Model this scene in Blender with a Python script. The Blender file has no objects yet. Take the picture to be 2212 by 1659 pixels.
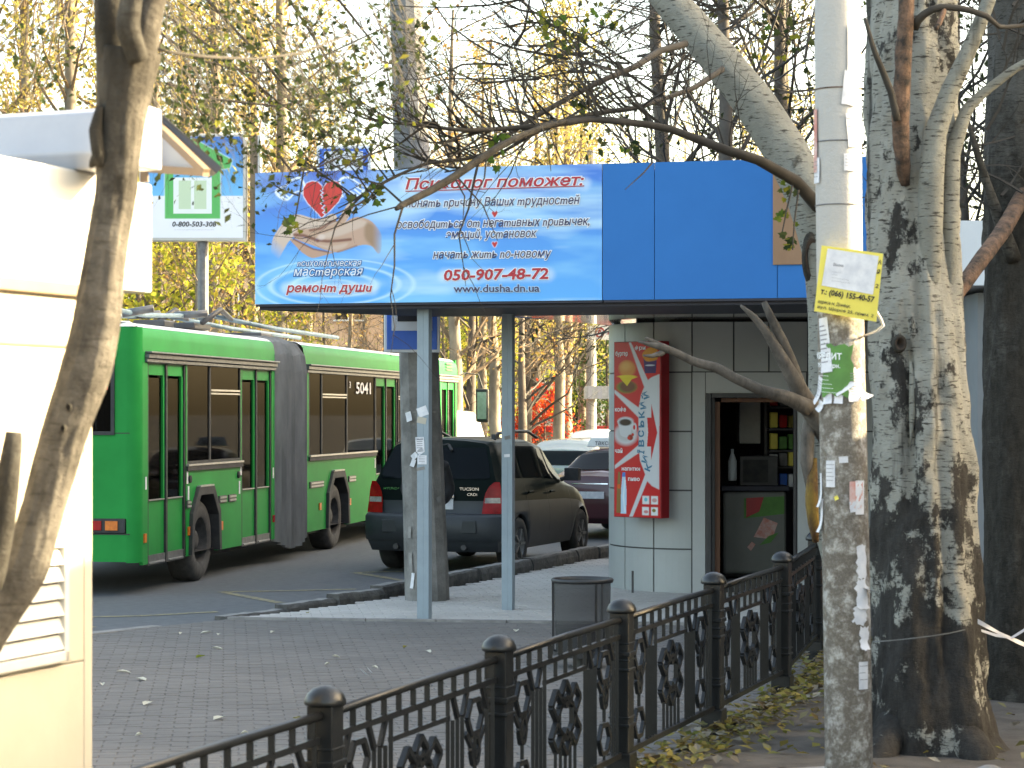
import bpy, math, random
import numpy as np
from mathutils import Vector, Matrix, Quaternion
random.seed(7); np.random.seed(7)
sc = bpy.context.scene
COL = sc.collection
PI = math.pi
R = math.radians

# ------------------------------------------------------------------ camera, sky, sun, exposure
F = 5000.0; CX = 1106.0; HY = 890.0; EYE = 2.0
cam = bpy.data.cameras.new("camera"); camo = bpy.data.objects.new("camera", cam); COL.objects.link(camo)
cam.sensor_fit = 'HORIZONTAL'; cam.sensor_width = 36.0
cam.lens = 36.0 * F / 2212.0
cam.shift_y = (HY - 829.5) / 2212.0
cam.clip_start = 0.2; cam.clip_end = 3000
camo.location = (0, 0, EYE); camo.rotation_euler = (R(90), 0, 0)
cam.dof.use_dof = True; cam.dof.focus_distance = 23.0; cam.dof.aperture_fstop = 7.0
sc.camera = camo

SUN_AZ, SUN_EL = R(78), R(21)
world = bpy.data.worlds.new("World"); sc.world = world; world.use_nodes = True
wn = world.node_tree; bg = wn.nodes["Background"]
sky = wn.nodes.new("ShaderNodeTexSky"); sky.sky_type = 'NISHITA'; sky.sun_disc = False
sky.sun_elevation = SUN_EL; sky.sun_rotation = SUN_AZ; sky.air_density = 0.8; sky.dust_density = 4.0; sky.ozone_density = 0.8
wn.links.new(sky.outputs[0], bg.inputs[0]); bg.inputs[1].default_value = 0.15
sund = bpy.data.lights.new("sun", 'SUN'); sund.energy = 3.6; sund.angle = R(0.5); sund.color = (1.0, 0.90, 0.74)
suno = bpy.data.objects.new("sun", sund); COL.objects.link(suno)
S = Vector((math.sin(SUN_AZ) * math.cos(SUN_EL), math.cos(SUN_AZ) * math.cos(SUN_EL), math.sin(SUN_EL)))
suno.rotation_euler = S.to_track_quat('Z', 'Y').to_euler()
sc.view_settings.view_transform = 'Standard'; sc.view_settings.look = 'None'
sc.view_settings.exposure = 2.95; sc.view_settings.use_white_balance = True; sc.view_settings.white_balance_temperature = 8600; sc.view_settings.white_balance_tint = 4; sc.view_settings.gamma = 1.0; sc.view_settings.use_curve_mapping = False
sc.render.engine = 'CYCLES'
sc.cycles.use_denoising = True
sc.cycles.max_bounces = 6; sc.cycles.transparent_max_bounces = 24; sc.cycles.glossy_bounces = 3; sc.cycles.diffuse_bounces = 3
sc.cycles.transmission_bounces = 4
sc.cycles.sample_clamp_indirect = 6.0

def W(x, y, Y):
    return Vector(((x - CX) / F * Y, Y, EYE + (HY - y) / F * Y))
def G(x, y, z=0.0):
    Y = F * (EYE - z) / (y - HY)
    return Vector(((x - CX) / F * Y, Y, z))

# ------------------------------------------------------------------ mesh building
class MB:
    def __init__(s): s.v = []; s.f = []; s.m = []; s.mi = 0
    def add(s, vs, fs):
        b = len(s.v); s.v.extend(tuple(v) for v in vs)
        s.f.extend(tuple(i + b for i in f) for f in fs); s.m.extend([s.mi] * len(fs)); return s
    def box(s, c, d, rot=None, org=None):
        hx, hy, hz = d[0] / 2, d[1] / 2, d[2] / 2
        vs = [Vector((x, y, z)) for x in (-hx, hx) for y in (-hy, hy) for z in (-hz, hz)]
        if rot is not None:
            m = rot if isinstance(rot, Matrix) else Matrix.Rotation(rot, 3, 'Z')
            vs = [m @ v for v in vs]
        c = Vector(c)
        return s.add([v + c for v in vs], [(0, 1, 3, 2), (4, 6, 7, 5), (0, 4, 5, 1), (2, 3, 7, 6), (0, 2, 6, 4), (1, 5, 7, 3)])
    def bar(s, a, b, w, h=None):
        a = Vector(a); b = Vector(b); d = b - a; L = d.length
        if L < 1e-6: return s
        z = d / L; up = Vector((0, 0, 1)) if abs(z.z) < .95 else Vector((0, 1, 0))
        x = z.cross(up).normalized(); y = z.cross(x)
        h = h or w; vs = []
        for p in (a, b):
            for i, j in ((-1, -1), (1, -1), (1, 1), (-1, 1)): vs.append(p + x * (i * w / 2) + y * (j * h / 2))
        return s.add(vs, [(0, 1, 2, 3), (7, 6, 5, 4), (0, 4, 5, 1), (1, 5, 6, 2), (2, 6, 7, 3), (3, 7, 4, 0)])
    def tube(s, pts, rads, n=6, cap=True):
        pts = [Vector(p) for p in pts]; N = len(pts)
        ang = [(math.cos(2 * PI * k / n), math.sin(2 * PI * k / n)) for k in range(n)]
        vs = []; prev = None
        for i, p in enumerate(pts):
            d = (pts[min(i + 1, N - 1)] - pts[max(i - 1, 0)])
            if d.length < 1e-9: d = Vector((0, 0, 1))
            d.normalize()
            if prev is None:
                u = Vector((1, 0, 0)) if abs(d.x) < .8 else Vector((0, 1, 0))
                x = d.cross(u).normalized()
            else:
                x = (prev - d * prev.dot(d)).normalized()
            prev = x; y = d.cross(x); r = rads[i] if hasattr(rads, '__len__') else rads
            for c, q in ang: vs.append(p + x * (c * r) + y * (q * r))
        fs = []
        for i in range(N - 1):
            for k in range(n):
                a = i * n + k; b = i * n + (k + 1) % n
                fs.append((a, b, b + n, a + n))
        if cap:
            fs.append(tuple(range(n - 1, -1, -1))); fs.append(tuple(range((N - 1) * n, N * n)))
        return s.add(vs, fs)
    def lathe(s, prof, c, n=20, axis='Z', cap=True):
        c = Vector(c); vs = []; fs = []
        for r, z in prof:
            for k in range(n):
                a = 2 * PI * k / n
                if axis == 'Z': vs.append(c + Vector((r * math.cos(a), r * math.sin(a), z)))
                elif axis == 'X': vs.append(c + Vector((z, r * math.cos(a), r * math.sin(a))))
                else: vs.append(c + Vector((r * math.cos(a), z, r * math.sin(a))))
        for i in range(len(prof) - 1):
            for k in range(n):
                a = i * n + k; b = i * n + (k + 1) % n
                fs.append((a, b, b + n, a + n))
        if cap: fs.append(tuple(range(n - 1, -1, -1))); fs.append(tuple(range((len(prof) - 1) * n, len(prof) * n)))
        return s.add(vs, fs)
    def prism(s, poly, z0, z1):
        n = len(poly); vs = [(p[0], p[1], z0) for p in poly] + [(p[0], p[1], z1) for p in poly]
        fs = [tuple(range(n - 1, -1, -1)), tuple(range(n, 2 * n))] + [(i, (i + 1) % n, (i + 1) % n + n, i + n) for i in range(n)]
        return s.add(vs, fs)
    def xform(s, M):
        s.v = [tuple(M @ Vector(v)) for v in s.v]; return s
    def mesh(s, name, mats, smooth=False):
        me = bpy.data.meshes.new(name); me.from_pydata(s.v, [], s.f)
        for m in (mats if isinstance(mats, (list, tuple)) else [mats]): me.materials.append(m)
        if any(s.m): me.polygons.foreach_set("material_index", s.m)
        if smooth: me.polygons.foreach_set("use_smooth", [True] * len(me.polygons))
        me.update(); return me
    def build(s, name, mats, parent=None, smooth=False, world=False):
        if world and parent is not None:
            o = parent.location; s.v = [(v[0] - o.x, v[1] - o.y, v[2] - o.z) for v in s.v]
        return link(name, s.mesh(name, mats, smooth), parent)

def link(name, me, parent=None, loc=None):
    o = bpy.data.objects.new(name, me); COL.objects.link(o)
    if parent is not None: o.parent = parent
    if loc is not None: o.location = loc
    return o
def tag(o, label=None, cat=None, group=None, kind=None):
    if label: o['label'] = label
    if cat: o['category'] = cat
    if group: o['group'] = group
    if kind: o['kind'] = kind
    return o
def thing(name, loc, label, cat, group=None, rz=0.0):
    o = bpy.data.objects.new(name, None); COL.objects.link(o); o.location = loc; o.rotation_euler = (0, 0, rz)
    o.empty_display_size = .2
    return tag(o, label, cat, group)
def copy_tree(o, parent=None):
    c = o.copy(); COL.objects.link(c)
    if parent is not None: c.parent = parent
    for ch in [k for k in bpy.data.objects if k.parent == o]: copy_tree(ch, c)
    return c
def bevel(o, w=.01, seg=2):
    m = o.modifiers.new("bevel", 'BEVEL'); m.width = w; m.segments = seg; m.limit_method = 'ANGLE'; m.angle_limit = R(40); return o

# ------------------------------------------------------------------ materials
def newmat(name):
    m = bpy.data.materials.new(name); m.use_nodes = True; nt = m.node_tree
    return m, nt, nt.nodes["Principled BSDF"]
def N(nt, t, **kw):
    n = nt.nodes.new(t)
    for k, v in kw.items(): setattr(n, k, v)
    return n
def ramp(nt, src, stops):
    r = N(nt, "ShaderNodeValToRGB"); e = r.color_ramp.elements
    while len(e) < len(stops): e.new(.5)
    for i, (p, c) in enumerate(stops):
        e[i].position = p; e[i].color = (c[0], c[1], c[2], 1) if hasattr(c, '__len__') else (c, c, c, 1)
    nt.links.new(src, r.inputs[0]); return r.outputs[0]
def noise(nt, scale, detail=4, rough=.6, vec=None, stretch=None):
    n = N(nt, "ShaderNodeTexNoise"); n.inputs["Scale"].default_value = scale; n.inputs["Detail"].default_value = detail
    n.inputs["Roughness"].default_value = rough
    tc = vec
    if tc is None: tc = N(nt, "ShaderNodeTexCoord").outputs["Object"]
    if stretch:
        mp = N(nt, "ShaderNodeMapping"); mp.inputs["Scale"].default_value = stretch; nt.links.new(tc, mp.inputs[0]); tc = mp.outputs[0]
    nt.links.new(tc, n.inputs["Vector"]); return n.outputs["Fac"]
def mixc(nt, fac, a, b):
    m = N(nt, "ShaderNodeMix", data_type='RGBA')
    if isinstance(fac, (int, float)): m.inputs[0].default_value = fac
    else: nt.links.new(fac, m.inputs[0])
    for i, c in ((6, a), (7, b)):
        if hasattr(c, 'is_linked') or hasattr(c, 'links'): nt.links.new(c, m.inputs[i])
        else: m.inputs[i].default_value = (c[0], c[1], c[2], 1)
    return m.outputs[2]
def bump(nt, b, h, strength=.3, dist=.01):
    n = N(nt, "ShaderNodeBump"); n.inputs["Strength"].default_value = strength; n.inputs["Distance"].default_value = dist
    nt.links.new(h, n.inputs["Height"]); nt.links.new(n.outputs[0], b.inputs["Normal"])
def pm(name, c, c2=None, scale=6, rough=.6, metal=0, bmp=0, bscale=None, spec=.5, coat=0, stretch=None, dist=.01, lo=.35, hi=.65):
    m, nt, b = newmat(name)
    b.inputs["Roughness"].default_value = rough; b.inputs["Metallic"].default_value = metal
    b.inputs["Specular IOR Level"].default_value = spec; b.inputs["Coat Weight"].default_value = coat
    c2 = c2 or tuple(v * .75 for v in c)
    f = noise(nt, scale, 5, .65, stretch=stretch)
    nt.links.new(ramp(nt, f, [(lo, c), (hi, c2)]), b.inputs["Base Color"])
    if bmp: bump(nt, b, noise(nt, bscale or scale * 4, 6, .7, stretch=stretch), bmp, dist)
    return m
def leafmat(name, cols, trans=.5):
    m = bpy.data.materials.new(name); m.use_nodes = True; nt = m.node_tree
    for n in list(nt.nodes): nt.nodes.remove(n)
    g = N(nt, "ShaderNodeNewGeometry"); st = [(i / max(1, len(cols) - 1), c) for i, c in enumerate(cols)]
    col = ramp(nt, g.outputs["Random Per Island"], st)
    d = N(nt, "ShaderNodeBsdfDiffuse"); t = N(nt, "ShaderNodeBsdfTranslucent"); mx = N(nt, "ShaderNodeMixShader"); mx.inputs[0].default_value = trans
    o = N(nt, "ShaderNodeOutputMaterial")
    for s_ in (d, t): nt.links.new(col, s_.inputs[0])
    nt.links.new(d.outputs[0], mx.inputs[1]); nt.links.new(t.outputs[0], mx.inputs[2]); nt.links.new(mx.outputs[0], o.inputs[0])
    return m
def glassmat(name, tint=(.02, .03, .03), through=.35, rough=.03, gc=.9):
    m = bpy.data.materials.new(name); m.use_nodes = True; nt = m.node_tree
    for n in list(nt.nodes): nt.nodes.remove(n)
    o = N(nt, "ShaderNodeOutputMaterial"); tr = N(nt, "ShaderNodeBsdfTransparent"); tr.inputs[0].default_value = (through, through, through, 1)
    di = N(nt, "ShaderNodeBsdfDiffuse"); di.inputs[0].default_value = (*tint, 1)
    gl = N(nt, "ShaderNodeBsdfGlossy"); gl.inputs[1].default_value = rough; gl.inputs[0].default_value = (gc, gc, gc, 1)
    fr = N(nt, "ShaderNodeFresnel"); fr.inputs[0].default_value = 1.33
    m1 = N(nt, "ShaderNodeMixShader"); m1.inputs[0].default_value = .35; m2 = N(nt, "ShaderNodeMixShader")
    nt.links.new(tr.outputs[0], m1.inputs[1]); nt.links.new(di.outputs[0], m1.inputs[2])
    nt.links.new(fr.outputs[0], m2.inputs[0]); nt.links.new(m1.outputs[0], m2.inputs[1]); nt.links.new(gl.outputs[0], m2.inputs[2])
    nt.links.new(m2.outputs[0], o.inputs[0]); return m
def barkmat(name, light, dark, fiss, dash=.5, low=0.0, patch=(.45, .62), inv=False):
    """pale bark with dark horizontal dashes and dark rough patches; low = z below which old fissured bark dominates"""
    m, nt, b = newmat(name); b.inputs["Roughness"].default_value = .9; b.inputs["Specular IOR Level"].default_value = .2
    g = N(nt, "ShaderNodeNewGeometry"); pos = g.outputs["Position"]
    base = ramp(nt, noise(nt, 5, 5, .6, pos), [(.3, light), (.7, tuple(v * .72 for v in light))])
    d1 = noise(nt, 9, 3, .5, pos, (1.6, 1.6, 9)); dk = ramp(nt, d1, [(.50 + .1 * (1 - dash), 0.0), (.60 + .1 * (1 - dash), 1.0)])
    c1 = mixc(nt, dk, base, dark)
    sep = N(nt, "ShaderNodeSeparateXYZ"); nt.links.new(pos, sep.inputs[0])
    mr = N(nt, "ShaderNodeMapRange"); mr.inputs[1].default_value = low - .6; mr.inputs[2].default_value = low + 1.2
    mr.inputs[3].default_value = .135 if not inv else 0.0; mr.inputs[4].default_value = -.045 if not inv else .20; nt.links.new(sep.outputs[2], mr.inputs[0])
    p = noise(nt, 3.0, 6, .72, pos, (1, 1, .8)); ad = N(nt, "ShaderNodeMath", operation='ADD'); nt.links.new(p, ad.inputs[0]); nt.links.new(mr.outputs[0], ad.inputs[1])
    pk = ramp(nt, ad.outputs[0], [(patch[0], 0.0), (patch[1], 1.0)])
    fcol = ramp(nt, noise(nt, 14, 6, .75, pos, (1.3, 1.3, .5)), [(.35, fiss), (.68, tuple(min(1, v * 2.3) for v in fiss))])
    gv = ramp(nt, noise(nt, 3.4, 4, .55, pos, (1.6, 1.6, .16)), [(.60, 0.0), (.68, .85)])
    c2 = mixc(nt, gv, mixc(nt, pk, c1, fcol), fiss); nt.links.new(c2, b.inputs["Base Color"])
    h = noise(nt, 22, 6, .75, pos, (1, 1, 1.6)); bump(nt, b, h, .8, .02)
    return m

M = {}
M['asphalt'] = pm('asphalt', (.105, .115, .125), (.07, .075, .082), 9, .85, bmp=.25, bscale=120, lo=.3, hi=.7)
M['paver'] = pm('grey_brown_paver', (.135, .128, .122), (.095, .09, .087), 2.3, .85, bmp=.25, bscale=60)
M['joint'] = pm('paver_joint_dirt', (.125, .117, .11), (.10, .094, .088), 8, .95)
M['paver2'] = pm('pale_paver', (.25, .235, .22), (.185, .175, .165), 3.0, .85, bmp=.25, bscale=60)
M['kerb'] = pm('kerb_stone', (.12, .115, .105), (.055, .052, .05), 7, .9, bmp=.6, bscale=25, dist=.03)
M['kerb_top'] = pm('dusty_concrete', (.26, .25, .24), (.17, .165, .16), 7, .9, bmp=.4, bscale=30)
M['yellow_line'] = pm('worn_yellow_paint', (.26, .22, .12), (.11, .11, .105), 14, .8, lo=.45, hi=.6)
M['dirt'] = pm('bare_dirt', (.060, .051, .043), (.105, .092, .080), 4, .95, bmp=.5, bscale=40, dist=.02)
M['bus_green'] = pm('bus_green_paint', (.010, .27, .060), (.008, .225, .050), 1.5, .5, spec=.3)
M['bus_green2'] = pm('bus_darker_green_paint', (.018, .22, .05), (.014, .18, .04), 1.5, .5, spec=.3)  # slightly darker green for window posts, front edge and destination box
M['bus_white'] = pm('bus_roof_white', (.66, .67, .66), (.55, .55, .54), 3, .35)
M['black_rubber'] = pm('black_rubber', (.025, .025, .027), (.045, .044, .042), 8, .75)
M['tyre'] = pm('dusty_tyre', (.035, .034, .034), (.075, .072, .07), 9, .85)
M['grey_metal'] = pm('grey_metal_trim', (.16, .165, .17), (.10, .10, .105), 12, .45, metal=.3)
M['silver'] = pm('silver_trim', (.5, .5, .5), (.36, .36, .36), 14, .35, metal=.6)
M['bellow'] = pm('grey_bellows_fabric', (.20, .205, .205), (.12, .125, .125), 5, .8, stretch=(1, 1, .2), bmp=.2)
M['bus_glass'] = glassmat('bus_window_glass', (.010, .009, .008), .5, .03, .22)
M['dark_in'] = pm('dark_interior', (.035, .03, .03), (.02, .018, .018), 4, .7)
M['seat'] = pm('beige_seat', (.42, .36, .27), (.3, .26, .2), 6, .5)
M['orange_lens'] = pm('orange_lens', (.75, .2, .03), (.55, .13, .02), 20, .3)
M['red_lens'] = pm('red_lens', (.42, .006, .01), (.24, .004, .006), 9, .25, spec=.4)
M['clear_lens'] = pm('clear_lens', (.42, .40, .38), (.25, .24, .23), 22, .15, coat=.6)
M['pale_blue_metal'] = pm('pale_blue_pole_paint', (.22, .33, .38), (.15, .22, .26), 8, .5)
M['car_green'] = pm('dark_green_car_paint', (.010, .016, .015), (.007, .011, .010), 2, .28, spec=.06)
for k_ in ('bus_green', 'bus_green2'): M[k_].node_tree.nodes['Principled BSDF'].inputs['IOR'].default_value = 1.25
M['car_green'].node_tree.nodes['Principled BSDF'].inputs['IOR'].default_value = 1.22
M['car_grey'] = pm('grey_bumper_plastic', (.036, .041, .046), (.028, .032, .036), 4, .5)
M['car_maroon'] = pm('maroon_car_paint', (.085, .022, .028), (.07, .018, .024), 2, .3, spec=.4, coat=.4)
M['car_white'] = pm('white_car_paint', (.68, .68, .66), (.6, .6, .58), 2, .25, coat=.8)
M['car_silver'] = pm('silver_green_car_paint', (.36, .40, .38), (.3, .33, .32), 2, .25, coat=.8)
M['car_glass'] = glassmat('car_glass', (.012, .018, .022), .3, .03, .32)
M['chrome'] = pm('chrome', (.7, .7, .7), (.6, .6, .6), 9, .12, metal=1)
M['rim'] = pm('alloy_rim', (.35, .34, .33), (.2, .2, .19), 9, .4, metal=.5)
M['white_plastic'] = pm('white_plastic', (.72, .72, .70), (.62, .62, .6), 5, .4)
M['tile'] = pm('grey_composite_panel', (.42, .445, .44), (.38, .40, .395), 1.2, .42)
M['tile_joint'] = pm('dark_joint', (.10, .10, .10), (.08, .08, .08), 8, .8)
M['white_frame'] = pm('white_door_surround', (.50, .515, .51), (.45, .465, .46), 2, .45)
M['blue_pole'] = pm('pale_blue_grey_post', (.25, .315, .36), (.215, .27, .31), 3, .42, metal=.1)
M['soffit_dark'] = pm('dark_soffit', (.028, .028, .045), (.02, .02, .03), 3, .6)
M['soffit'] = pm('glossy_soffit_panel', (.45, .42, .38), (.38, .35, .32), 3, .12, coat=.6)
M['fascia_blue'] = pm('blue_fascia_panel', (.016, .165, .47), (.014, .152, .44), 1.2, .5, spec=.2)
M['fascia_edge'] = pm('fascia_metal_edge', (.35, .42, .5), (.25, .3, .35), 6, .4)
M['plywood'] = pm('bare_brown_board', (.33, .19, .11), (.26, .145, .085), 3, .75, stretch=(1, 1, .3))
M['red_box'] = pm('red_sign_box', (.42, .012, .02), (.33, .01, .016), 2, .35)
M['brown_wood'] = pm('brown_door_jamb', (.16, .06, .025), (.10, .035, .015), 6, .5, stretch=(3, 3, .4))
M['dark_frame'] = pm('dark_grey_door_frame', (.07, .068, .07), (.05, .048, .05), 5, .5)
M['fence'] = pm('black_fence_paint', (.013, .0145, .016), (.009, .010, .011), 12, .33, spec=.42, bmp=.15, bscale=60)
M['bin'] = pm('dark_bin_metal', (.04, .04, .042), (.025, .025, .026), 12, .5, metal=.3)
M['concrete'] = pm('weathered_concrete_pole', (.27, .26, .245), (.13, .125, .117), 3.2, .9, bmp=.6, bscale=40, dist=.02)
M['concrete_light'] = pm('pale_concrete', (.32, .31, .29), (.2, .19, .18), 5, .9, bmp=.4, bscale=30)
M['cream'] = pm('cream_wall_paint', (.46, .42, .345), (.42, .38, .31), 2.5, .6, bmp=.08, bscale=30)
M['cream_trim'] = pm('ochre_trim', (.20, .14, .09), (.16, .11, .07), 4, .6)
M['white_metal'] = pm('white_painted_metal', (.55, .54, .51), (.49, .48, .45), 4, .45)
M['roof_grey'] = pm('pale_grey_roof_sheet', (.36, .37, .41), (.31, .32, .36), 3, .35)
M['grey_wall'] = pm('blue_grey_wall', (.22, .24, .255), (.19, .21, .225), 2, .6)
M['orange_wall'] = pm('orange_brick_base', (.33, .12, .04), (.26, .09, .03), 8, .7)
M['paper'] = pm('white_paper', (.72, .72, .74), (.55, .56, .6), 14, .7)
M['paper_y'] = pm('yellow_paper', (.78, .66, .12), (.7, .58, .10), 5, .6)
M['paper_g'] = pm('green_paper', (.10, .27, .06), (.08, .2, .05), 9, .7)
M['paper_r'] = pm('reddish_paper', (.55, .2, .16), (.6, .45, .42), 14, .7)
M['ink'] = pm('black_ink', (.02, .02, .025), (.02, .02, .025), 5, .7)
M['grey_ink'] = pm('grey_ink', (.22, .22, .25), (.2, .2, .22), 5, .7)
M['sign_blue'] = pm('road_sign_blue', (.02, .15, .62), (.018, .14, .58), 3, .35)
M['sign_white'] = pm('road_sign_white', (.72, .76, .80), (.66, .7, .74), 3, .4)
M['txt_red'] = pm('print_red', (.48, .02, .035), (.45, .018, .03), 3, .5)
M['txt_white'] = pm('print_white', (.82, .85, .88), (.8, .83, .86), 3, .5)
M['txt_navy'] = pm('print_navy', (.045, .03, .10), (.04, .03, .09), 3, .5)
M['txt_teal'] = pm('print_teal', (.02, .17, .30), (.02, .15, .27), 3, .5)
M['txt_pale'] = pm('print_pale_blue', (.42, .62, .80), (.4, .6, .78), 3, .5)
M['txt_mid'] = pm('print_mid_blue', (.02, .12, .35), (.02, .11, .33), 3, .5)
M['dead_wood'] = pm('grey_dead_wood', (.13, .115, .10), (.055, .048, .042), 16, .9, bmp=.6, bscale=30, stretch=(1, 1, .5))
M['brown_bark'] = pm('reddish_brown_bark', (.20, .115, .075), (.035, .026, .02), 13, .9, bmp=.9, bscale=22, dist=.03)
M['dark_hole'] = pm('dark_knot', (.025, .018, .014), (.05, .035, .028), 20, .95)
M['yellow_rot'] = pm('yellow_rot_wood', (.24, .15, .02), (.05, .018, .01), 9, .85, bmp=.6, bscale=30, stretch=(1, 1, .5))
M['bark_pale'] = barkmat('pale_poplar_bark', (.33, .325, .29), (.06, .056, .05), (.024, .0225, .021), .30, .75, (.50, .545))
M['bark_lean'] = barkmat('pale_poplar_bark_upper', (.27, .268, .235), (.06, .056, .05), (.045, .042, .036), .28, -1.0, (.58, .66))
M['bark_dark'] = barkmat('dark_poplar_bark', (.11, .105, .095), (.03, .027, .024), (.022, .02, .017), .5, 3.0, (.42, .60))
M['bark_near'] = barkmat('smooth_grey_bark', (.135, .122, .106), (.07, .062, .053), (.030, .027, .023), .22, 2.35, (.50, .64), inv=True)
M['bark_bg'] = pm('far_trunk_bark', (.24, .21, .16), (.09, .075, .058), 1.6, .9, stretch=(1, 1, .4))
M['bark_bg2'] = pm('far_dark_bark', (.10, .085, .07), (.055, .045, .038), 2.5, .9)
M['twig'] = pm('twig_bark', (.048, .041, .034), (.028, .024, .02), 6, .9)
M['twig_warm'] = pm('warm_twig_bark', (.17, .12, .075), (.10, .07, .045), 3, .9)
M['leaf_green'] = leafmat('poplar_leaf', [(.05, .10, .025), (.09, .15, .03), (.22, .2, .03), (.06, .09, .04)], .45)
M['leaf_dark'] = leafmat('dark_green_leaf', [(.022, .035, .016), (.04, .055, .022), (.07, .08, .03), (.03, .04, .022)], .25)
M['leaf_yellow'] = leafmat('yellow_leaf', [(.33, .27, .06), (.42, .35, .12), (.17, .18, .05), (.36, .28, .10), (.13, .12, .05)], .5)
M['leaf_hazed'] = leafmat('hazed_yellow_leaf', [(.55, .50, .26), (.62, .54, .30), (.48, .46, .24)], .5)  # leaf colour paled to stand in for bright haze over far poplars
M['leaf_ylgreen'] = leafmat('yellow_green_leaf', [(.20, .24, .04), (.34, .32, .05), (.14, .19, .04), (.42, .34, .07)], .5)
M['leaf_brown'] = leafmat('russet_leaf', [(.26, .15, .06), (.36, .22, .07), (.20, .11, .05), (.34, .26, .08)], .45)
M['leaf_red'] = leafmat('red_leaf', [(.45, .04, .025), (.55, .08, .03), (.35, .03, .03), (.5, .15, .04)], .5)
M['leaf_deep'] = leafmat('deep_green_leaf', [(.03, .06, .02), (.05, .09, .025), (.02, .045, .018), (.07, .10, .03)], .35)
M['litter'] = leafmat('fallen_leaf', [(.22, .20, .12), (.13, .14, .04), (.30, .24, .08), (.10, .07, .04), (.30, .29, .25)], .25)

# ------------------------------------------------------------------ lettering
def mend_letters(vs, fs, shear, off):
    # the letter н comes out of the font with its counters filled: rebuild it from two stems and a bar
    par = list(range(len(vs)))
    def find(a):
        while par[a] != a: par[a] = par[par[a]]; a = par[a]
        return a
    for f in fs:
        for a in f[1:]: par[find(a)] = find(f[0])
    isl = {}
    for i in range(len(vs)): isl.setdefault(find(i), []).append(i)
    V = [tuple(v) for v in vs]; bad = set(); add = []
    for r, ids in isl.items():
        if len(ids) != 12: continue
        P = np.array([[vs[i][0] - shear * vs[i][1], vs[i][1]] for i in ids]); x0, y0 = P.min(0); x1, y1 = P.max(0)
        if not (.5 < y1 - y0 - 2 * off < .6): continue
        ar = 0
        for f in fs:
            if find(f[0]) == r:
                q = [vs[i] for i in f]; ar += abs(sum(q[k][0] * q[(k + 1) % len(q)][1] - q[(k + 1) % len(q)][0] * q[k][1] for k in range(len(q)))) / 2
        if ar < .85 * (x1 - x0) * (y1 - y0): continue
        bad.add(r); sw = .088 + 2 * off
        for (a, b, c, d) in ((x0, x0 + sw, y0, y1), (x1 - sw, x1, y0, y1), (x0 + sw, x1 - sw, .238 - off, .319 + off)): add.append((a, b, c, d))
    fs = [f for f in fs if find(f[0]) not in bad]
    for (a, b, c, d) in add:
        n = len(V); V += [(x + shear * y, y, 0) for x, y in ((a, c), (b, c), (b, d), (a, d))]; fs.append((n, n + 1, n + 2, n + 3))
    return np.array(V), fs
def textmesh(body, shear=0.0, offset=0.0):
    c = bpy.data.curves.new('lettering', 'FONT'); c.body = body; c.resolution_u = 2; c.shear = shear; c.offset = offset
    o = bpy.data.objects.new('lettering', c); COL.objects.link(o); bpy.context.view_layer.update()
    me = bpy.data.meshes.new_from_object(o.evaluated_get(bpy.context.evaluated_depsgraph_get()))
    vs = np.array([v.co[:] for v in me.vertices]) if len(me.vertices) else np.zeros((0, 3)); fs = [tuple(p.vertices) for p in me.polygons]
    bpy.data.objects.remove(o); bpy.data.curves.remove(c); bpy.data.meshes.remove(me)
    if 'н' in body and len(vs): vs, fs = mend_letters(vs, fs, shear, offset)
    return vs, fs
def lettering(name, body, mat, parent, place, x0, x1, h, shear=0., offset=0., ref=None, rot=0., mono=None, world=False):
    """letters fitted between x0 and x1, cap height h; place(x, y) -> 3D (y up from the baseline)"""
    rv, _ = textmesh(body, shear, 0.0)
    vs, fs = textmesh(body, shear, offset)
    if not len(vs): return None
    a, b = rv[:, 0].min(), rv[:, 0].max(); sx = (x1 - x0) / (b - a); sy = h / 0.73
    b_ = MB(); b_.add([place(x0 + (v[0] - a) * sx, v[1] * sy) for v in vs], fs)
    return b_.build(name, mat, parent, world=world)

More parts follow.
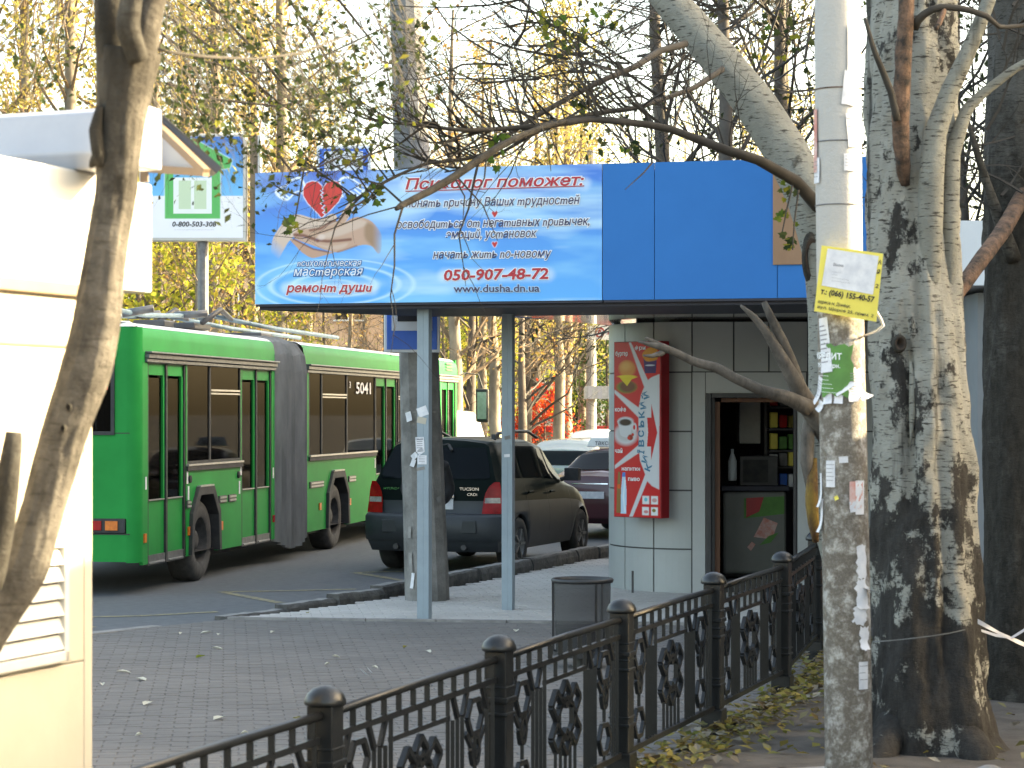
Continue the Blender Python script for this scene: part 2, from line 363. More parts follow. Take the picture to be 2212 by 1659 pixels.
# ------------------------------------------------------------------ painted print panels (vertex colours on a fine grid)
def printmat(name, rough=.4):
    m, nt, b = newmat(name); b.inputs["Roughness"].default_value = rough; b.inputs["Specular IOR Level"].default_value = .35
    a = N(nt, "ShaderNodeVertexColor"); a.layer_name = "print"; nt.links.new(a.outputs[0], b.inputs["Base Color"]); return m
class Print:
    def __init__(s, w, h, nx, ny):
        s.w, s.h, s.nx, s.ny = w, h, nx, ny   # w,h in drawing units, y down
        s.X, s.Y = np.meshgrid(np.linspace(0, w, nx), np.linspace(0, h, ny)); s.img = np.ones((ny, nx, 3)) * .5
    def blur(s, m, px):
        r = int(round(px * s.nx / s.w))
        if r < 1: return m
        k = np.hanning(2 * r + 3)[1:-1]; k /= k.sum()
        p = np.pad(m, r, mode='edge'); p = np.apply_along_axis(lambda q: np.convolve(q, k, 'valid'), 0, p); return np.apply_along_axis(lambda q: np.convolve(q, k, 'valid'), 1, p)
    def poly(s, pts, smooth=True):
        pts = np.array(pts, float)
        if smooth:
            out = []; n = len(pts)
            for i in range(n):
                p0, p1, p2, p3 = pts[i - 1], pts[i], pts[(i + 1) % n], pts[(i + 2) % n]
                for t in (0, .25, .5, .75): out.append(.5 * ((2 * p1) + (p2 - p0) * t + (2 * p0 - 5 * p1 + 4 * p2 - p3) * t * t + (-p0 + 3 * p1 - 3 * p2 + p3) * t ** 3))
            pts = np.array(out)
        ins = np.zeros(s.X.shape, bool); n = len(pts)
        for i in range(n):
            x1, y1 = pts[i]; x2, y2 = pts[(i + 1) % n]
            if y1 == y2: continue
            c = ((y1 > s.Y) != (y2 > s.Y)) & (s.X < (x2 - x1) * (s.Y - y1) / (y2 - y1) + x1); ins ^= c
        return ins.astype(float)
    def line(s, pts, w):
        d = np.full(s.X.shape, 1e9)
        for (x1, y1), (x2, y2) in zip(pts[:-1], pts[1:]):
            dx, dy = x2 - x1, y2 - y1; L = dx * dx + dy * dy + 1e-9
            t = np.clip(((s.X - x1) * dx + (s.Y - y1) * dy) / L, 0, 1); d = np.minimum(d, np.hypot(s.X - x1 - t * dx, s.Y - y1 - t * dy))
        return np.clip(1.5 - d / w, 0, 1)
    def ell(s, cx, cy, rx, ry, soft=.15): 
        d = np.hypot((s.X - cx) / rx, (s.Y - cy) / ry); return np.clip((1 + soft - d) / (2 * soft), 0, 1)
    def put(s, m, c, a=1.0):
        m = (np.clip(m, 0, 1) * a)[..., None]; s.img = s.img * (1 - m) + np.array(c) * m
    def build(s, name, mat, parent, place, world=False):
        """place: function of arrays u,v in 0..1 (v down) -> (n,3)"""
        P = place(s.X.ravel() / s.w, s.Y.ravel() / s.h)
        if world: P = P - np.array(parent.location)
        i = np.arange(s.nx * s.ny).reshape(s.ny, s.nx); f = np.stack([i[1:, :-1], i[1:, 1:], i[:-1, 1:], i[:-1, :-1]], -1).reshape(-1, 4)
        me = bpy.data.meshes.new(name); me.vertices.add(len(P)); me.vertices.foreach_set("co", P.ravel().astype(np.float32))
        me.loops.add(f.size); me.loops.foreach_set("vertex_index", f.ravel().astype(np.int32))
        me.polygons.add(len(f)); me.polygons.foreach_set("loop_start", np.arange(0, f.size, 4, dtype=np.int32)); me.polygons.foreach_set("loop_total", np.full(len(f), 4, dtype=np.int32))
        me.update(calc_edges=True); ca = me.color_attributes.new("print", 'FLOAT_COLOR', 'POINT')
        c = np.concatenate([np.clip(s.img, 0, 1), np.ones((s.ny, s.nx, 1))], -1); ca.data.foreach_set("color", c.ravel().astype(np.float32))
        me.materials.append(mat); return link(name, me, parent)
def vnoise(X, Y, sx, sy, seed):
    r = np.random.RandomState(seed); g = r.rand(64, 64); x = X / sx; y = Y / sy; xi = np.floor(x).astype(int); yi = np.floor(y).astype(int)
    fx = x - xi; fy = y - yi; fx = fx * fx * (3 - 2 * fx); fy = fy * fy * (3 - 2 * fy); q = lambda a, b: g[a % 64, b % 64]
    return (q(xi, yi) * (1 - fx) + q(xi + 1, yi) * fx) * (1 - fy) + (q(xi, yi + 1) * (1 - fx) + q(xi + 1, yi + 1) * fx) * fy
def fbm(X, Y, sx, sy, seed): return sum(vnoise(X, Y, sx / 2 ** k, sy / 2 ** k, seed + k) / 2 ** (k + 1) for k in range(4))
# ------------------------------------------------------------------ ground, road, pavements
def poly_sheet(name, poly, z, mat, kind='structure', parent=None):
    b = MB(); b.add([(p[0], p[1], z) for p in poly], [tuple(range(len(poly)))]); o = b.build(name, mat, parent)
    if parent is None: tag(o, kind=kind)
    return o
def inpoly(x, y, P):
    c = False; j = len(P) - 1
    for i in range(len(P)):
        if (P[i][1] > y) != (P[j][1] > y) and x < (P[j][0] - P[i][0]) * (y - P[i][1]) / (P[j][1] - P[i][1]) + P[i][0]: c = not c
        j = i
    return c
poly_sheet('ground', [(-600, -30), (600, -30), (600, 1200), (-600, 1200)], -0.03, M['dirt'])
K = [(-7.6, 13.5), (-3.77, 20.7), (-2.72, 22.15), (-2.14, 23.05), (-1.22, 24.8), (-.66, 26.3), (-.09, 27.8), (1.29, 31.7), (3.7, 38.3), (12, 60), (30, 108)]
poly_sheet('road', K + [(14, 140), (-40, 140), (-26, -10), (-16, -10)], 0.0, M['asphalt'])
FENCE = [(-1.37 - .655, 5.0), (-1.44, 6.72), (-.715, 8.86), (-.06, 10.69), (.594, 12.53), (1.253, 14.37), (1.893, 16.2), (2.44, 18.6)]
EDGE = [(-2.72, 22.15), (.41, 21.68), (3.4, 21.3)]

# dark near pavement: bedding sheet, then pavers standing proud of it
DARK = [(-11, 5.2)] + K[0:3] + EDGE[1:] + [(2.9, 20.6)] + FENCE[::-1]
pav = poly_sheet('pavement', DARK, 0.0165, M['joint'])
def pavermat(name, c1, c2, c3):
    m, nt, b = newmat(name); b.inputs["Roughness"].default_value = .82; b.inputs["Specular IOR Level"].default_value = .3
    g = N(nt, "ShaderNodeNewGeometry"); oi = N(nt, "ShaderNodeObjectInfo")
    ad = N(nt, "ShaderNodeMath", operation='ADD'); nt.links.new(g.outputs["Random Per Island"], ad.inputs[0]); nt.links.new(oi.outputs["Random"], ad.inputs[1])
    fr = N(nt, "ShaderNodeMath", operation='FRACT'); nt.links.new(ad.outputs[0], fr.inputs[0])
    a = ramp(nt, fr.outputs[0], [(0, c1), (1, c2)]); n1 = noise(nt, 1.1, 5, .6, g.outputs["Position"])
    k = ramp(nt, n1, [(.4, 0.), (.66, .8)]); nt.links.new(mixc(nt, k, a, c3), b.inputs["Base Color"])
    bump(nt, b, noise(nt, 70, 5, .7, g.outputs["Position"]), .35, .004); return m
M['paver'] = pavermat('grey_brown_paver', (.130, .122, .116), (.150, .141, .134), (.112, .106, .101))
M['paver2'] = pavermat('pale_paver', (.46, .435, .41), (.50, .475, .45), (.39, .37, .35))
def paver_mesh(w, d, h, bv=.006):
    b = MB(); x, y = w / 2, d / 2
    vs = [(-x, -y, 0), (x, -y, 0), (x, y, 0), (-x, y, 0), (-x, -y, h - bv), (x, -y, h - bv), (x, y, h - bv), (-x, y, h - bv),
          (-x + bv, -y + bv, h), (x - bv, -y + bv, h), (x - bv, y - bv, h), (-x + bv, y - bv, h)]
    fs = [(0, 1, 5, 4), (1, 2, 6, 5), (2, 3, 7, 6), (3, 0, 4, 7), (4, 5, 9, 8), (5, 6, 10, 9), (6, 7, 11, 10), (7, 4, 8, 11), (8, 9, 10, 11)]
    return vs, fs
def lay_pavers(parent, POLY, mat, w, d, ang, z0, x0, x1, y0, y1, nmax, gap=.007, name='paver'):
    vs, fs = paver_mesh(w - gap, d - gap, .019); ca, sa = math.cos(ang), math.sin(ang); spots = []
    n = int(max(x1 - x0, y1 - y0) * 1.5 / d)
    for i in range(-n, n):
        for j in range(-n, n):
            lx = (j + (.5 if i % 2 else 0)) * w; ly = i * d
            X = lx * ca - ly * sa + (x0 + x1) / 2; Y = lx * sa + ly * ca + (y0 + y1) / 2
            if X < x0 or X > x1 or Y < y0 or Y > y1: continue
            if abs(X / Y) > .245: continue
            if all(inpoly(X + a, Y + c, POLY) for a, c in ((-.1, 0), (.1, 0), (0, .08), (0, -.08))): spots.append((Y, X))
    spots.sort(); seen = [s for s in spots if s[0] > 12.8 and abs(s[1] / s[0]) < .222]; nearset = set(seen[:nmax])
    me = None; big = MB()
    for s in spots:
        dz = random.uniform(-.0025, .0025); rx, ry = random.gauss(0, .006), random.gauss(0, .006)
        if s in nearset:
            if me is None: b = MB(); b.add(vs, fs); me = b.mesh('paver', mat)
            o = link(name, me, parent, (s[1], s[0], z0 + dz)); o.rotation_euler = (rx, ry, ang)
        else:
            c, k = ca, sa
            big.add([(v[0] * c - v[1] * k + s[1], v[0] * k + v[1] * c + s[0], z0 + dz + v[2] + v[0] * ry + v[1] * rx) for v in vs], fs)
    if big.v: tag(big.build(name + 's', mat, parent), kind='stuff')
lay_pavers(pav, DARK, M['paver'], .2, .1, R(7), .004, -5.2, 2.6, 11.5, 22.2, 290, .0035)
# pale pavement round the kiosk and poles
PALE = [EDGE[0]] + K[3:9] + [(5.5, 38), (6, 21)] + [EDGE[2], EDGE[1]]
pav2 = poly_sheet('pale_pavement', PALE, 0.010, M['joint'])
lay_pavers(pav2, PALE, M['paver2'], .2, .1, R(7), .012, -2.8, 3.0, 21.6, 31, 0, .006)
b = MB()
for i in range(9):
    p = Vector((EDGE[0][0], EDGE[0][1], 0)).lerp(Vector((3.3, 21.32, 0)), i / 9); q = Vector((EDGE[0][0], EDGE[0][1], 0)).lerp(Vector((3.3, 21.32, 0)), (i + 1) / 9)
    b = MB(); d = (q - p).normalized(); b.bar(p + d * .004 + Vector((0, 0, .012)), q - d * .004 + Vector((0, 0, .012)), .06, .062); bevel(b.build('edging_strip', M['kerb_top'], pav2), .004)

# kerb stones along the carriageway
kb = thing('kerb', (0, 26, 0), None, None); kb['kind'] = 'structure'
pts = [Vector((x, y, 0)) for x, y in K[2:10]]
def along(P, step):
    out = [P[0].copy()]; acc = 0
    for a, c in zip(P[:-1], P[1:]):
        L = (c - a).length; t = step - acc
        while t < L: out.append(a.lerp(c, t / L)); t += step
        acc = L - (t - step)
    return out
ks = along(pts, .92)
for i, (a, c) in enumerate(zip(ks[:-1], ks[1:])):
    d = (c - a).normalized(); nrm = Vector((-d.y, d.x, 0)); up = min(1, .25 + i * .28); h = (.165 + random.uniform(-.012, .014)) * up
    g0, g1 = a + d * random.uniform(.004, .02), c - d * random.uniform(.004, .02); off = random.uniform(-.015, .02)
    b = MB(); n = 8; wd = .16
    for e in range(n + 1):
        p = g0.lerp(g1, e / n) + nrm * off
        j = lambda s=.008: random.uniform(-s, s)
        hh = h + j(.007)
        for q in ((0 + j(), -.02), (.004 + j(), hh * .55), (.018 + j(), hh - .02), (.04, hh), (wd, hh), (wd + .01, -.02)):
            v = p + nrm * q[0]; b.v.append((v.x, v.y, q[1]))
    for e in range(n):
        for k in range(5):
            o_ = e * 6 + k; b.f.append((o_, o_ + 1, o_ + 7, o_ + 6)); b.m.append(1 if k in (3,) else 0)
    b.f.append((5, 4, 3, 2, 1, 0)); b.m.append(0); e = n * 6; b.f.append((e, e + 1, e + 2, e + 3, e + 4, e + 5)); b.m.append(0)
    b.build('kerb_stone', [M['kerb'], M['kerb_top']], kb, world=True)
# flush strip of the lowered kerb to the left
pts = [Vector((x, y, 0)) for x, y in K[0:3]]
for a, c in zip(along(pts, 1.0)[:-1], along(pts, 1.0)[1:]):
    d = (c - a).normalized(); b = MB(); b.bar(a + d * .006 + Vector((0, 0, -.03)), c - d * .006 + Vector((0, 0, -.03)), .14, .12)
    bevel(b.build('kerb_stone', M['kerb_top'], kb, world=True), .008)
# worn yellow zigzag of the bus stop
zz = [[(150, 1334), (300, 1331), (470, 1322)], [(606, 1303), (479, 1279), (600, 1277), (770, 1273)], [(880, 1256), (765, 1237), (900, 1234)], [(199, 1356), (150, 1350)]]
mk = thing('road_marking', (0, 24, 0), None, None); mk['kind'] = 'structure'
for ln in zz:
    b = MB(); P = [G(*p) for p in ln]
    for a, c in zip(P[:-1], P[1:]):
        d = (c - a); d.z = 0; d.normalize(); nn = Vector((-d.y, d.x, 0)) * .06
        b.add([Vector((v.x, v.y, .004)) for v in (a - nn, c - nn, c + nn, a + nn)], [(0, 1, 2, 3)])
    b.build('zigzag_line', M['yellow_line'], mk, world=True)

# soil, slab and leaf litter right of the fence
b = MB(); nx, ny = 70, 130; xs = np.linspace(-2.6, 9, nx); ys = np.linspace(4.5, 22, ny); X, Y = np.meshgrid(xs, ys)
Z = .01 + .05 * fbm(X, Y, 1.3, 1.3, 5) + .02 * fbm(X, Y, .25, .25, 9)
for r_ in range(ny):
    for c_ in range(nx): b.v.append((xs[c_] , ys[r_], Z[r_, c_] - .02))
def fx(y):
    for (a, c) in zip(FENCE[:-1], FENCE[1:]):
        if a[1] <= y <= c[1]: return a[0] + (c[0] - a[0]) * (y - a[1]) / (c[1] - a[1])
    return FENCE[-1][0] + (y - 18.6) * .25
for r_ in range(ny - 1):
    for c_ in range(nx - 1):
        if xs[c_] > fx(ys[r_]) + .02: i = r_ * nx + c_; b.f.append((i, i + 1, i + nx + 1, i + nx)); b.m.append(0)
tag(b.build('soil', M['dirt'], smooth=True), kind='structure')
def leafquad(mb, p, s, nrm=None, fold=.2):
    a = random.uniform(0, 2 * PI); n = nrm or Vector((random.gauss(0, .35), random.gauss(0, .35), 1)).normalized()
    x = n.orthogonal().normalized(); y = n.cross(x); u = x * math.cos(a) + y * math.sin(a); v = n.cross(u)
    mb.add([p - u * s, p + v * s * .62 + n * s * fold, p + u * s, p - v * s * .62 + n * s * fold * .6], [(0, 1, 2), (0, 2, 3)])
b = MB()
for _ in range(2600):
    y = random.uniform(9, 20); x = fx(y) + abs(random.gauss(0, .22)) + .02 if random.random() < .8 else fx(y) + random.uniform(.1, 3.5)
    if random.random() < .12: x = fx(y) - abs(random.gauss(0, .06)) - .02
    leafquad(b, Vector((x, y, .045 + random.uniform(0, .05) * (1 if x - fx(y) < .4 else .5))), random.uniform(.025, .05))
tag(b.build('fallen_leaves', M['litter']), 'yellowish fallen leaves drifted along the foot of the black fence', 'leaf litter', kind='stuff')
def slab(a, c, w, h, name='concrete_block', lab='low pale concrete block lying on the bare soil by the fence'):
    b = MB(); b.bar(a, c, w, h); o = bevel(b.build(name, M['concrete_light'], world=False), .02); return tag(o, lab, 'concrete block')
slab(Vector((.98, 11.95, .05)), Vector((1.75, 12.1, .07)), .34, .12)
slab(Vector((3.72, 15.6, .10)), Vector((4.9, 15.75, .12)), .28, .2, 'kerb_block', 'long pale concrete block on the soil behind the big poplar')
slab(Vector((3.75, 17.0, .08)), Vector((5.2, 17.1, .10)), .25, .18, 'kerb_block', 'weathered concrete edging furthest back, between the two right poplar trunks')
for k, (x, y, s, m_, l_) in enumerate([(2.55, 12.35, .10, 'concrete_light', 'small grey stone at the foot of the big poplar'), (3.0, 12.5, .13, 'kerb', 'dark rough stone right of the big poplar foot'),
                                 (2.78, 12.2, .11, 'paper_r', 'reddish broken brick lying before the big poplar')]):
    b = MB(); b.lathe([(s * .6, 0), (s, s * .3), (s * .85, s * .7), (s * .3, s * .95)], (x, y, .02), 7); o = b.build('stone', M[m_]); tag(o, l_, 'stone', 'rubble at the poplar foot')

# ------------------------------------------------------------------ litter scraps on the near pavement
scr = [(267, 1452, 'w', 34), (305, 1468, 'w', 36), (221, 1479, 'w', 20), (320, 1520, 'w', 40), (300, 1588, 'w', 18), (474, 1552, 'w', 40), (528, 1584, 'w', 18), (433, 1419, 'g', 28),
       (469, 1401, 'w', 26), (445, 1367, 'w', 26), (472, 1371, 'w', 16), (391, 1369, 'w', 16), (589, 1366, 'w', 18), (645, 1554, 'y', 34), (1115, 1363, 'w', 24), (875, 1398, 'y', 16),
       (925, 1408, 'w', 26), (726, 1419, 'w', 20), (707, 1435, 'w', 14), (792, 1457, 'p', 20), (803, 1453, 'p', 16), (664, 1325, 'y', 14), (810, 1442, 'w', 18), (1062, 1402, 'w', 14)]
names = {'w': ('dry pale leaf', 'leaf', 'litter'), 'g': ('pale green crumpled leaf', 'leaf', 'leaf_ylgreen'), 'y': ('yellow leaf', 'leaf', 'leaf_yellow'), 'p': ('crumpled white paper scrap', 'paper scrap', 'paper')}
M['pale_leaf'] = leafmat('dry_pale_leaf', [(.45, .44, .38), (.55, .53, .45), (.38, .37, .3)], .15)
where = {0: 'left of a pair near the cream kiosk', 1: 'right of a pair near the cream kiosk', 2: 'small, closest to the cream kiosk edge', 3: 'large, alone low on the left pavement', 4: 'tiny, lowest on the left pavement', 5: 'faint, flat, midway between kiosk and fence',
         6: 'tiny, just above the fence rail on the left', 7: 'lying midway on the dark pavement', 8: 'just above the green one on dark pavement', 9: 'near the lowered kerb, wider of two', 10: 'near the lowered kerb, smaller of two', 11: 'tiny, nearest the road edge left',
         12: 'below the start of the kerb', 13: 'hovering by the leftmost fence post', 14: 'below the second blue-grey post', 15: 'below the first blue-grey post', 16: 'just right below the first blue-grey post', 17: 'near the middle of the dark pavement, left of first post',
         18: 'tiny, left beneath the mid-pavement leaf', 19: 'left piece beside a folded scrap', 20: 'folded right piece standing up', 21: 'on the pale pavement against the kerb', 22: 'behind the paper scraps', 23: 'tiny, behind the second fence post'}
where[13] = 'on the pavement just left of the leftmost fence post'
for i, (x, y, t, px) in enumerate(scr):
    p = G(x, y, .03); s = px / (F / p.y) / 2; b = MB(); a = random.uniform(0, PI); u = Vector((math.cos(a), math.sin(a) * .8, 0)); v = Vector((-math.sin(a), math.cos(a), 0)); Zv = Vector((0, 0, 1))
    if t == 'p': b.add([u * -s, u * s + Zv * .01, u * s + v * s * 1.2 + Zv * .05, u * -s + v * s + Zv * .03], [(0, 1, 2, 3)])
    else:
        b.add([u * -s, u * -.4 * s + v * .5 * s + Zv * .018, u * .3 * s + v * .55 * s + Zv * .02, u * s + Zv * .012, u * .3 * s - v * .5 * s + Zv * .022, u * -.5 * s - v * .4 * s + Zv * .012, Zv * .004], [(0, 6, 1), (1, 6, 2), (2, 6, 3), (3, 6, 4), (4, 6, 5), (5, 6, 0)])
    nm, cat, mt = names[t]
    o = link('paper_scrap' if t == 'p' else 'fallen_leaf', b.mesh('scrap', M['pale_leaf'] if t == 'w' else M[mt]), None, (p.x, p.y, .026)); tag(o, nm + ' ' + where[i], cat, 'litter lying on the pavement')

# ------------------------------------------------------------------ cast iron fence
fn = thing('fence', (FENCE[4][0], FENCE[4][1], 0), 'black cast iron fence with domed square posts and hexagon pattern panels', 'fence')
def post_mesh(h):
    b = MB(); w = .108
    for (z0, z1, ww) in ((0, .16, w * 1.25), (.16, h - .065, w), (.30, .318, w * 1.16), (.345, .357, w * 1.1), (.60, .618, w * 1.16), (.655, .667, w * 1.1), (h - .30, h - .275, w * 1.22), (h - .235, h - .225, w * 1.1)):
        b.box((0, 0, (z0 + z1) / 2), (ww, ww, z1 - z0))
    return b
ang_f = -math.atan2(.335, .942)
posts = []
for i, (x, y) in enumerate(FENCE):
    k = i - 2; h = .945 + .018 * max(k, 0)
    if i == 0: continue
    b = post_mesh(h); o = b.build('post', M['fence'], fn); o.location = (x - fn.location.x, y - fn.location.y, 0); o.rotation_euler = (0, 0, ang_f); bevel(o, .006)
    c = MB(); c.lathe([(.078, 0), (.082, .008), (.080, .02), (.070, .042), (.048, .062), (.02, .072), (.0, .074)], (0, 0, h - .065), 24)
    cc = c.build('cap', M['fence'], o, smooth=True); posts.append((Vector((x, y, 0)), h))
def fbar(nm, a, c, w, h=None):
    b = MB(); b.bar(a, c, w, h); return b.build(nm, M['fence'], fn, world=True)
for i in range(len(posts) - 1):
    (a, h0), (c, h1) = posts[i], posts[i + 1]; d = (c - a).normalized(); L = (c - a).length
    P = lambda t, z: a + (c - a) * t + Vector((0, 0, z + (h0 - .945) * (1 - t) + (h1 - .945) * t))
    b = MB(); b.tube([P(.02, .842), P(.5, .848), P(.98, .842)], .0185, 8); b.build('top_rail', M['fence'], fn, smooth=True, world=True)
    fbar('rail', P(.03, .752), P(.97, .752), .022, .026); fbar('bottom_rail', P(.02, .115), P(.98, .115), .04, .03)
    m0, m1 = .33, .67
    fbar('middle_rail', P(m0, .655), P(m1, .655), .018, .022)
    nst = 12
    for j in range(nst):
        t = .055 + .89 * j / (nst - 1); fbar('stub', P(t, .762), P(t, .83), .024, .028)
    # uprights in bundles and slanted fingers
    for t in (.045, .085, .245, .275, .305, .335, .665, .695, .725, .755, .915, .955):
        top = .74 if t in (.045, .955, .335, .665) else .64
        fbar('upright', P(t, .13), P(t, top), .018, .026)
    for t0, s_ in ((.085, 1), (.245, -1), (.275, 1), (.725, -1), (.755, 1), (.915, -1)):
        fbar('finger', P(t0, .64), P(t0 + .03 * s_, .742), .018, .026)
    for t in (.42, .46, .5, .54, .58): fbar('upright', P(t, .13), P(t, .30 if t != .5 else .25), .016, .022)
    for t in (.42, .5, .58): fbar('stub', P(t, .667), P(t, .742), .02, .024)
    # open hexagon rings beside the posts, rosette of lozenges in the middle
    def ring(cx, cz, rx, rz, w=.02, n=6, ph=0):
        b = MB(); q = [P(cx + rx / L * math.cos(2 * PI * e / n + ph), cz + rz * math.sin(2 * PI * e / n + ph)) for e in range(n + 1)]
        for u, v in zip(q[:-1], q[1:]): b.bar(u, v, w, .024)
        b.build('hexagon_ring', M['fence'], fn, world=True)
    for cx in (.165, .835):
        ring(cx, .62, .095, .085); ring(cx, .47, .05, .07); ring(cx, .24, .095, .085); fbar('upright', P(cx, .13), P(cx, .155), .016, .022); fbar('upright', P(cx, .33), P(cx, .54), .018, .024)
        fbar('finger', P(cx - .06, .56), P(cx, .44), .016, .022); fbar('finger', P(cx + .06, .56), P(cx, .44), .016, .022)
    for (dx, dz, r_) in ((0, .44, .12), (-.09, .52, .08), (.09, .52, .08), (-.09, .36, .08), (.09, .36, .08), (0, .56, .07), (0, .32, .07)):
        ring(.5 + dx / 1.2, dz, r_, r_ * .9, .026, 4 if r_ < .1 else 6, 0 if r_ < .1 else R(30))

# ------------------------------------------------------------------ kiosk with blue canopy
ki = thing('kiosk', (2.9, 26.5, 0), 'grey panelled street kiosk with rounded corner, open doorway and wide blue canopy', 'kiosk')
FY = 25.18
def arcpt(t):
    a = PI + t * PI / 2; return Vector((2.05 + .95 * math.cos(a), 26.3 + 1.12 * math.sin(a), 0))
def t_of_x(x):
    lo, hi = 0.02, 1.0; tgt = (x - CX) / F
    for _ in range(40):
        md = (lo + hi) / 2; p = arcpt(md)
        if p.x / p.y < tgt: lo = md
        else: hi = md
    return lo
zs = [.02, .505, 1.146, 1.788, 2.434, 2.99]
def cpanel(P0s, z0, z1, mat=None, nm='wall_panel', th=.03, g=.009):
    """curved panel: list of plan points"""
    b = MB(); n = len(P0s); out = []
    for i, p in enumerate(P0s):
        d = (P0s[min(i + 1, n - 1)] - P0s[max(i - 1, 0)]).normalized(); nr = Vector((-d.y, d.x, 0)); s = g if i == 0 else (-g if i == n - 1 else 0); q = p + d * s
        out.append((q, q + nr * th))
    for q, r in out: b.v += [(q.x, q.y, z0 + g), (q.x, q.y, z1 - g), (r.x, r.y, z1 - g), (r.x, r.y, z0 + g)]
    for i in range(n - 1):
        o = i * 4; b.f += [(o, o + 4, o + 5, o + 1), (o + 1, o + 5, o + 6, o + 2), (o + 3, o + 7, o + 4, o)]
    b.f += [(0, 1, 2, 3), (n * 4 - 1, n * 4 - 2, n * 4 - 3, n * 4 - 4)]; b.m = [0] * len(b.f)
    o = b.build(nm, mat or M['tile'], ki, world=True); return o
ts = [-.0, t_of_x(1350), t_of_x(1412), t_of_x(1495)]
for i in range(3):
    P0 = [arcpt(ts[i] + (ts[i + 1] - ts[i]) * e / 6) for e in range(7)]
    for z0, z1 in zip(zs[:-1], zs[1:]): cpanel(P0, z0, z1)
pe = arcpt(ts[3]); FX = lambda x: Vector(((x - CX) / F * FY, FY, 0))
side = [arcpt(0) + Vector((0, d_, 0)) for d_ in (3.6, 2.7, 1.8, .9, 0)]
side = [Vector((p.x + (p.y - 26.3) * .075, p.y, 0)) for p in side]
for a, c in zip(side[:-1], side[1:]):
    for z0, z1 in zip(zs[:-1], zs[1:]): cpanel([a, c], z0, z1)
for a, c in ((1495, 1585), (1585, 1661), (1661, 1745), (1745, 1830), (1830, 1915), (1915, 2000)):
    cpanel([pe if a == 1495 else FX(a), FX(c)], zs[4], zs[5])
cpanel([pe, FX(1524)], zs[0], zs[4], M['white_frame'], 'door_surround', .03, .004)
cpanel([FX(1524), FX(1742)], 2.20, zs[4], M['white_frame'], 'door_surround', .03, .004)
cpanel([FX(1722), FX(1775)], zs[0], 2.19, M['white_frame'], 'door_surround', .03, .004)
for a, c in ((1776, 1860), (1860, 2000)):
    for z0, z1 in zip(zs[:-2], zs[1:-1]): cpanel([FX(a), FX(c)], z0, z1)
# backing wall behind the joints
b = MB(); P0 = [arcpt(e / 12) for e in range(13)]
inn = [Vector((1.41, 29.9, 0))] + [Vector((2.05 + (p.x - 2.05) * .985, 26.3 + (p.y - 26.3) * .985, 0)) for p in P0] + [FX(1524) + Vector((0, .02, 0))]
for a, c in zip(inn[:-1], inn[1:]):
    b.add([(a.x, a.y, 0), (c.x, c.y, 0), (c.x, c.y, 2.985), (a.x, a.y, 2.985)], [(0, 1, 2, 3)])
a, c = FX(1524), FX(2000); b.add([(a.x, FY + .02, 2.2), (c.x, FY + .02, 2.2), (c.x, FY + .02, 2.985), (a.x, FY + .02, 2.985)], [(0, 1, 2, 3)])
a = FX(1740); b.add([(a.x, FY + .02, 0), (c.x, FY + .02, 0), (c.x, FY + .02, 2.2), (a.x, FY + .02, 2.2)], [(0, 1, 2, 3)])
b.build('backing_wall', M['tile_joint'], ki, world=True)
b = MB(); x0, x1 = FX(1524).x, FX(1722).x
b.box((x0 + .03, FY + .02, 1.1), (.06, .1, 2.2)); b.box((x0 + .085, FY + .06, 1.1), (.04, .06, 2.2)); b.box(((x0 + x1) / 2, FY + .02, 2.18), (x1 - x0 - .13, .1, .05)); b.box((x1 - .02, FY + .04, 1.08), (.03, .08, 2.16))
bevel(b.build('door_frame', M['dark_frame'], ki, world=True), .005)
b = MB(); b.box((x0 + .135, FY + .16, 1.06), (.06, .16, 2.1)); b.box(((x0 + x1) / 2 + .05, FY + .16, 2.13), (x1 - x0 - .26, .16, .045)); b.build('door_jamb', M['brown_wood'], ki, world=True)
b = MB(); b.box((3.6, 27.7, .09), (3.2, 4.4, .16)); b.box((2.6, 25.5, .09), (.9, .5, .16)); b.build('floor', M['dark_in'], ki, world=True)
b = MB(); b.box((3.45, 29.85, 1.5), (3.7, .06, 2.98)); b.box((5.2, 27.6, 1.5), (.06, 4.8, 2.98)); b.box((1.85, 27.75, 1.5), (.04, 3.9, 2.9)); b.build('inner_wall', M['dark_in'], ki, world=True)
# thin black rod standing at the kiosk wall
b = MB(); p = G(1366, 1286); b.tube([(p.x, p.y - .05, 0), (p.x, p.y - .05, .27)], .012, 8); tag(b.build('stub_pipe', M['dark_frame']), 'short black pipe stub rising from the pavement at the rounded kiosk wall', 'pipe')
# canopy
CA = Vector((-2.447, 22.16, 0)); CD = Vector((.9695, -.2451, 0)); CN = Vector((-.2451, -.9695, 0))   # along the front, and towards the street
ZB, ZT = 3.03, 4.285
Fp = lambda u, z=0, off=0: CA + CD * u + CN * off + Vector((0, 0, z))
plan = [CA, Fp(6.1), Vector((4.6, 24.0, 0)), Vector((4.9, 30.1, 0)), Vector((1.38, 30.1, 0)), Vector((1.22, 27.35, 0)), Vector((-.62, 24.6, 0))]
inset = lambda P, s: [p + (Vector((1.8, 25.2, 0)) - p).normalized() * s for p in P]
b = MB(); b.prism([(p.x, p.y) for p in inset(plan, .05)], ZB + .012, ZT - .06); b.build('canopy_body', M['fascia_blue'], ki, world=True)
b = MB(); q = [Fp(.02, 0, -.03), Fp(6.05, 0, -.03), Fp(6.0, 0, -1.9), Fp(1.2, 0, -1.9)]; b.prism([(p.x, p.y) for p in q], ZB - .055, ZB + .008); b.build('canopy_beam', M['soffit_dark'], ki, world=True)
q = [Fp(1.75, 0, -1.92), Fp(6.0, 0, -1.92), Vector((4.7, 30.0, 0)), Vector((1.42, 30.0, 0)), Vector((1.26, 27.3, 0))]
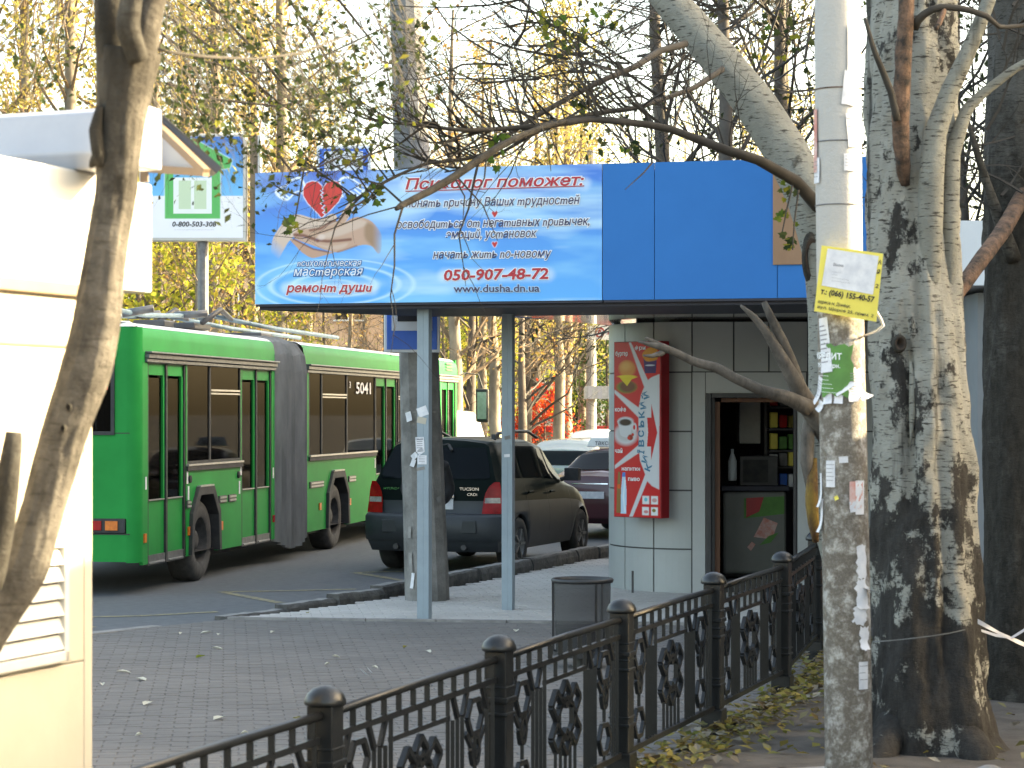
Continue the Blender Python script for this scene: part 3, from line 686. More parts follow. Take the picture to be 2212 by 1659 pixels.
b = MB(); b.prism([(p.x, p.y) for p in q], ZB - .02, ZB + .008); b.build('soffit_panel', M['soffit'], ki, world=True)
def fpanel(u0, u1, mat, nm, z0=ZB, z1=ZT, off=.03, th=.03, kids=None, zt1=None):
    b = MB(); zt1 = zt1 if zt1 is not None else z1
    b.add([Fp(u0, z0, off), Fp(u1, z0, off), Fp(u1, zt1, off), Fp(u0, z1, off), Fp(u0, z0, off - th), Fp(u1, z0, off - th), Fp(u1, zt1, off - th), Fp(u0, z1, off - th)],
          [(0, 1, 2, 3), (7, 6, 5, 4), (0, 4, 5, 1), (1, 5, 6, 2), (2, 6, 7, 3), (3, 7, 4, 0)]); return b.build(nm, mat, ki, world=True)
fpanel(3.392, 3.873, M['fascia_blue'], 'fascia_panel'); fpanel(3.879, 5.0, M['fascia_blue'], 'fascia_panel'); fpanel(5.006, 6.12, M['fascia_blue'], 'fascia_panel')
fpanel(0.0, 3.386, M['fascia_edge'], 'fascia_panel', off=.026)
fpanel(4.965, 5.50, M['plywood'], 'brown_board', z0=3.33, z1=4.19, off=.045, th=.012)
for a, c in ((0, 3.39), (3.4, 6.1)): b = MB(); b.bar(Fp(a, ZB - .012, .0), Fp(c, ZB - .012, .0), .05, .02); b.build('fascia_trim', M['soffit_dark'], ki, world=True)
for s0, s1 in ((0, 6), (6, 5), (5, 4)):
    a, c = plan[s0], plan[s1]; d = (c - a).normalized(); b = MB(); b.bar(a + d * .06 + Vector((0, 0, (ZB + ZT) / 2)), c - d * .06 + Vector((0, 0, (ZB + ZT) / 2)), .03, ZT - ZB - .04); b.build('fascia_panel', M['fascia_blue'], ki, world=True)
# posts
def flyer(parent, c, w, h, mat='paper', rot=0, ux=Vector((1, 0, 0)), n=Vector((0, -1, 0)), curl=0, name='flyer', lines=0, world=True):
    """paper c = centre in world; ux = width direction; n = outward"""
    up = Vector((0, 0, 1)); cr, sr = math.cos(rot), math.sin(rot); u = ux * cr + up * sr; v = up * cr - ux * sr; b = MB(); k = 4
    for j in range(k + 1):
        t = j / k
        for i in range(3):
            s = i / 2 - .5; b.v.append(tuple(Vector(c) + u * (s * w) + v * ((t - .5) * h) + n * (.003 + curl * (1 - t) ** 2 + random.uniform(0, .002))))
    for j in range(k):
        for i in range(2): o_ = j * 3 + i; b.f.append((o_, o_ + 1, o_ + 4, o_ + 3)); b.m.append(0)
    b.v = [tuple(Vector(q) - parent_world(parent)) for q in b.v]
    me = b.mesh(name, [M[mat], M['grey_ink']]); o = link(name, me, parent)
    for l in range(lines):
        zz_ = (.34 - .75 * l / max(1, lines)) * h; b2 = MB(); ww = w * random.uniform(.45, .8)
        cc = Vector(c) + v * zz_ + n * (.0065 + curl * (.5 - zz_ / h) ** 2); b2.add([cc - u * ww / 2 - v * h * .012, cc + u * ww / 2 - v * h * .012, cc + u * ww / 2 + v * h * .012, cc - u * ww / 2 + v * h * .012], [(0, 1, 2, 3)])
        b2.v = [tuple(Vector(q) - parent_world(parent)) for q in b2.v]; b2.build('print_line', M['grey_ink'], o)
    return o
def parent_world(p):
    v = Vector(p.location)
    while p.parent is not None: p = p.parent; v += Vector(p.location)
    return v
def kpost(x, y, w, rz):
    p = G(x, y, .02); b = MB(); b.box((0, 0, 1.5), (w, w, 2.99)); b.box((0, -w / 2 + .001, 1.5), (.01, .006, 2.98)); b.box((w / 2 - .001, 0, 1.5), (.006, .01, 2.98))
    b.m = [0] * 6 + [0] * 12; o = b.build('support_post', M['blue_pole'], ki); o.location = p - ki.location + Vector((0, w / 2, 0)); o.rotation_euler = (0, 0, rz); bevel(o, .006); return o, p + Vector((0, w / 2, 0))
po1, pp1 = kpost(916.5, 1341, .115, R(-14)); po2, pp2 = kpost(1098, 1320, .11, R(-14))
def onpost(po, pp, x, y, w, h, mat, rot=0, lines=0):
    q = F / pp.y; c = Vector(((x - CX) / q, pp.y - .062, 2 + (HY - y) / q)); nrm = Vector((math.sin(R(-14)) , -math.cos(R(-14)), 0)); ux = Vector((math.cos(R(-14)), math.sin(R(-14)), 0))
    l = Matrix.Rotation(R(14), 3, 'Z') @ (c - pp); b = MB(); cr, sr = math.cos(rot), math.sin(rot)
    for i, j in ((-1, -1), (1, -1), (1, 1), (-1, 1)): xx, zz_ = i * w / 2, j * h / 2; b.v.append((l.x + xx * cr - zz_ * sr, -.0605, l.z + xx * sr + zz_ * cr))
    b.f.append((0, 1, 2, 3)); b.m.append(0); o = b.build('flyer', M[mat], po)
    for e in range(lines):
        b = MB(); zz_ = l.z + h * (.32 - .7 * e / lines); b.add([(l.x - w * .36, -.0615, zz_), (l.x + w * .3, -.0615, zz_), (l.x + w * .3, -.0615, zz_ + h * .04), (l.x - w * .36, -.0615, zz_ + h * .04)], [(0, 1, 2, 3)]); b.build('print_line', M['grey_ink'], po)
onpost(po1, pp1, 913, 889, .10, .09, 'paper', .35); onpost(po1, pp1, 911, 908, .09, .06, 'cream', -.2)
onpost(po1, pp1, 907, 960, .085, .14, 'paper', .05, 5); onpost(po1, pp1, 912, 993, .09, .085, 'paper', 0, 4); onpost(po1, pp1, 908, 975, .06, .05, 'paper', .6); onpost(po1, pp1, 909, 1012, .08, .03, 'kerb_top', .2)
onpost(po2, pp2, 1096, 945, .06, .035, 'kerb_top', .2); onpost(po2, pp2, 1096, 971, .065, .09, 'blue_pole', .1); onpost(po2, pp2, 1095, 984, .06, .03, 'paper', .05)
lw = (pp1.y - .066); lettering('lettering', 'РАБОТА', M['ink'], ki, lambda x, y: Vector(((907 - 9 - CX) / F * lw + x, lw - .002 - x * .25, 2 + (HY - 950) / F * lw + y)), 0, .07, .018, world=True)

# ------------------------------------------------------------------ the banner
bn = thing('advertising_banner', Fp(0, ZB, .03), 'blue sky banner with cupped hands, red heart and help advert text on canopy front', 'banner')
BW = 3.386; BH = ZT - ZB
pr = Print(2025, 770, 860, 327); X, Y = pr.X, pr.Y
c1, c2, c3, c4 = (.04, .17, .62), (.07, .40, .86), (.28, .66, .92), (.55, .80, .92)
L_ = lambda a, b, t: np.array(a) * (1 - t[..., None]) + np.array(b) * t[..., None]
t = np.clip(Y / 770, 0, 1); pr.img = L_((.05, .20, .66), (.09, .43, .88), t)
vio = np.clip(1 - np.hypot((X - 150) / 650, (Y + 10) / 300), 0, 1); pr.put(vio, (.12, .16, .55), .9)
cl = np.clip((fbm(X, Y, 520, 150, 3) - .46) * 3.4, 0, 1); pr.put(cl, c3, .7)
cl = np.clip((fbm(X + 300, Y, 700, 110, 11) - .47) * 4.0, 0, 1) * np.clip((X - 500) / 500, 0, 1); pr.put(cl, c4, .8)
pr.put(np.clip(1 - np.hypot((X - 830) / 260, (Y - 210) / 130), 0, 1) ** .6, c4, .8)
def BK(x, y):
    u = (x - 100) / 2025; yt = 125 - 55 * u; yb = 882 - 32 * u; return (x - 100, (y - yt) / (yb - yt) * 770)
def B8(pts): return [BK(163.9 + .5137 * x, 49.2 + .5137 * y) for x, y in pts]
# ripples
cx, cy = BK(575, 770)
for rx, ry, w, a in ((470, 150, .05, .55), (380, 112, .08, .8), (250, 66, .16, .6), (120, 30, .3, .5)):
    d = np.abs(np.hypot((X - cx) / rx, (Y - cy) / ry) - 1); pr.put(np.clip(1 - d / w, 0, 1), (.62, .85, .96), a)
d = np.hypot((X - cx) / 430, (Y - cy) / 130); pr.put(np.clip((1 - np.abs(d - .75) / .17), 0, 1), (.05, .36, .85), .6)
# wings and heart
lw_ = B8([(455, 285), (420, 215), (375, 200), (300, 230), (235, 290), (120, 345), (150, 410), (240, 450), (290, 420), (330, 375), (400, 345), (440, 380)])
rw_ = B8([(860, 250), (890, 205), (935, 195), (1000, 205), (1060, 250), (1130, 290), (1200, 310), (1130, 350), (1110, 410), (1050, 385), (970, 345), (920, 360), (890, 420)])
for wg in (lw_, rw_):
    m = pr.poly(wg); g = pr.blur(m, 12); pr.put(np.clip(g * 3, 0, 1), (.88, .94, 1.0), .95); pr.put(pr.blur(pr.poly([((p[0] - np.mean([q[0] for q in wg])) * .9 + np.mean([q[0] for q in wg]), (p[1] - np.mean([q[1] for q in wg])) * .88 + np.mean([q[1] for q in wg])) for p in wg]), 4), (.06, .27, .74), .9)
for (a, c) in (((130, 370), (235, 440)), ((160, 350), (270, 420)), ((1060, 300), (1150, 345)), ((1040, 330), (1110, 385))): pr.put(pr.line(B8([a, c]), 5), (.85, .93, 1), .9)
ht = B8([(668, 335), (655, 290), (610, 248), (545, 238), (480, 262), (440, 325), (442, 400), (490, 480), (570, 560), (655, 645), (690, 620), (760, 560), (850, 470), (890, 390), (893, 310), (850, 250), (785, 232), (720, 255), (680, 300)])
m = pr.poly(ht, False); pr.put(np.clip(pr.blur(m, 10) * 2.2, 0, 1), (.9, .92, .96), .9); pr.put(pr.blur(m, 1.5), (.60, .035, .035)); pr.put(pr.blur(pr.poly(B8([(700, 290), (790, 250), (870, 330), (840, 440), (700, 580), (690, 400)])), 14), (.70, .07, .05), .55)
st = [(668, 330), (640, 345), (672, 370), (640, 390), (668, 410), (645, 440), (675, 460), (640, 490), (690, 510), (655, 540), (700, 560), (665, 590), (695, 610), (672, 640)]
pr.put(pr.line(B8(st), 2.6), (.62, .68, .80)); pr.put(pr.line(B8([(p[0] + 14, p[1]) for p in st[::-1]]), 1.8), (.25, .25, .45), .6)
# hands
skin, skd, skl = (.54, .34, .25), (.20, .07, .045), (.64, .49, .40)
hA = B8([(90, 1150), (60, 1050), (80, 900), (140, 790), (230, 680), (300, 625), (400, 612), (560, 655), (680, 650), (740, 612), (800, 605), (832, 640), (820, 690), (850, 672), (905, 570), (970, 485), (1015, 466), (1037, 490), (1010, 570), (940, 690), (880, 745), (760, 800), (640, 850), (560, 900), (450, 862), (350, 850), (300, 890), (260, 930), (200, 1030), (140, 1130)])
m = pr.blur(pr.poly(hA), 3); fade = np.clip((BK(0, 560)[1] - Y + (X - 60) * .9) / 110, 0, 1); pr.put(m * fade, skl)
pr.put(pr.blur(pr.poly(B8([(330, 840), (400, 780), (560, 770), (700, 740), (820, 700), (900, 600), (1000, 490), (1025, 500), (940, 680), (860, 750), (700, 810), (560, 890), (430, 860)])), 7) * m, (.50, .29, .19), .75)
pr.put(pr.blur(pr.line(B8([(520, 790), (640, 770), (720, 720), (830, 672)]), 7), 4) * m, skd, .9); pr.put(pr.blur(pr.line(B8([(860, 690), (930, 590), (1010, 500)]), 6), 4) * m, skd, .45)
hC = B8([(285, 890), (360, 900), (460, 950), (560, 1000), (680, 1025), (800, 1035), (740, 1055), (600, 1092), (530, 1096), (430, 1040), (350, 965)])
m = pr.blur(pr.poly(hC), 3); pr.put(m, (.52, .31, .22))
hB = B8([(600, 855), (650, 805), (800, 770), (900, 720), (1000, 655), (1100, 640), (1220, 680), (1300, 760), (1350, 850), (1345, 1000), (1310, 1050), (1240, 970), (1160, 950), (1060, 965), (960, 1000), (850, 1035), (760, 1025), (640, 990), (540, 955), (420, 915), (340, 880), (335, 850), (380, 842), (450, 868), (560, 895), (640, 912), (605, 885)])
m = pr.blur(pr.poly(hB), 3); f2 = np.clip((BK(870, 0)[0] - X) / 70, 0, 1); pr.put(m * f2, skin)
pr.put(pr.blur(pr.poly(B8([(620, 850), (800, 785), (1000, 690), (1120, 670), (1180, 720), (1000, 800), (860, 850), (700, 880)])), 12) * m, skl, .8)
pr.put(pr.blur(pr.poly(B8([(360, 862), (480, 900), (640, 950), (800, 960), (960, 930), (900, 990), (760, 1000), (560, 940)])), 9) * m, skl, .6)
pr.put(pr.blur(pr.poly(B8([(1180, 700), (1330, 800), (1345, 1040), (1220, 950), (1150, 850)])), 16) * m * f2, (.28, .17, .09), .7)
for ln, w, a in (([(610, 900), (720, 912), (850, 905), (990, 890)], 8, .9), ([(340, 840), (450, 850), (560, 885), (610, 905)], 9, .9), ([(330, 890), (450, 950), (560, 1000), (720, 1030)], 5, .8), ([(840, 1030), (960, 995), (1060, 960)], 5, .5)): pr.put(pr.blur(pr.line(B8(ln), w), 3), skd, a)
pr.put(pr.ell(*B8([(650, 865)])[0], 22, 16, .4), (.74, .60, .54), .7)
for (hx, hy, s) in ((1515, 358, 17), (1515, 532, 16)):
    x_, y_ = BK(hx, hy); hp = [(x_, y_ - s * .5), (x_ - s * .5, y_ - s), (x_ - s, y_ - s * .5), (x_ - s * .8, y_ + s * .1), (x_, y_ + s * 1.2), (x_ + s * .8, y_ + s * .1), (x_ + s, y_ - s * .5), (x_ + s * .5, y_ - s)]
    m = pr.poly(hp); pr.put(np.clip(pr.blur(m, 6) * 2.2, 0, 1), (.8, .88, .95), .7); pr.put(pr.blur(m, 1.5), (.58, .03, .03))
# soft halos behind the red lines
for a, c, y0_, y1_ in ((1000, 2025, 195, 185), (290, 800, 792, 788), (1225, 1820, 712, 705)):
    p0, p1 = BK(a, y0_), BK(c, y1_); pr.put(pr.blur(pr.line([p0, p1], 34), 14), (.75, .87, .96), .55)
A3 = np.array(CA[:]); D3 = np.array(CD[:]); N3 = np.array(CN[:])
pr.build('printed_sheet', printmat('banner_print'), bn, lambda u, v: A3 + D3 * (u * BW)[:, None] + N3 * .034 + np.stack([0 * u, 0 * u, ZT - v * BH], 1), world=True)
def btext(body, x0, x1, ya, yb, h, mat, off=0, halo=None, shear=.22, hw=.075, lift=0):
    """x0..x1 and baselines ya (at x0), yb (at x1) in the drawing frame; h cap height there"""
    (u0, v0), (u1, v1) = BK(x0, ya), BK(x1, yb); s = BW / 2025; sv = BH / 770
    def place(off_):
        return lambda x, y: Fp(x * s, ZT - (v0 + (v1 - v0) * (x - u0) / (u1 - u0)) * sv + y * sv, off_)
    if halo: lettering('lettering', body, M[halo], bn, place(.038), u0, u1, h, shear, hw, world=True)
    lettering('lettering', body, M[mat], bn, place(.041), u0, u1, h, shear, off, world=True)
btext('Психолог поможет:', 1000, 2022, 218, 192, 62, 'txt_red', .02, 'txt_white')
btext('понять причину Ваших трудностей'.replace('т', 'm').replace('и', 'u').replace('п', 'n'), 1003, 2000, 322, 300, 50, 'txt_navy', .008, 'txt_white')
btext('освободиться от негативных привычек,'.replace('т', 'm').replace('и', 'u').replace('п', 'n'), 947, 2055, 443, 420, 49, 'txt_navy', .008, 'txt_white')
btext('эмоций, установок'.replace('т', 'm').replace('и', 'u').replace('й', 'ŭ'), 1235, 1757, 500, 490, 49, 'txt_navy', .008, 'txt_white')
btext('начать жить по-новому'.replace('т', 'm').replace('и', 'u').replace('п', 'n'), 1160, 1838, 615, 606, 49, 'txt_navy', .008, 'txt_white')
btext('050-907-48-72', 1225, 1820, 740, 728, 62, 'txt_red', .028, 'txt_white', .12)
btext('www.dusha.dn.ua', 1280, 1772, 808, 803, 44, 'txt_navy', .012, 'txt_pale', 0)
btext('психологическая'.replace('п', 'n').replace('и', 'u'), 355, 738, 662, 658, 38, 'txt_white', .0, 'txt_mid')
btext('мастерская'.replace('т', 'm'), 335, 747, 718, 712, 52, 'txt_white', .0, 'txt_mid')
btext('ремонт души'.replace('т', 'm').replace('и', 'u'), 290, 800, 812, 806, 52, 'txt_red', .02, 'txt_white')
(u0, v0), (u1, v1) = BK(998, 232), BK(2026, 200); b = MB(); s = BW / 2025; sv = BH / 770
b.add([Fp(u0 * s, ZT - v0 * sv, .0395), Fp(u1 * s, ZT - v1 * sv, .0395), Fp(u1 * s, ZT - (v1 - 5) * sv, .0395), Fp(u0 * s, ZT - (v0 - 5) * sv, .0395)], [(0, 1, 2, 3)]); b.build('underline', M['txt_red'], bn, world=True)

# ------------------------------------------------------------------ red light box on the rounded corner
A = Vector((1.115, 25.34, 0)); B_ = Vector((1.607, 24.93, 0)); e = (B_ - A); RWd = e.length; e.normalize(); nf = Vector((e.y, -e.x, 0)); bk = -nf
rz0, rz1 = 2 + (HY - 1119) / 199.5, 2 + (HY - 737) / 199.5
rb = thing('menu_light_box', (A.x, A.y, rz0), 'tall red light box sign with burger, coffee cup and bottles beside the kiosk door', 'sign')
b = MB(); q = [A, B_, B_ + bk * .15, A + bk * .15]; b.prism([(p.x, p.y) for p in q], rz0, rz1); bevel(b.build('box', M['red_box'], rb, world=True), .006)
for z_ in (rz0 + .3, rz1 - .3): b = MB(); m_ = (A + B_) / 2 + bk * .12 + Vector((0, 0, z_)); b.bar(m_, m_ + bk * .14, .05, .05); b.build('bracket', M['dark_frame'], rb, world=True)
ps = Print(440, 1540, 176, 600); X, Y = ps.X, ps.Y; ps.img[:] = (.58, .018, .022)
P_ = lambda pts: [(x - 80 - (y - 35) / 1540 * 10, y - 35) for x, y in pts]
wh = (.60, .62, .66)
for pl, sm in ((([(218, 35), (240, 35), (405, 370), (440, 345), (515, 318), (520, 1330), (450, 1300), (405, 1258), (265, 1580), (232, 1578), (385, 1200), (335, 1080), (325, 1010), (88, 1158), (88, 1125), (320, 940), (318, 700), (78, 480), (78, 448), (318, 612), (340, 500), (370, 430), (330, 330)]), False),):
    ps.put(ps.blur(ps.poly(P_(pl), sm), 5), wh)
for pl in ([(400, 700), (440, 700), (440, 580), (498, 830), (440, 1075), (438, 955), (400, 955), (410, 830)],): ps.put(ps.blur(ps.poly(P_(pl), False), 2), (.58, .018, .022))
def pe_(x, y, rx, ry, c, a=1, s=.2): q = P_([(x, y)])[0]; ps.put(ps.ell(q[0], q[1], rx, ry, s), c, a)
# burger
pe_(200, 430, 95, 52, (.12, .22, .02)); pe_(210, 425, 78, 48, (.16, .05, .02)); ps.put(ps.poly(P_([(125, 335), (310, 340), (250, 360), (205, 420), (150, 365)]), False), (.72, .55, .02)); pe_(205, 268, 78, 72, (.62, .24, .04)); pe_(190, 245, 50, 38, (.75, .42, .12), .7, .5); pe_(200, 335, 88, 12, (.75, .58, .03))
# fries
ps.put(ps.poly(P_([(360, 170), (490, 170), (480, 310), (375, 310)]), False), (.05, .02, .12)); ps.put(ps.blur(ps.poly(P_([(350, 140), (400, 90), (480, 85), (495, 130), (490, 190), (400, 205), (365, 180)])), 5), (.66, .26, .02)); pe_(425, 240, 45, 7, (.6, .6, .7))
# cup
pe_(195, 850, 110, 92, wh); pe_(195, 842, 88, 66, (.5, .5, .52)); ps.put(ps.poly(P_([(122, 720), (262, 730), (250, 800), (225, 870), (150, 860), (130, 790)])), wh); pe_(192, 732, 74, 38, wh); pe_(190, 742, 60, 30, (.03, .015, .01)); pe_(278, 785, 22, 38, wh); pe_(276, 785, 11, 22, (.58, .018, .022)); pe_(240, 875, 26, 26, (.30, .02, .01)); pe_(225, 880, 15, 15, (.6, .03, .02)); pe_(262, 850, 13, 13, (.55, .03, .02))
# bottles
ps.put(ps.poly(P_([(122, 1180), (142, 1180), (150, 1330), (155, 1545), (108, 1545), (112, 1340)]), False), (.25, .14, .04)); ps.put(ps.poly(P_([(118, 1290), (145, 1290), (146, 1330), (116, 1330)]), False), (.7, .12, .02)); ps.put(ps.poly(P_([(165, 1190), (190, 1190), (205, 1340), (205, 1550), (150, 1550), (152, 1340)]), False), (.45, .66, .85)); ps.put(ps.poly(P_([(163, 1185), (192, 1185), (192, 1225), (163, 1225)]), False), (.05, .22, .65)); ps.put(ps.line(P_([(190, 1260), (175, 1400), (190, 1530)]), 8), (.75, .85, .92), .8)
for (x, y) in ((392, 1425), (475, 1425), (390, 1522), (475, 1522)): ps.put(ps.blur(ps.poly(P_([(x - 33, y - 36), (x + 33, y - 36), (x + 33, y + 36), (x - 33, y + 36)]), False), 5), (.72, .74, .76))
pe_(392, 1420, 16, 18, (.12, .5, .6)); pe_(475, 1425, 24, 18, (.55, .2, .2), .8); pe_(395, 1528, 22, 14, (.6, .1, .1), .8); pe_(470, 1515, 18, 15, (.25, .18, .05))
An, en, nn_ = np.array(A[:]), np.array(e[:]), np.array(nf[:])
ps.build('printed_face', printmat('menu_print', .25), rb, lambda u, v: An + en * (.012 + u * (RWd - .024))[:, None] + nn_ * .003 + np.stack([0 * u, 0 * u, rz1 - .01 - v * (rz1 - rz0 - .02)], 1), world=True)
SC_ = (RWd - .024) / 440; SV_ = (rz1 - rz0 - .02) / 1540
def rpl(x, y, rot=0):
    qx, qy = P_([(x, y)])[0]; c, s_ = math.cos(rot), math.sin(rot)
    return lambda a, h: A + e * (.012 + (qx + (a * c - h * s_)) * SC_) + nf * .005 + Vector((0, 0, rz1 - .01 - (qy - (a * s_ + h * c)) * SV_))
for body, x, y, w, h in (('бургер', 92, 150, 118, 40), ('фри', 280, 100, 100, 36), ('кофе', 90, 645, 105, 40), ('чай', 92, 1012, 72, 40), ('напитки', 160, 1168, 175, 36), ('пиво', 222, 1258, 110, 36)):
    lettering('lettering', body, M['txt_white'], rb, rpl(x, y), 0, w, h, 0, .02, world=True)
for ch, x, y, a in (('К', 428, 1172, 68), ('И', 400, 1100, 74), ('Ї', 372, 1018, 80), ('В', 372, 952, 90), ('С', 370, 868, 90), ('Ь', 372, 782, 92), ('К', 376, 698, 95), ('И', 390, 615, 102), ('Й', 420, 520, 110)):
    lettering('lettering', ch, M['txt_teal'], rb, rpl(x, y, R(a)), 0, 24 if ch == 'Ї' else 54, 52, 0, .035, world=True)

# ------------------------------------------------------------------ things inside the kiosk
def inside(x0, x1, y0, y1, Y): a, c = W(x0, y1, Y), W(x1, y0, Y); return a, c
a, c = inside(1563, 1700, 1062, 1232, 26.1)
fz = thing('chest_freezer', ((a.x + c.x) / 2, 26.4, a.z), 'white upright freezer cabinet with red and green decal inside the doorway', 'freezer')
b = MB(); b.box(((a.x + c.x) / 2, 26.45, (.17 + c.z) / 2), (c.x - a.x, .6, c.z - .17)); M['freezer'] = pm('shaded_white_freezer', (.17, .175, .16), (.14, .145, .13), 3, .5); bevel(b.build('body', M['freezer'], fz, world=True), .03)  # freezer white darkened in its colour to suit the shaded doorway
b = MB(); b.box(((a.x + c.x) / 2, 26.42, c.z + .035), (c.x - a.x + .05, .68, .06)); bevel(b.build('lid', M['soffit_dark'], fz, world=True), .012)
def decal(nm, mat, pts, par, Y=26.143): b = MB(); b.add([W(x, y, Y) for x, y in pts], [tuple(range(len(pts)))]); b.build(nm, M[mat], par, world=True)
decal('decal', 'paper_g', [(1607, 1120), (1607, 1076), (1694, 1072), (1694, 1110)], fz); decal('decal', 'red_box', [(1612, 1118), (1612, 1076), (1650, 1074), (1640, 1105)], fz, 26.14); decal('decal', 'paper_r', [(1628, 1160), (1650, 1118), (1680, 1130), (1668, 1165)], fz, 26.14); decal('decal', 'paper_g', [(1640, 1178), (1660, 1158), (1682, 1150), (1665, 1172)], fz, 26.137); decal('decal', 'paper_r', [(1614, 1182), (1624, 1170), (1632, 1176), (1622, 1190)], fz, 26.14)
a, c = inside(1598, 1680, 985, 1050, 26.4)
mw = thing('microwave_oven', ((a.x + c.x) / 2, 26.5, a.z), 'black microwave oven standing on top of the freezer', 'microwave')
b = MB(); b.box(((a.x + c.x) / 2, 26.55, (a.z + c.z) / 2), (c.x - a.x, .34, c.z - a.z)); bevel(b.build('body', M['dark_frame'], mw, world=True), .01)
b = MB(); b.box(((a.x + c.x) / 2 - .04, 26.375, (a.z + c.z) / 2), ((c.x - a.x) * .66, .01, (c.z - a.z) * .75)); b.build('door', M['black_rubber'], mw, world=True)
p = W(1583, 1052, 26.3); b = MB(); b.lathe([(.045, 0), (.05, .02), (.05, .22), (.03, .28), (.018, .31), (.018, .36)], (p.x, 26.35, 1.22), 14); tag(b.build('bottle', M['sign_white'], smooth=True), 'white bottle standing left of the microwave on the freezer', 'bottle')
a, c = inside(1594, 1640, 862, 958, 27.4); b = MB(); b.box(((a.x + c.x) / 2, 27.4, (a.z + c.z) / 2 + .1), (c.x - a.x, .3, c.z - a.z + .2)); o = bevel(b.build('wall_cabinet', M['white_plastic']), .01); tag(o, 'tall white wall cabinet hanging at the back of the kiosk', 'cabinet')
a, c = inside(1662, 1722, 888, 1060, 26.6)
sh = thing('snack_shelf', ((a.x + c.x) / 2, 26.7, .17), 'dark shelf rack stacked with coloured snack packs inside kiosk', 'shelf')
b = MB(); b.box((c.x + .02, 26.75, 1.3), (.03, .35, 2.2)); b.box((a.x - .02, 26.85, 1.3), (.03, .1, 2.2)); b.build('upright', M['dark_frame'], sh, world=True)
for z_ in (1.12, 1.36, 1.55, 1.8, 2.05): b = MB(); b.box(((a.x + c.x) / 2, 26.75, z_), (c.x - a.x, .33, .02)); b.build('board', M['dark_frame'], sh, world=True)
for z_, cols in ((1.56, ('paper_y', 'paper_g', 'paper_g')), (1.81, ('paper_y', 'red_lens', 'leaf_yellow')), (1.37, ('paper', 'kerb_top', 'paper_y')), (2.06, ('red_lens', 'dark_frame', 'dark_frame')), (1.13, ('paper', 'sign_blue', 'paper'))):
    for k_, cm in enumerate(cols):
        x_ = a.x + (c.x - a.x) * (k_ + .5) / 3; h_ = random.uniform(.13, .19); b = MB(); b.box((x_, 26.66, z_ + h_ / 2 + .01), (.09, .12, h_)); o = bevel(b.build('snack_pack', M[cm]), .012)
        tag(o, {'paper_y': 'yellow', 'paper_g': 'green', 'red_lens': 'red', 'leaf_yellow': 'mustard', 'paper': 'white', 'kerb_top': 'grey', 'dark_frame': 'dark', 'sign_blue': 'blue'}[cm] + ' snack pack ' + ('first', 'middle', 'last')[k_] + ' from the door on the shelf at ' + {1.56: 'third', 1.81: 'fourth', 1.37: 'second', 2.06: 'top', 1.13: 'lowest'}[z_] + ' level', 'snack pack', 'snack packs on the kiosk shelf')

# ------------------------------------------------------------------ litter bin
bx = G(1258, 1447); bn2 = thing('litter_bin', (bx.x, bx.y, 0), 'dark perforated metal litter bin on a short stand behind the fence', 'litter bin')
def perfmat():
    m = bpy.data.materials.new('perforated_metal'); m.use_nodes = True; nt = m.node_tree; p = nt.nodes["Principled BSDF"]; p.inputs["Base Color"].default_value = (.045, .045, .048, 1); p.inputs["Roughness"].default_value = .45; p.inputs["Metallic"].default_value = .3
    tc = N(nt, "ShaderNodeTexCoord"); v = N(nt, "ShaderNodeTexVoronoi"); v.inputs["Scale"].default_value = 170; v.inputs["Randomness"].default_value = 0
    mp = N(nt, "ShaderNodeMapping"); mp.inputs["Rotation"].default_value = (.5, .4, .785); nt.links.new(tc.outputs["Object"], mp.inputs[0]); nt.links.new(mp.outputs[0], v.inputs["Vector"])
    r = ramp(nt, v.outputs["Distance"], [(0, .62), (1, .62)]); nt.links.new(r, p.inputs["Alpha"]); return m
M['perf'] = perfmat(); r0 = .222; zb_, zt_ = .12, .70
b = MB(); b.lathe([(r0 * .93, zb_), (r0 * .97, (zb_ + zt_) / 2), (r0, zt_)], (0, 0, 0), 40, cap=False); b.build('basket', M['perf'], bn2, smooth=True)
b = MB(); b.lathe([(r0 + .0, zt_ - .02), (r0 + .016, zt_ - .02), (r0 + .022, zt_), (r0 + .012, zt_ + .012), (r0 - .008, zt_ + .006), (r0 - .008, zt_ - .02)], (0, 0, 0), 40, cap=False); b.build('rim', M['bin'], bn2, smooth=True)
b = MB(); b.lathe([(r0 * .90, zb_ + .01), (r0 * .92, zb_ + .2), (r0 * .90, zb_ + .22), (.02, zb_ + .2)], (0, 0, 0), 30); b.build('liner_rubbish', M['black_rubber'], bn2, smooth=True)
b = MB(); b.lathe([(.045, .0), (.045, .12)], (0, 0, 0), 16); b.lathe([(.14, .0), (.14, .012)], (0, 0, 0), 24); b.build('stand', M['bin'], bn2)
for a_ in (R(-50), R(60), R(180)): b = MB(); b.bar(Vector((math.cos(a_) * (r0 + .003), math.sin(a_) * (r0 + .003), zb_)), Vector((math.cos(a_) * (r0 + .006), math.sin(a_) * (r0 + .006), zt_ - .01)), .02, .01); b.build('strap', M['bin'], bn2)
b = MB(); b.lathe([(r0 + .004, zb_ - .01), (r0 + .006, zb_ + .03)], (0, 0, 0), 40, cap=False); b.build('band', M['bin'], bn2)
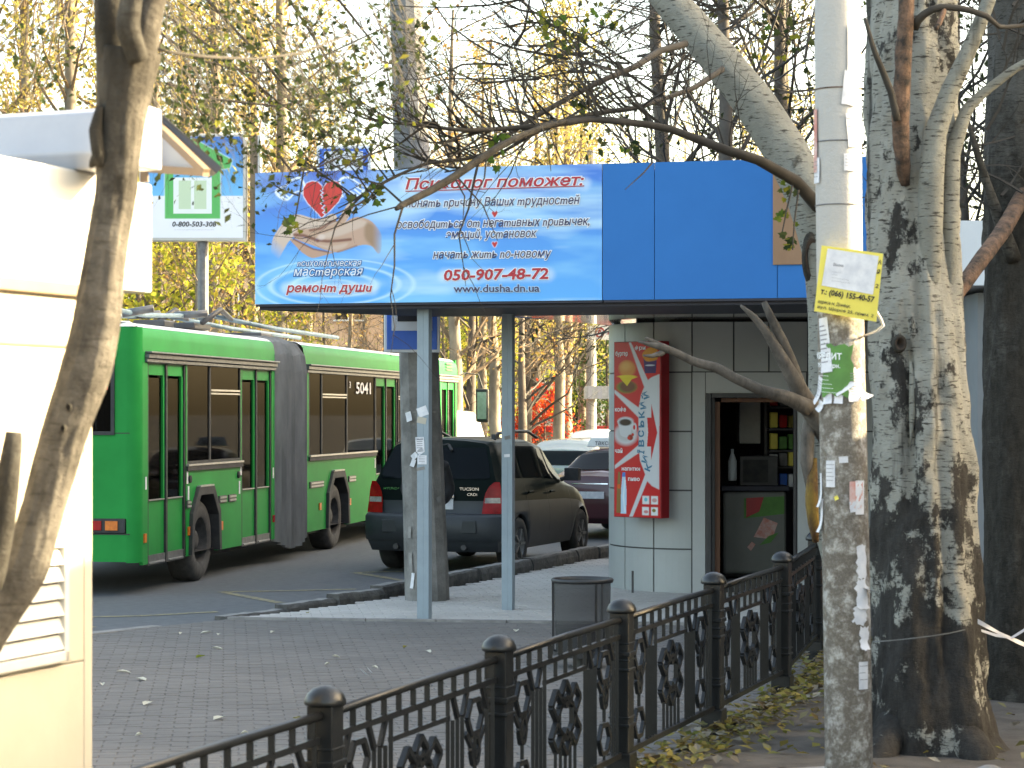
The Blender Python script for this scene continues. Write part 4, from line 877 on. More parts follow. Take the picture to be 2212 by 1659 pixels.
# ------------------------------------------------------------------ articulated trolleybus (local: +Y forward, +X towards us, side plane X=0)
BO = Vector((-4.05, 25.1, 0)); th_ = -math.atan2(.1685, .9857)
bu = thing('trolleybus', BO, 'long green articulated trolleybus seen from its rear right corner', 'trolleybus', rz=th_)
def bp(nm, mb, mat, smooth=False, bev=0, parent=None):
    o = mb.build(nm, mat, parent or bu, smooth=smooth)
    if bev: bevel(o, bev)
    return o
def arch_panel(y0, y1, z0, z1, ay0, ay1, az, x=0., th=.04):
    """side panel with a flat-topped wheel cut-out"""
    c = (ay1 - ay0) * .22; prof = [(y0, z0), (ay0, z0), (ay0 + .05, az - .26), (ay0 + c + .05, az), (ay1 - c - .05, az), (ay1 - .05, az - .26), (ay1, z0), (y1, z0)]
    b = MB(); n = len(prof)
    for xx in (x, x - th):
        for (y, z) in prof: b.v.append((xx, y, z))
        for (y, z) in prof: b.v.append((xx, y, z1))
    m = 2 * n
    for i in range(n - 1):
        b.f += [(i, i + 1, n + i + 1, n + i), (m + i + 1, m + i, m + n + i, m + n + i + 1), (i + 1, i, m + i, m + i + 1)]
    b.f += [(n, 2 * n - 1, m + 2 * n - 1, m + n)]; b.m = [0] * len(b.f); return b
def sbox(y0, y1, z0, z1, x=0., th=.04): b = MB(); b.box((x - th / 2, (y0 + y1) / 2, (z0 + z1) / 2), (th, y1 - y0, z1 - z0)); return b
def section(y0, y1, rear=False, front=False):
    # roof and upper green band as extruded profiles
    prof = [(0, 2.60), (0, 2.80), (-.02, 2.89), (-.05, 2.925)]; rf = [(-.05, 2.928), (-.11, 2.962), (-.24, 2.985), (-.6, 3.01), (-1.25, 3.025), (-1.9, 3.01), (-2.26, 2.985), (-2.39, 2.962), (-2.45, 2.928)]
    b = MB()
    for y in (y0, y1):
        for p in prof: b.v.append((p[0], y, p[1]))
    n = len(prof); b.f += [(i, i + n, i + n + 1, i + 1) for i in range(n - 1)]; b.m = [0] * len(b.f); bp('upper_band', b, M['bus_green'], True)
    b = MB()
    for y in (y0, y1):
        for p in prof: b.v.append((-2.5 - p[0], y, p[1]))
    b.f += [(i + 1, i + n + 1, i + n, i) for i in range(n - 1)]; b.m = [0] * len(b.f); bp('upper_band', b, M['bus_green'], True)
    b = MB()
    for y in (y0, y1):
        for p in rf: b.v.append((p[0], y, p[1]))
    n = len(rf); b.f += [(i, i + n, i + n + 1, i + 1) for i in range(n - 1)]; b.m = [0] * len(b.f)
    bp('roof', b, M['bus_white'], True)
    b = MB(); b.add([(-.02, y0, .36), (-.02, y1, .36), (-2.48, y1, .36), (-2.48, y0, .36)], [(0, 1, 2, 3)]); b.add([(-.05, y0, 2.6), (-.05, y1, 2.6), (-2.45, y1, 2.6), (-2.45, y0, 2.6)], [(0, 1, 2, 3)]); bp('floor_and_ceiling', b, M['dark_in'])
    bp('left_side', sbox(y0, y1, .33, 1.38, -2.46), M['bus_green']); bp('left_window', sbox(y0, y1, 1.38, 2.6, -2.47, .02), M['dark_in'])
S0, S1 = .14, 5.47
section(S0, S1)
bp('side_panel', sbox(S0, .31, .33, 2.6), M['bus_green']); bp('side_panel', arch_panel(1.67, 3.94, .33, 1.37, 1.84, 2.90, 1.04), M['bus_green']); bp('side_panel', sbox(5.33, 5.47, .33, 2.6), M['bus_green'])
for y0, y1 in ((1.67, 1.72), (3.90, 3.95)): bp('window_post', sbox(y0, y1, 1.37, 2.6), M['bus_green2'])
T0, T1 = 6.98, 18.0
section(T0, T1)
bp('side_panel', arch_panel(T0, 11.36, .33, 1.35, 8.26, 9.44, 1.06), M['bus_green']); bp('side_panel', sbox(T0, 7.24, 1.35, 2.6), M['bus_green'])
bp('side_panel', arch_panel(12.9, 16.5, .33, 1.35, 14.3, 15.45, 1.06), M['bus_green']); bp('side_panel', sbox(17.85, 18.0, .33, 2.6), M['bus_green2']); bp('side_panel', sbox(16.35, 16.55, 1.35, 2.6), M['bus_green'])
# gutters
for y0, y1 in ((.22, 5.47), (T0 + .1, 18.0)):
    b = MB(); b.box((.02, (y0 + y1) / 2, 2.615), (.055, y1 - y0, .05)); b.box((.035, (y0 + y1) / 2, 2.655), (.085, y1 - y0, .022)); b.box((.012, (y0 + y1) / 2, 2.565), (.03, y1 - y0, .04)); bp('gutter', b, M['grey_metal'], bev=.006)
# windows
def window(y0, y1, z0, z1, vent=True, num=None):
    b = MB(); b.box((-.018, (y0 + y1) / 2, (z0 + z1) / 2), (.008, y1 - y0, z1 - z0)); o = bp('window', b, M['bus_glass'])
    b = MB()
    for (a, c, d, e) in ((y0, y0 + .03, z0, z1), (y1 - .03, y1, z0, z1), (y0, y1, z0, z0 + .03), (y0, y1, z1 - .03, z1)): b.box((-.008, (a + c) / 2, (d + e) / 2), (.014, c - a, e - d))
    b.build('window_seal', M['black_rubber'], o)
    if vent:
        zz_ = z1 - (z1 - z0) * .27; b = MB(); b.box((-.004, (y0 + y1) / 2, zz_), (.016, y1 - y0 - .06, .022)); b.box((-.004, (y0 + y1) / 2, zz_ - .04), (.012, y1 - y0 - .06, .018)); b.build('vent_bar', M['silver'], o)
window(1.72, 2.62, 1.40, 2.58, False); window(2.62, 3.90, 1.40, 2.58)
window(7.26, 7.98, 1.37, 2.58, False); window(7.98, 9.48, 1.37, 2.58); window(9.48, 11.34, 1.37, 2.58, False)
window(12.98, 14.6, 1.37, 2.58); window(14.6, 16.33, 1.37, 2.58)
for y0, y1 in ((1.68, 3.93), (7.22, 11.34), (12.95, 16.35)):
    b = MB(); b.box((.012, (y0 + y1) / 2, 1.385), (.05, y1 - y0, .022)); bp('sill_trim', b, M['silver']); b = MB(); b.box((.006, (y0 + y1) / 2, 1.345), (.04, y1 - y0, .055)); bp('sill', b, M['black_rubber'])
lettering('fleet_number', '5041', M['paper'], bu, lambda x, y: Vector((.002, 10.05 + x, 2.28 + y)), 0, .95, .18, 0, .02)
lettering('fleet_number', '3', M['paper'], bu, lambda x, y: Vector((.002, 9.62 + x, 2.36 + y)), 0, .08, .10, 0, .02)
# doors
def bdoor(y0, y1, z0=.31, z1=2.55):
    d = MB(); d.box((-.035, (y0 + y1) / 2, z1 + .01), (.05, y1 - y0, .045)); bp('door_lintel', d, M['grey_metal'])
    for (a, c) in ((y0, (y0 + y1) / 2), ((y0 + y1) / 2, y1)):
        o = bp('door', sbox(a + .035, c - .035, .42, 1.02, -.03, .03), M['bus_green'])
        b = MB()
        for (p, q, r, s) in ((a + .028, a + .085, 1.02, z1), (c - .085, c - .028, 1.02, z1), (a + .03, c - .03, z1 - .14, z1 - .01)): b.box((-.04, (p + q) / 2, (r + s) / 2), (.034, q - p, s - r))
        b.build('door_frame', M['bus_green'], o)
        b = MB(); b.box((-.05, (a + c) / 2, 1.70), (.008, c - a - .16, 1.36)); b.build('door_glass', M['bus_glass'], o)
        b = MB()
        for q in (a + .015, c - .015): b.box((-.028, q, (z0 + z1) / 2), (.045, .028, z1 - z0))
        b.build('door_seal', M['black_rubber'], o)
        b = MB(); b.box((-.03, (a + c) / 2, .365), (.03, c - a - .06, .11)); b.build('kick_plate', M['grey_metal'], o); b = MB(); b.box((-.008, (a + c) / 2, .335), (.02, c - a - .16, .016)); b.box((-.03, (a + c) / 2, 1.025), (.042, c - a - .14, .012)); b.build('door_trim', M['silver'], o)
bdoor(.32, 1.66); bdoor(3.96, 5.32); bdoor(11.38, 12.88); bdoor(16.57, 17.84)
# flared wheel-arch trims and wheels
def arch_trim(a0, a1, az):
    c = (a1 - a0) * .22; b = MB(); inner = [(a0 + .02, .34), (a0 + .065, az - .27), (a0 + c + .06, az - .02), (a1 - c - .06, az - .02), (a1 - .065, az - .27), (a1 - .02, .34)]; outer = [(a0 - .07, .34), (a0 - .03, az - .22), (a0 + c, az + .085), (a1 - c, az + .085), (a1 + .03, az - .22), (a1 + .07, .34)]
    n = 6
    for x in (.045, -.40):
        b.v += [(x, y, z) for y, z in inner] + [(x, y, z) for y, z in outer]
    for i in range(n - 1):
        b.f += [(i, i + 1, n + i + 1, n + i), (n + i, n + i + 1, 3 * n + i + 1, 3 * n + i), (i + 1, i, 2 * n + i, 2 * n + i + 1)]
    b.m = [0] * len(b.f); o = bp('wheel_arch', b, M['black_rubber'], bev=.01)
    b = MB(); b.box((.01, (a0 + a1) / 2, az + .089), (.075, (a1 - a0) * .5, .02)); b.build('arch_top', M['silver'], o)
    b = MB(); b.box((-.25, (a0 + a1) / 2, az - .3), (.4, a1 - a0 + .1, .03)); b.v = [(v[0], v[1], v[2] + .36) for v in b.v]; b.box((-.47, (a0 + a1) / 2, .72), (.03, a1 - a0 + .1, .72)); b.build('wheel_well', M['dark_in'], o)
def wheel(par, c, r, w, mat_t='tyre', spokes=0, deep=.06, rimmat='rim', side=1):
    t = MB(); k = side
    prof = [(r * .56, k * -.0), (r * .62, k * .012), (r * .80, k * .014), (r * .93, 0), (r * .985, k * -.03), (r, k * -.07), (r, k * -(w - .07)), (r * .97, k * -(w - .02)), (r * .8, k * -w), (r * .5, k * -w)]
    t.lathe(prof, (0, 0, 0), 36, 'X', cap=False); o = t.build('wheel', M[mat_t], par, smooth=True); o.location = c
    b = MB(); b.lathe([(r * .575, k * .004), (r * .55, k * -.02), (r * .50, k * -deep), (r * .28, k * -deep * 1.1), (r * .24, k * -deep * .5), (r * .13, k * -deep * .3), (0, k * -deep * .3)], (0, 0, 0), 28, 'X', cap=False); b.build('rim', M[rimmat], o, smooth=True)
    for j in range(spokes):
        a = 2 * PI * j / spokes; d = Vector((0, math.cos(a), math.sin(a))); b = MB(); b.bar(d * r * .12 + Vector((-.015 * k, 0, 0)), d * r * .55 + Vector((-.008 * k, 0, 0)), .05, .03); b.build('spoke', M['rim'], o)
    return o
arch_trim(1.84, 2.90, 1.04); arch_trim(8.26, 9.44, 1.06); arch_trim(14.3, 15.45, 1.06)
for y in (2.37, 8.86, 14.88):
    wheel(bu, (-.05, y, .48), .48, .30, deep=.12, rimmat='tyre'); wheel(bu, (-2.45, y, .48), .48, .30, deep=.12, rimmat='tyre', side=-1)
# bellows: ribbed fabric between the two halves
b = MB(); ribs = 16; prf = [(0, .30), (0.0, 1.0), (0, 2.5), (-.03, 2.72), (-.14, 2.88), (-.32, 2.95), (-1.25, 2.97), (-2.18, 2.95), (-2.36, 2.88), (-2.47, 2.72), (-2.5, 2.5), (-2.5, .3)]
for i in range(ribs + 1):
    y = 5.47 + (6.98 - 5.47) * i / ribs; dd = (.06 if i % 2 else -.05) - (.06 if ribs // 2 - 1 <= i <= ribs // 2 + 1 else 0) + .05 * math.sin(PI * i / ribs); sg = -.14 * math.sin(PI * i / ribs)
    for (x, z) in prf: cx_, cz_ = -1.25, 1.6; k = 1 + dd / 1.25; b.v.append((cx_ + (x - cx_) * k, y, z + (dd * .5 if z > 2 else (sg if z < .5 else 0)) + (.02 if z > 2 else 0)))
n = len(prf)
for i in range(ribs):
    for j in range(n - 1): b.f.append((i * n + j, (i + 1) * n + j, (i + 1) * n + j + 1, i * n + j + 1)); b.m.append(0)
bp('bellows', b, M['bellow'])
# rear face with rounded corners
def corner(z0, z1, mat, sx=0): 
    b = MB(); n = 6
    for i in range(n + 1):
        a = PI / 2 * i / n; x = -.14 + .14 * math.cos(a); y = .14 - .14 * math.sin(a); x = -2.5 - x if sx else x
        b.v += [(x, y, z0), (x, y, z1)]
    b.f = [(2 * i, 2 * i + 2, 2 * i + 3, 2 * i + 1) for i in range(n)]; b.m = [0] * n; return bp('corner_panel', b, mat, True)
for sx in (0, 1): corner(.36, 2.925, M['bus_green'], sx)
b = MB(); b.box((-1.25, .02, 2.78), (2.22, .04, .30)); bp('rear_panel', b, M['bus_green']); b = MB(); b.box((-1.25, .02, 1.30), (2.22, .04, .93)); bp('rear_panel', b, M['bus_green']); b = MB(); b.box((-1.25, .02, .52), (2.22, .04, .30)); bp('rear_bumper', b, M['bus_green'])
for q_ in (-.21, -2.29): b = MB(); b.box((q_, .02, 2.2), (.15, .04, .87)); bp('rear_panel', b, M['bus_green'])
b = MB(); b.box((-1.25, .02, 2.2), (1.94, .02, .87)); o = bp('rear_window', b, M['bus_glass']); b = MB()
for (x0, x1, z0, z1) in ((-2.23, -.27, 1.75, 1.79), (-2.23, -.27, 2.61, 2.65), (-.31, -.27, 1.79, 2.61), (-2.23, -2.19, 1.79, 2.61)): b.box(((x0 + x1) / 2, -.004, (z0 + z1) / 2), (x1 - x0, .03, z1 - z0))
b.build('window_seal', M['black_rubber'], o); b = MB(); b.box((-1.25, -.002, 2.26), (1.8, .01, .04)); b.build('stripe', M['red_lens'], o)
for sx, s_ in ((-.38, 1), (-2.12, -1)):
    b = MB(); b.box((sx, -.002, .765), (.46, .03, .155)); o = bp('tail_lamp', b, M['black_rubber']); b = MB(); b.box((sx - .1 * s_, -.02, .765), (.13, .02, .10)); b.build('lens', M['red_lens'], o); b = MB(); b.box((sx + .08 * s_, -.02, .765), (.14, .02, .10)); b.build('lens', M['orange_lens'], o)
    b = MB(); b.box((sx + .0, -.004, 2.885), (.22, .02, .07)); bp('reflector', b, M['red_lens'])
b = MB(); b.box((-1.25, .008, .672), (2.3, .03, .012)); b.box((-1.25, .01, 1.77), (2.3, .022, .01)); bp('panel_gap', b, M['black_rubber'])
b = MB(); b.add([(-.05, .0, 2.93), (-2.45, 0.0, 2.93), (-2.3, .25, 3.0), (-.2, .25, 3.0), (-.05, .14, 2.94), (-2.45, .14, 2.94)], [(0, 1, 2, 3), (0, 3, 4), (1, 5, 2)]); bp('roof_end', b, M['bus_white'])
# small side fittings
for (y, z, w, h, m_) in ((.20, .62, .07, .10, 'orange_lens'), (1.76, .62, .06, .10, 'orange_lens'), (3.06, .62, .08, .11, 'orange_lens'), (5.40, .60, .07, .09, 'red_lens'), (7.85, .66, .10, .10, 'orange_lens'), (9.62, .66, .10, .10, 'orange_lens'), (13.6, .66, .1, .1, 'orange_lens')):
    b = MB(); b.box((.008, y, z), (.016, w, h)); bp('side_marker', b, M[m_])
for (y, z, w) in ((1.75, .93, .13), (3.1, .94, .30), (3.5, .94, .30), (7.65, .98, .75), (9.75, 1.0, .42)):
    o = bp('vent_grille', sbox(y - w / 2, y + w / 2, z - .045, z + .045, .014, .016), M['dark_frame'])
    for j in range(2): b = MB(); b.box((.018, y, z - .022 + .044 * j), (.014, w * .92, .022)); b.build('louvre', M['silver'], o)
for (y, z) in ((1.80, 1.22), (3.78, 1.22)): b = MB(); b.lathe([(.045, 0), (.045, .022), (.02, .03)], (0, y, z), 14, 'X'); bp('filler_cap', b, M['black_rubber'])
for (y, z, h) in ((.24, 1.22, .14), (1.72, 1.24, .14), (1.76, 1.06, .16), (3.84, 1.06, .16), (3.90, 1.27, .12), (5.40, 1.2, .14), (11.3, 1.2, .15)): b = MB(); b.box((.003, y, z), (.004, .05, h)); bp('sticker', b, M['paper'])
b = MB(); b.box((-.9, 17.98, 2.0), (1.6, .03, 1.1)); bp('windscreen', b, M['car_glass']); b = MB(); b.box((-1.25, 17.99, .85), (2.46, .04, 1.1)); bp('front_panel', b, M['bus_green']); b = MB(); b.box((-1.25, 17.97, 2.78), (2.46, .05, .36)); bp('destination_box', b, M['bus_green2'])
for j in range(3): b = MB(); b.box((.008, 17.2, 2.76 + .055 * j), (.012, .55, .028)); bp('vent_slot', b, M['black_rubber'])
mo = MB(); mo.tube([(-.05, 17.95, 2.62), (.12, 18.15, 2.72), (.34, 18.3, 2.70), (.42, 18.32, 2.45)], .018, 6); o = bp('mirror_arm', mo, M['black_rubber']); b = MB(); b.box((.42, 18.3, 2.12), (.24, .10, .62)); bevel(b.build('mirror_housing', M['black_rubber'], o), .03); b = MB(); b.box((.42, 18.245, 2.12), (.17, .006, .50)); b.build('mirror_glass', M['silver'], o)
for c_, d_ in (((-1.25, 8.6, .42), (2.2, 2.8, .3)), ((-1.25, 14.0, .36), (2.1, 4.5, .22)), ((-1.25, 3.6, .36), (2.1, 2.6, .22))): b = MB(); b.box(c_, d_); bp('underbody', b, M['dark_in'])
# seats seen through the glass
for k_, (y, x) in enumerate(((1.3, -.6), (2.05, -.45), (2.9, -.45), (3.6, -.45), (4.6, -.9), (7.9, -.5), (8.7, -.5), (10.0, -.5), (10.9, -.5), (2.4, -1.9), (3.3, -1.9))):
    b = MB(); b.tube([(x, y, 1.05), (x, y - .02, 1.3), (x, y - .04, 1.5), (x, y - .05, 1.56)], [.2, .22, .2, .1], 10); b.v = [(v[0], y + (v[1] - y) * .35, v[2]) for v in b.v]; o = bp('seat', b, M['seat' if k_ % 3 else 'grey_metal'], True)
    b = MB(); b.box((x, y + .2, 1.02), (.4, .42, .08)); b.build('cushion', M['seat'], o)
for y in (1.75, 4.0, 7.6, 9.5): b = MB(); b.tube([(-.35, y, .4), (-.35, y, 2.58)], .018, 8); bp('grab_pole', b, M['seat'])
# trolley gear on the roof
for c_, d_ in (((-1.0, 4.1, 3.08), (.9, .7, .08)), ((-.9, 3.2, 3.08), (.4, .4, .09)), ((-1.0, 7.6, 3.08), (.6, .6, .07))): b = MB(); b.box(c_, d_); bp('trolley_base', b, M['dark_frame'], bev=.02)
for x in (-.5, -1.1):
    for pts_, r_ in (([(x, 4.4, 3.22), (x, 1.6, 3.12), (x, -.4, 3.18)], .028), ([(x, 4.4, 3.22), (x + .05, 7.0, 3.16), (x + .1, 10.5, 3.14)], .03)):
        b = MB(); b.tube([Vector(p) for p in pts_], r_, 8); bp('trolley_pole', b, M['pale_blue_metal'], True)
    b = MB(); b.tube([(x, 3.9, 3.12), (x + .12, 4.3, 3.3), (x, 5.2, 3.2)], .035, 8); bp('spring', b, M['dark_frame'], True)
    for q_ in ([(x - .1, 1.2, 3.12), (x + .25, 1.25, 3.18)], [(x - .1, 3.1, 3.18), (x + .3, 3.15, 3.2)]): b = MB(); b.tube(q_, .045, 8); bp('pole_clamp', b, M['grey_metal'], True)

# ------------------------------------------------------------------ cars
def interp(t, K_): return float(np.interp(t, [k[0] for k in K_], [k[1] for k in K_]))
def make_car(name, loc, rz, label, cat, P):
    c = thing(name, loc, label, cat, rz=rz); L = P['L']; zb = P['zb']; nV = 15
    def sect(s, v):
        zt = interp(s, P['zt']); zbelt = min(interp(s, P['belt']), zt - .01); wb = interp(s, P['wb']); wt = interp(s, P['wt'])
        if v <= .5:
            k = v / .5; z = zb + (zbelt - zb) * k; w = wb * (.955 + .055 * math.sin(PI * min(1, k * 1.0)) - .03 * k ** 3)
        elif v <= .8:
            k = (v - .5) / .3; ze = zt - .055; z = zbelt + (max(ze, zbelt + .003) - zbelt) * k; w0 = wb * .925; w = w0 + (wt - w0) * k
        else:
            k = (v - .8) / .2; w = wt * (1 - k); ze = max(zt - .055, zbelt + .003); z = ze + (zt - ze) * math.sin(PI / 2 * k)
        return w, z
    def yoff(w, z, s):
        rr = interp(z, P['rear']) + .13 * (abs(w) / .9) ** 3; fr = interp(z, P['front']) + .30 * (abs(w) / .9) ** 3
        return s + rr * max(0, 1 - s / .6) - fr * max(0, 1 - (L - s) / .8)
    def arch(s, z, w):
        for yc in P['axles']:
            dy = s - yc; r_ = P['ar']
            if abs(dy) < r_: z = max(z, math.sqrt(r_ * r_ - dy * dy) + P['wr'] * .97)
        return z
    ss = list(np.linspace(0, L, int(L / .045) + 1)); vs = [0, .07, .14, .22, .30, .38, .44, .49, .52, .60, .70, .78, .82, .90, 1.0]
    b = MB(); idx = {}
    for side_ in (1, -1):
        base = len(b.v)
        for s in ss:
            for v in vs:
                w, z = sect(s, v); 
                if v < .5: z = max(z, arch(s, z if v > 0 else z, w)) if v <= .44 else z
                b.v.append((side_ * w, yoff(w, z, s), z))
        n = len(vs)
        for i in range(len(ss) - 1):
            for j in range(n - 1):
                a = base + i * n + j; q = (a, a + n, a + n + 1, a + 1); b.f.append(q if side_ > 0 else q[::-1]); mi = 1 if (vs[j + 1] <= P.get('clad', 0)) else 0; b.m.append(mi)
    b.build('body', [M[P['paint']], M['car_grey']], c, smooth=True)
    # rear and front closing faces
    for (s, nm) in ((0., 'tailgate'), (L, 'nose')):
        b = MB(); zs_ = [sect(s, v) for v in vs]; nx_ = 17
        for (w, z) in zs_:
            for i in range(nx_): x = w * (i / (nx_ - 1) * 2 - 1); b.v.append((x, yoff(x, z, s), z))
        for j in range(len(zs_) - 1):
            for i in range(nx_ - 1): a = j * nx_ + i; q = (a, a + 1, a + nx_ + 1, a + nx_); b.f.append(q if s == 0 else q[::-1]); b.m.append(1 if vs[j + 1] <= P.get('clad', 0) else 0)
        b.build(nm, [M[P['paint']], M['car_grey']], c, smooth=True)
    def rpatch(nm, mat, poly_rows, off=.006, parent=None):
        """rows of (z, x0, x1) on the rear face"""
        b = MB(); n = 9
        for (z, x0, x1) in poly_rows:
            for i in range(n): x = x0 + (x1 - x0) * i / (n - 1); b.v.append((x, yoff(x, z, 0) - off, z))
        for j in range(len(poly_rows) - 1):
            for i in range(n - 1): a = j * n + i; b.f.append((a, a + 1, a + n + 1, a + n)); b.m.append(0)
        return b.build(nm, M[mat], parent or c, smooth=True)
    def spatch(nm, mat, s0, s1, v0, v1, off=.006, sides=(1, -1), slant=(0, 0), parent=None, ns=8):
        for sd in sides:
            b = MB(); n = 6
            for i in range(ns + 1):
                for j in range(n + 1):
                    kj = j / n; a0 = s0 + slant[0] * kj; a1 = s1 + slant[1] * kj; s = a0 + (a1 - a0) * i / ns; v = v0 + (v1 - v0) * kj; w, z = sect(s, v); b.v.append((sd * (w + off), yoff(w, z, s), z + (off if v > .8 else 0)))
            for i in range(ns):
                for j in range(n): a = i * (n + 1) + j; q = (a, a + n + 1, a + n + 2, a + 1); b.f.append(q if sd > 0 else q[::-1]); b.m.append(0)
            o = b.build(nm, M[mat], parent or c, smooth=True)
        return o
    for y in P['axles']:
        for sd in (1, -1): wheel(c, (sd * (interp(y, P['wb']) * .985), y, P['wr']), P['wr'], .22, 'black_rubber', 5, .05, side=sd)
    b = MB(); b.box((0, L / 2, zb + .12), (1.1, L - .5, .2)); b.build('underbody', M['black_rubber'], c)
    for y in P['axles']: b = MB(); b.box((0, y, P['wr'] - .02), (1.3, .12, .1)); b.build('axle', M['black_rubber'], c)
    b = MB(); b.box((0, L * .5, .75), (1.45, L * .55, .5))
    b.build('interior', M['dark_in'], c)
    for x in (-.36, .36):
        for y in P['seats']: b = MB(); b.box((x, y, P['hz'] - .34), (.46, .12, .56)); b.box((x, y, P['hz']), (.24, .09, .18)); bevel(b.build('seat', M['black_rubber'], c), .04)
    return c, rpatch, spatch, sect, yoff
TU = dict(L=4.32, zb=.27, axles=(.86, 3.49), ar=.385, wr=.345, paint='car_green', clad=.38, hz=1.28, seats=(1.5, 2.3),
          zt=[(0, 1.655), (.6, 1.675), (1.2, 1.69), (1.9, 1.68), (2.35, 1.62), (2.75, 1.40), (3.15, 1.14), (3.3, 1.10), (3.9, 1.02), (4.2, .90), (4.32, .80)], belt=[(0, 1.10), (2.8, 1.03), (3.3, .99), (4.32, .72)],
          wb=[(0, .88), (.5, .905), (3.8, .90), (4.32, .80)], wt=[(0, .62), (.4, .655), (2.0, .67), (2.7, .66), (3.2, .70), (4.32, .62)],
          rear=[(.27, .10), (.32, .02), (.55, 0), (.70, .01), (.735, .03), (.75, .11), (1.0, .125), (1.13, .145), (1.22, .18), (1.56, .40), (1.60, .44), (1.66, .52)], front=[(.27, .1), (.5, 0), (.8, .06), (1.0, .3), (1.6, .6)])
Tl = (-1.03, 28.62, 0)
c, rp, sp, sect, yoff = make_car('suv_car', Tl, R(-19.0), 'dark green SUV with grey bumper parked at the kerb behind the concrete pole', 'car', TU)
bumper = MB()
for (z, e) in ((.40, .012), (.45, .04), (.70, .045), (.735, .02), (.745, -.06)):
    for i in range(21):
        a = (i / 20 * 2 - 1); x = a * (.885 + .03 * (1 if z < .72 else .5)); bumper.v.append((x, yoff(x, min(z, .73), 0) - e + (.06 if abs(a) > .97 else 0), z))
for j in range(4):
    for i in range(20): a = j * 21 + i; bumper.f.append((a, a + 1, a + 22, a + 21)); bumper.m.append(0)
bumper.build('bumper', M['car_grey'], c, smooth=True)
rp('rear_window', 'car_glass', [(1.17, -.70, .70), (1.19, -.73, .73), (1.3, -.70, .70), (1.5, -.625, .625), (1.555, -.60, .60)], .012)
for sd in (-1, 1):
    o = rp('tail_lamp', 'red_lens', [(.745, sd * .66, sd * .895), (.90, sd * .67, sd * .885), (1.0, sd * .69, sd * .875), (1.08, sd * .73, sd * .865), (1.135, sd * .79, sd * .85)][::1], .03)
    rp('clear_lens', 'clear_lens', [(.875, sd * .685, sd * .872), (.94, sd * .69, sd * .868)], .036, o)
    lo = MB(); lo.lathe([(.035, 0), (.035, .12)], (sd * .45, .02, .33), 12, 'Y'); lo.build('exhaust', M['dark_frame'], c)
    b = MB(); b.tube([(sd * .60, .75, 1.66), (sd * .61, .85, 1.73), (sd * .62, 1.3, 1.755), (sd * .62, 2.0, 1.745), (sd * .61, 2.4, 1.66)], .02, 8); b.box((sd * .60, .78, 1.69), (.05, .16, .06)); b.build('roof_rail', M['car_grey'], c, smooth=False)
    sp('side_window', 'car_glass', .62, 1.16, .55, .765, .008, (sd,), (.22, .0)); sp('side_window', 'car_glass', 1.24, 2.0, .55, .765, .008, (sd,)); sp('side_window', 'car_glass', 2.08, 2.86, .55, .765, .008, (sd,), (0, -.38))
    for s_ in (1.2, 2.04, 3.0): sp('door_gap', 'black_rubber', s_, s_ + .012, .12, .51, .004, (sd,), ns=1)
    for s_ in (1.32, 2.2): b = MB(); w, z = sect(s_, .42); b.box((sd * (w + .02), s_, z + .04), (.03, .17, .03)); bevel(b.build('door_handle', M['car_green'], c), .01)
    b = MB(); w, z = sect(2.78, .54); b.tube([(sd * (w), 2.80, z + .02), (sd * (w + .08), 2.80, z + .06)], .03, 8); b.box((sd * (w + .17), 2.80, z + .10), (.20, .12, .17)); bevel(b.build('door_mirror', M['black_rubber'], c), .045, 3)
    w, z = sect(3.0, .4)
b = MB(); b.box((0, .10, .955), (.62, .05, .05)); bevel(b.build('tailgate_handle', M['chrome'], c), .012); b = MB(); b.box((0, .118, .86), (.56, .012, .13)); o = b.build('number_plate', M['paper'], c)
b = MB(); b.box((0, yoff(.5, .62, 0) - .035, .585), (1.25, .02, .16)); bevel(b.build('bumper_step', M['car_grey'], c), .02)
lettering('badge_lettering', 'TUCSON', M['chrome'], c, lambda x, y: Vector((.355 + x, yoff(.48, 1.035, 0) - .010, 1.03 + y)), 0, .25, .038, 0, .02)
lettering('badge_lettering', 'CRDi', M['chrome'], c, lambda x, y: Vector((.455 + x, yoff(.52, .97, 0) - .010, .965 + y)), 0, .13, .034, 0, .02)
lettering('badge_lettering', 'HYUNDAI', M['chrome'], c, lambda x, y: Vector((-.66 + x, yoff(.55, 1.035, 0) - .010, 1.03 + y)), 0, .23, .034, 0, .02)
b = MB(); b.tube([(.12, yoff(.12, 1.58, 0) - .02, 1.585), (.18, yoff(.2, 1.5, 0) - .03, 1.52)], .02, 8); b.tube([(.10, yoff(0, 1.60, 0) - .01, 1.60), (-.35, yoff(.35, 1.50, 0) - .02, 1.50)], .010, 6); b.build('rear_wiper', M['black_rubber'], c)
b = MB(); b.tube([(-.12, .62, 1.68), (-.16, .50, 1.95)], [.008, .003], 5); b.build('aerial', M['black_rubber'], c)
SE = dict(L=4.4, zb=.25, axles=(.85, 3.4), ar=.35, wr=.31, paint='car_maroon', clad=0, hz=1.12, seats=(1.7, 2.5),
          zt=[(0, 1.0), (.55, 1.05), (.75, 1.10), (1.25, 1.36), (1.6, 1.42), (2.3, 1.42), (2.7, 1.34), (3.2, 1.02), (3.4, .98), (4.1, .85), (4.4, .65)], belt=[(0, .95), (.6, .99), (3.2, .93), (4.4, .6)],
          wb=[(0, .82), (.4, .85), (3.8, .84), (4.4, .74)], wt=[(0, .74), (.6, .70), (1.3, .56), (2.4, .56), (3.0, .66), (4.4, .6)], rear=[(.25, .12), (.35, 0), (.6, 0), (.9, .05), (1.0, .1), (1.4, .2)], front=[(.25, .1), (.5, 0), (.8, .1), (1.0, .3)])
c, rp, sp, sect, yoff = make_car('taxi_car', (1.20, 36.2, 0), R(-20), 'maroon sedan with white roof taxi lamp parked ahead of the dark green SUV', 'car', SE)
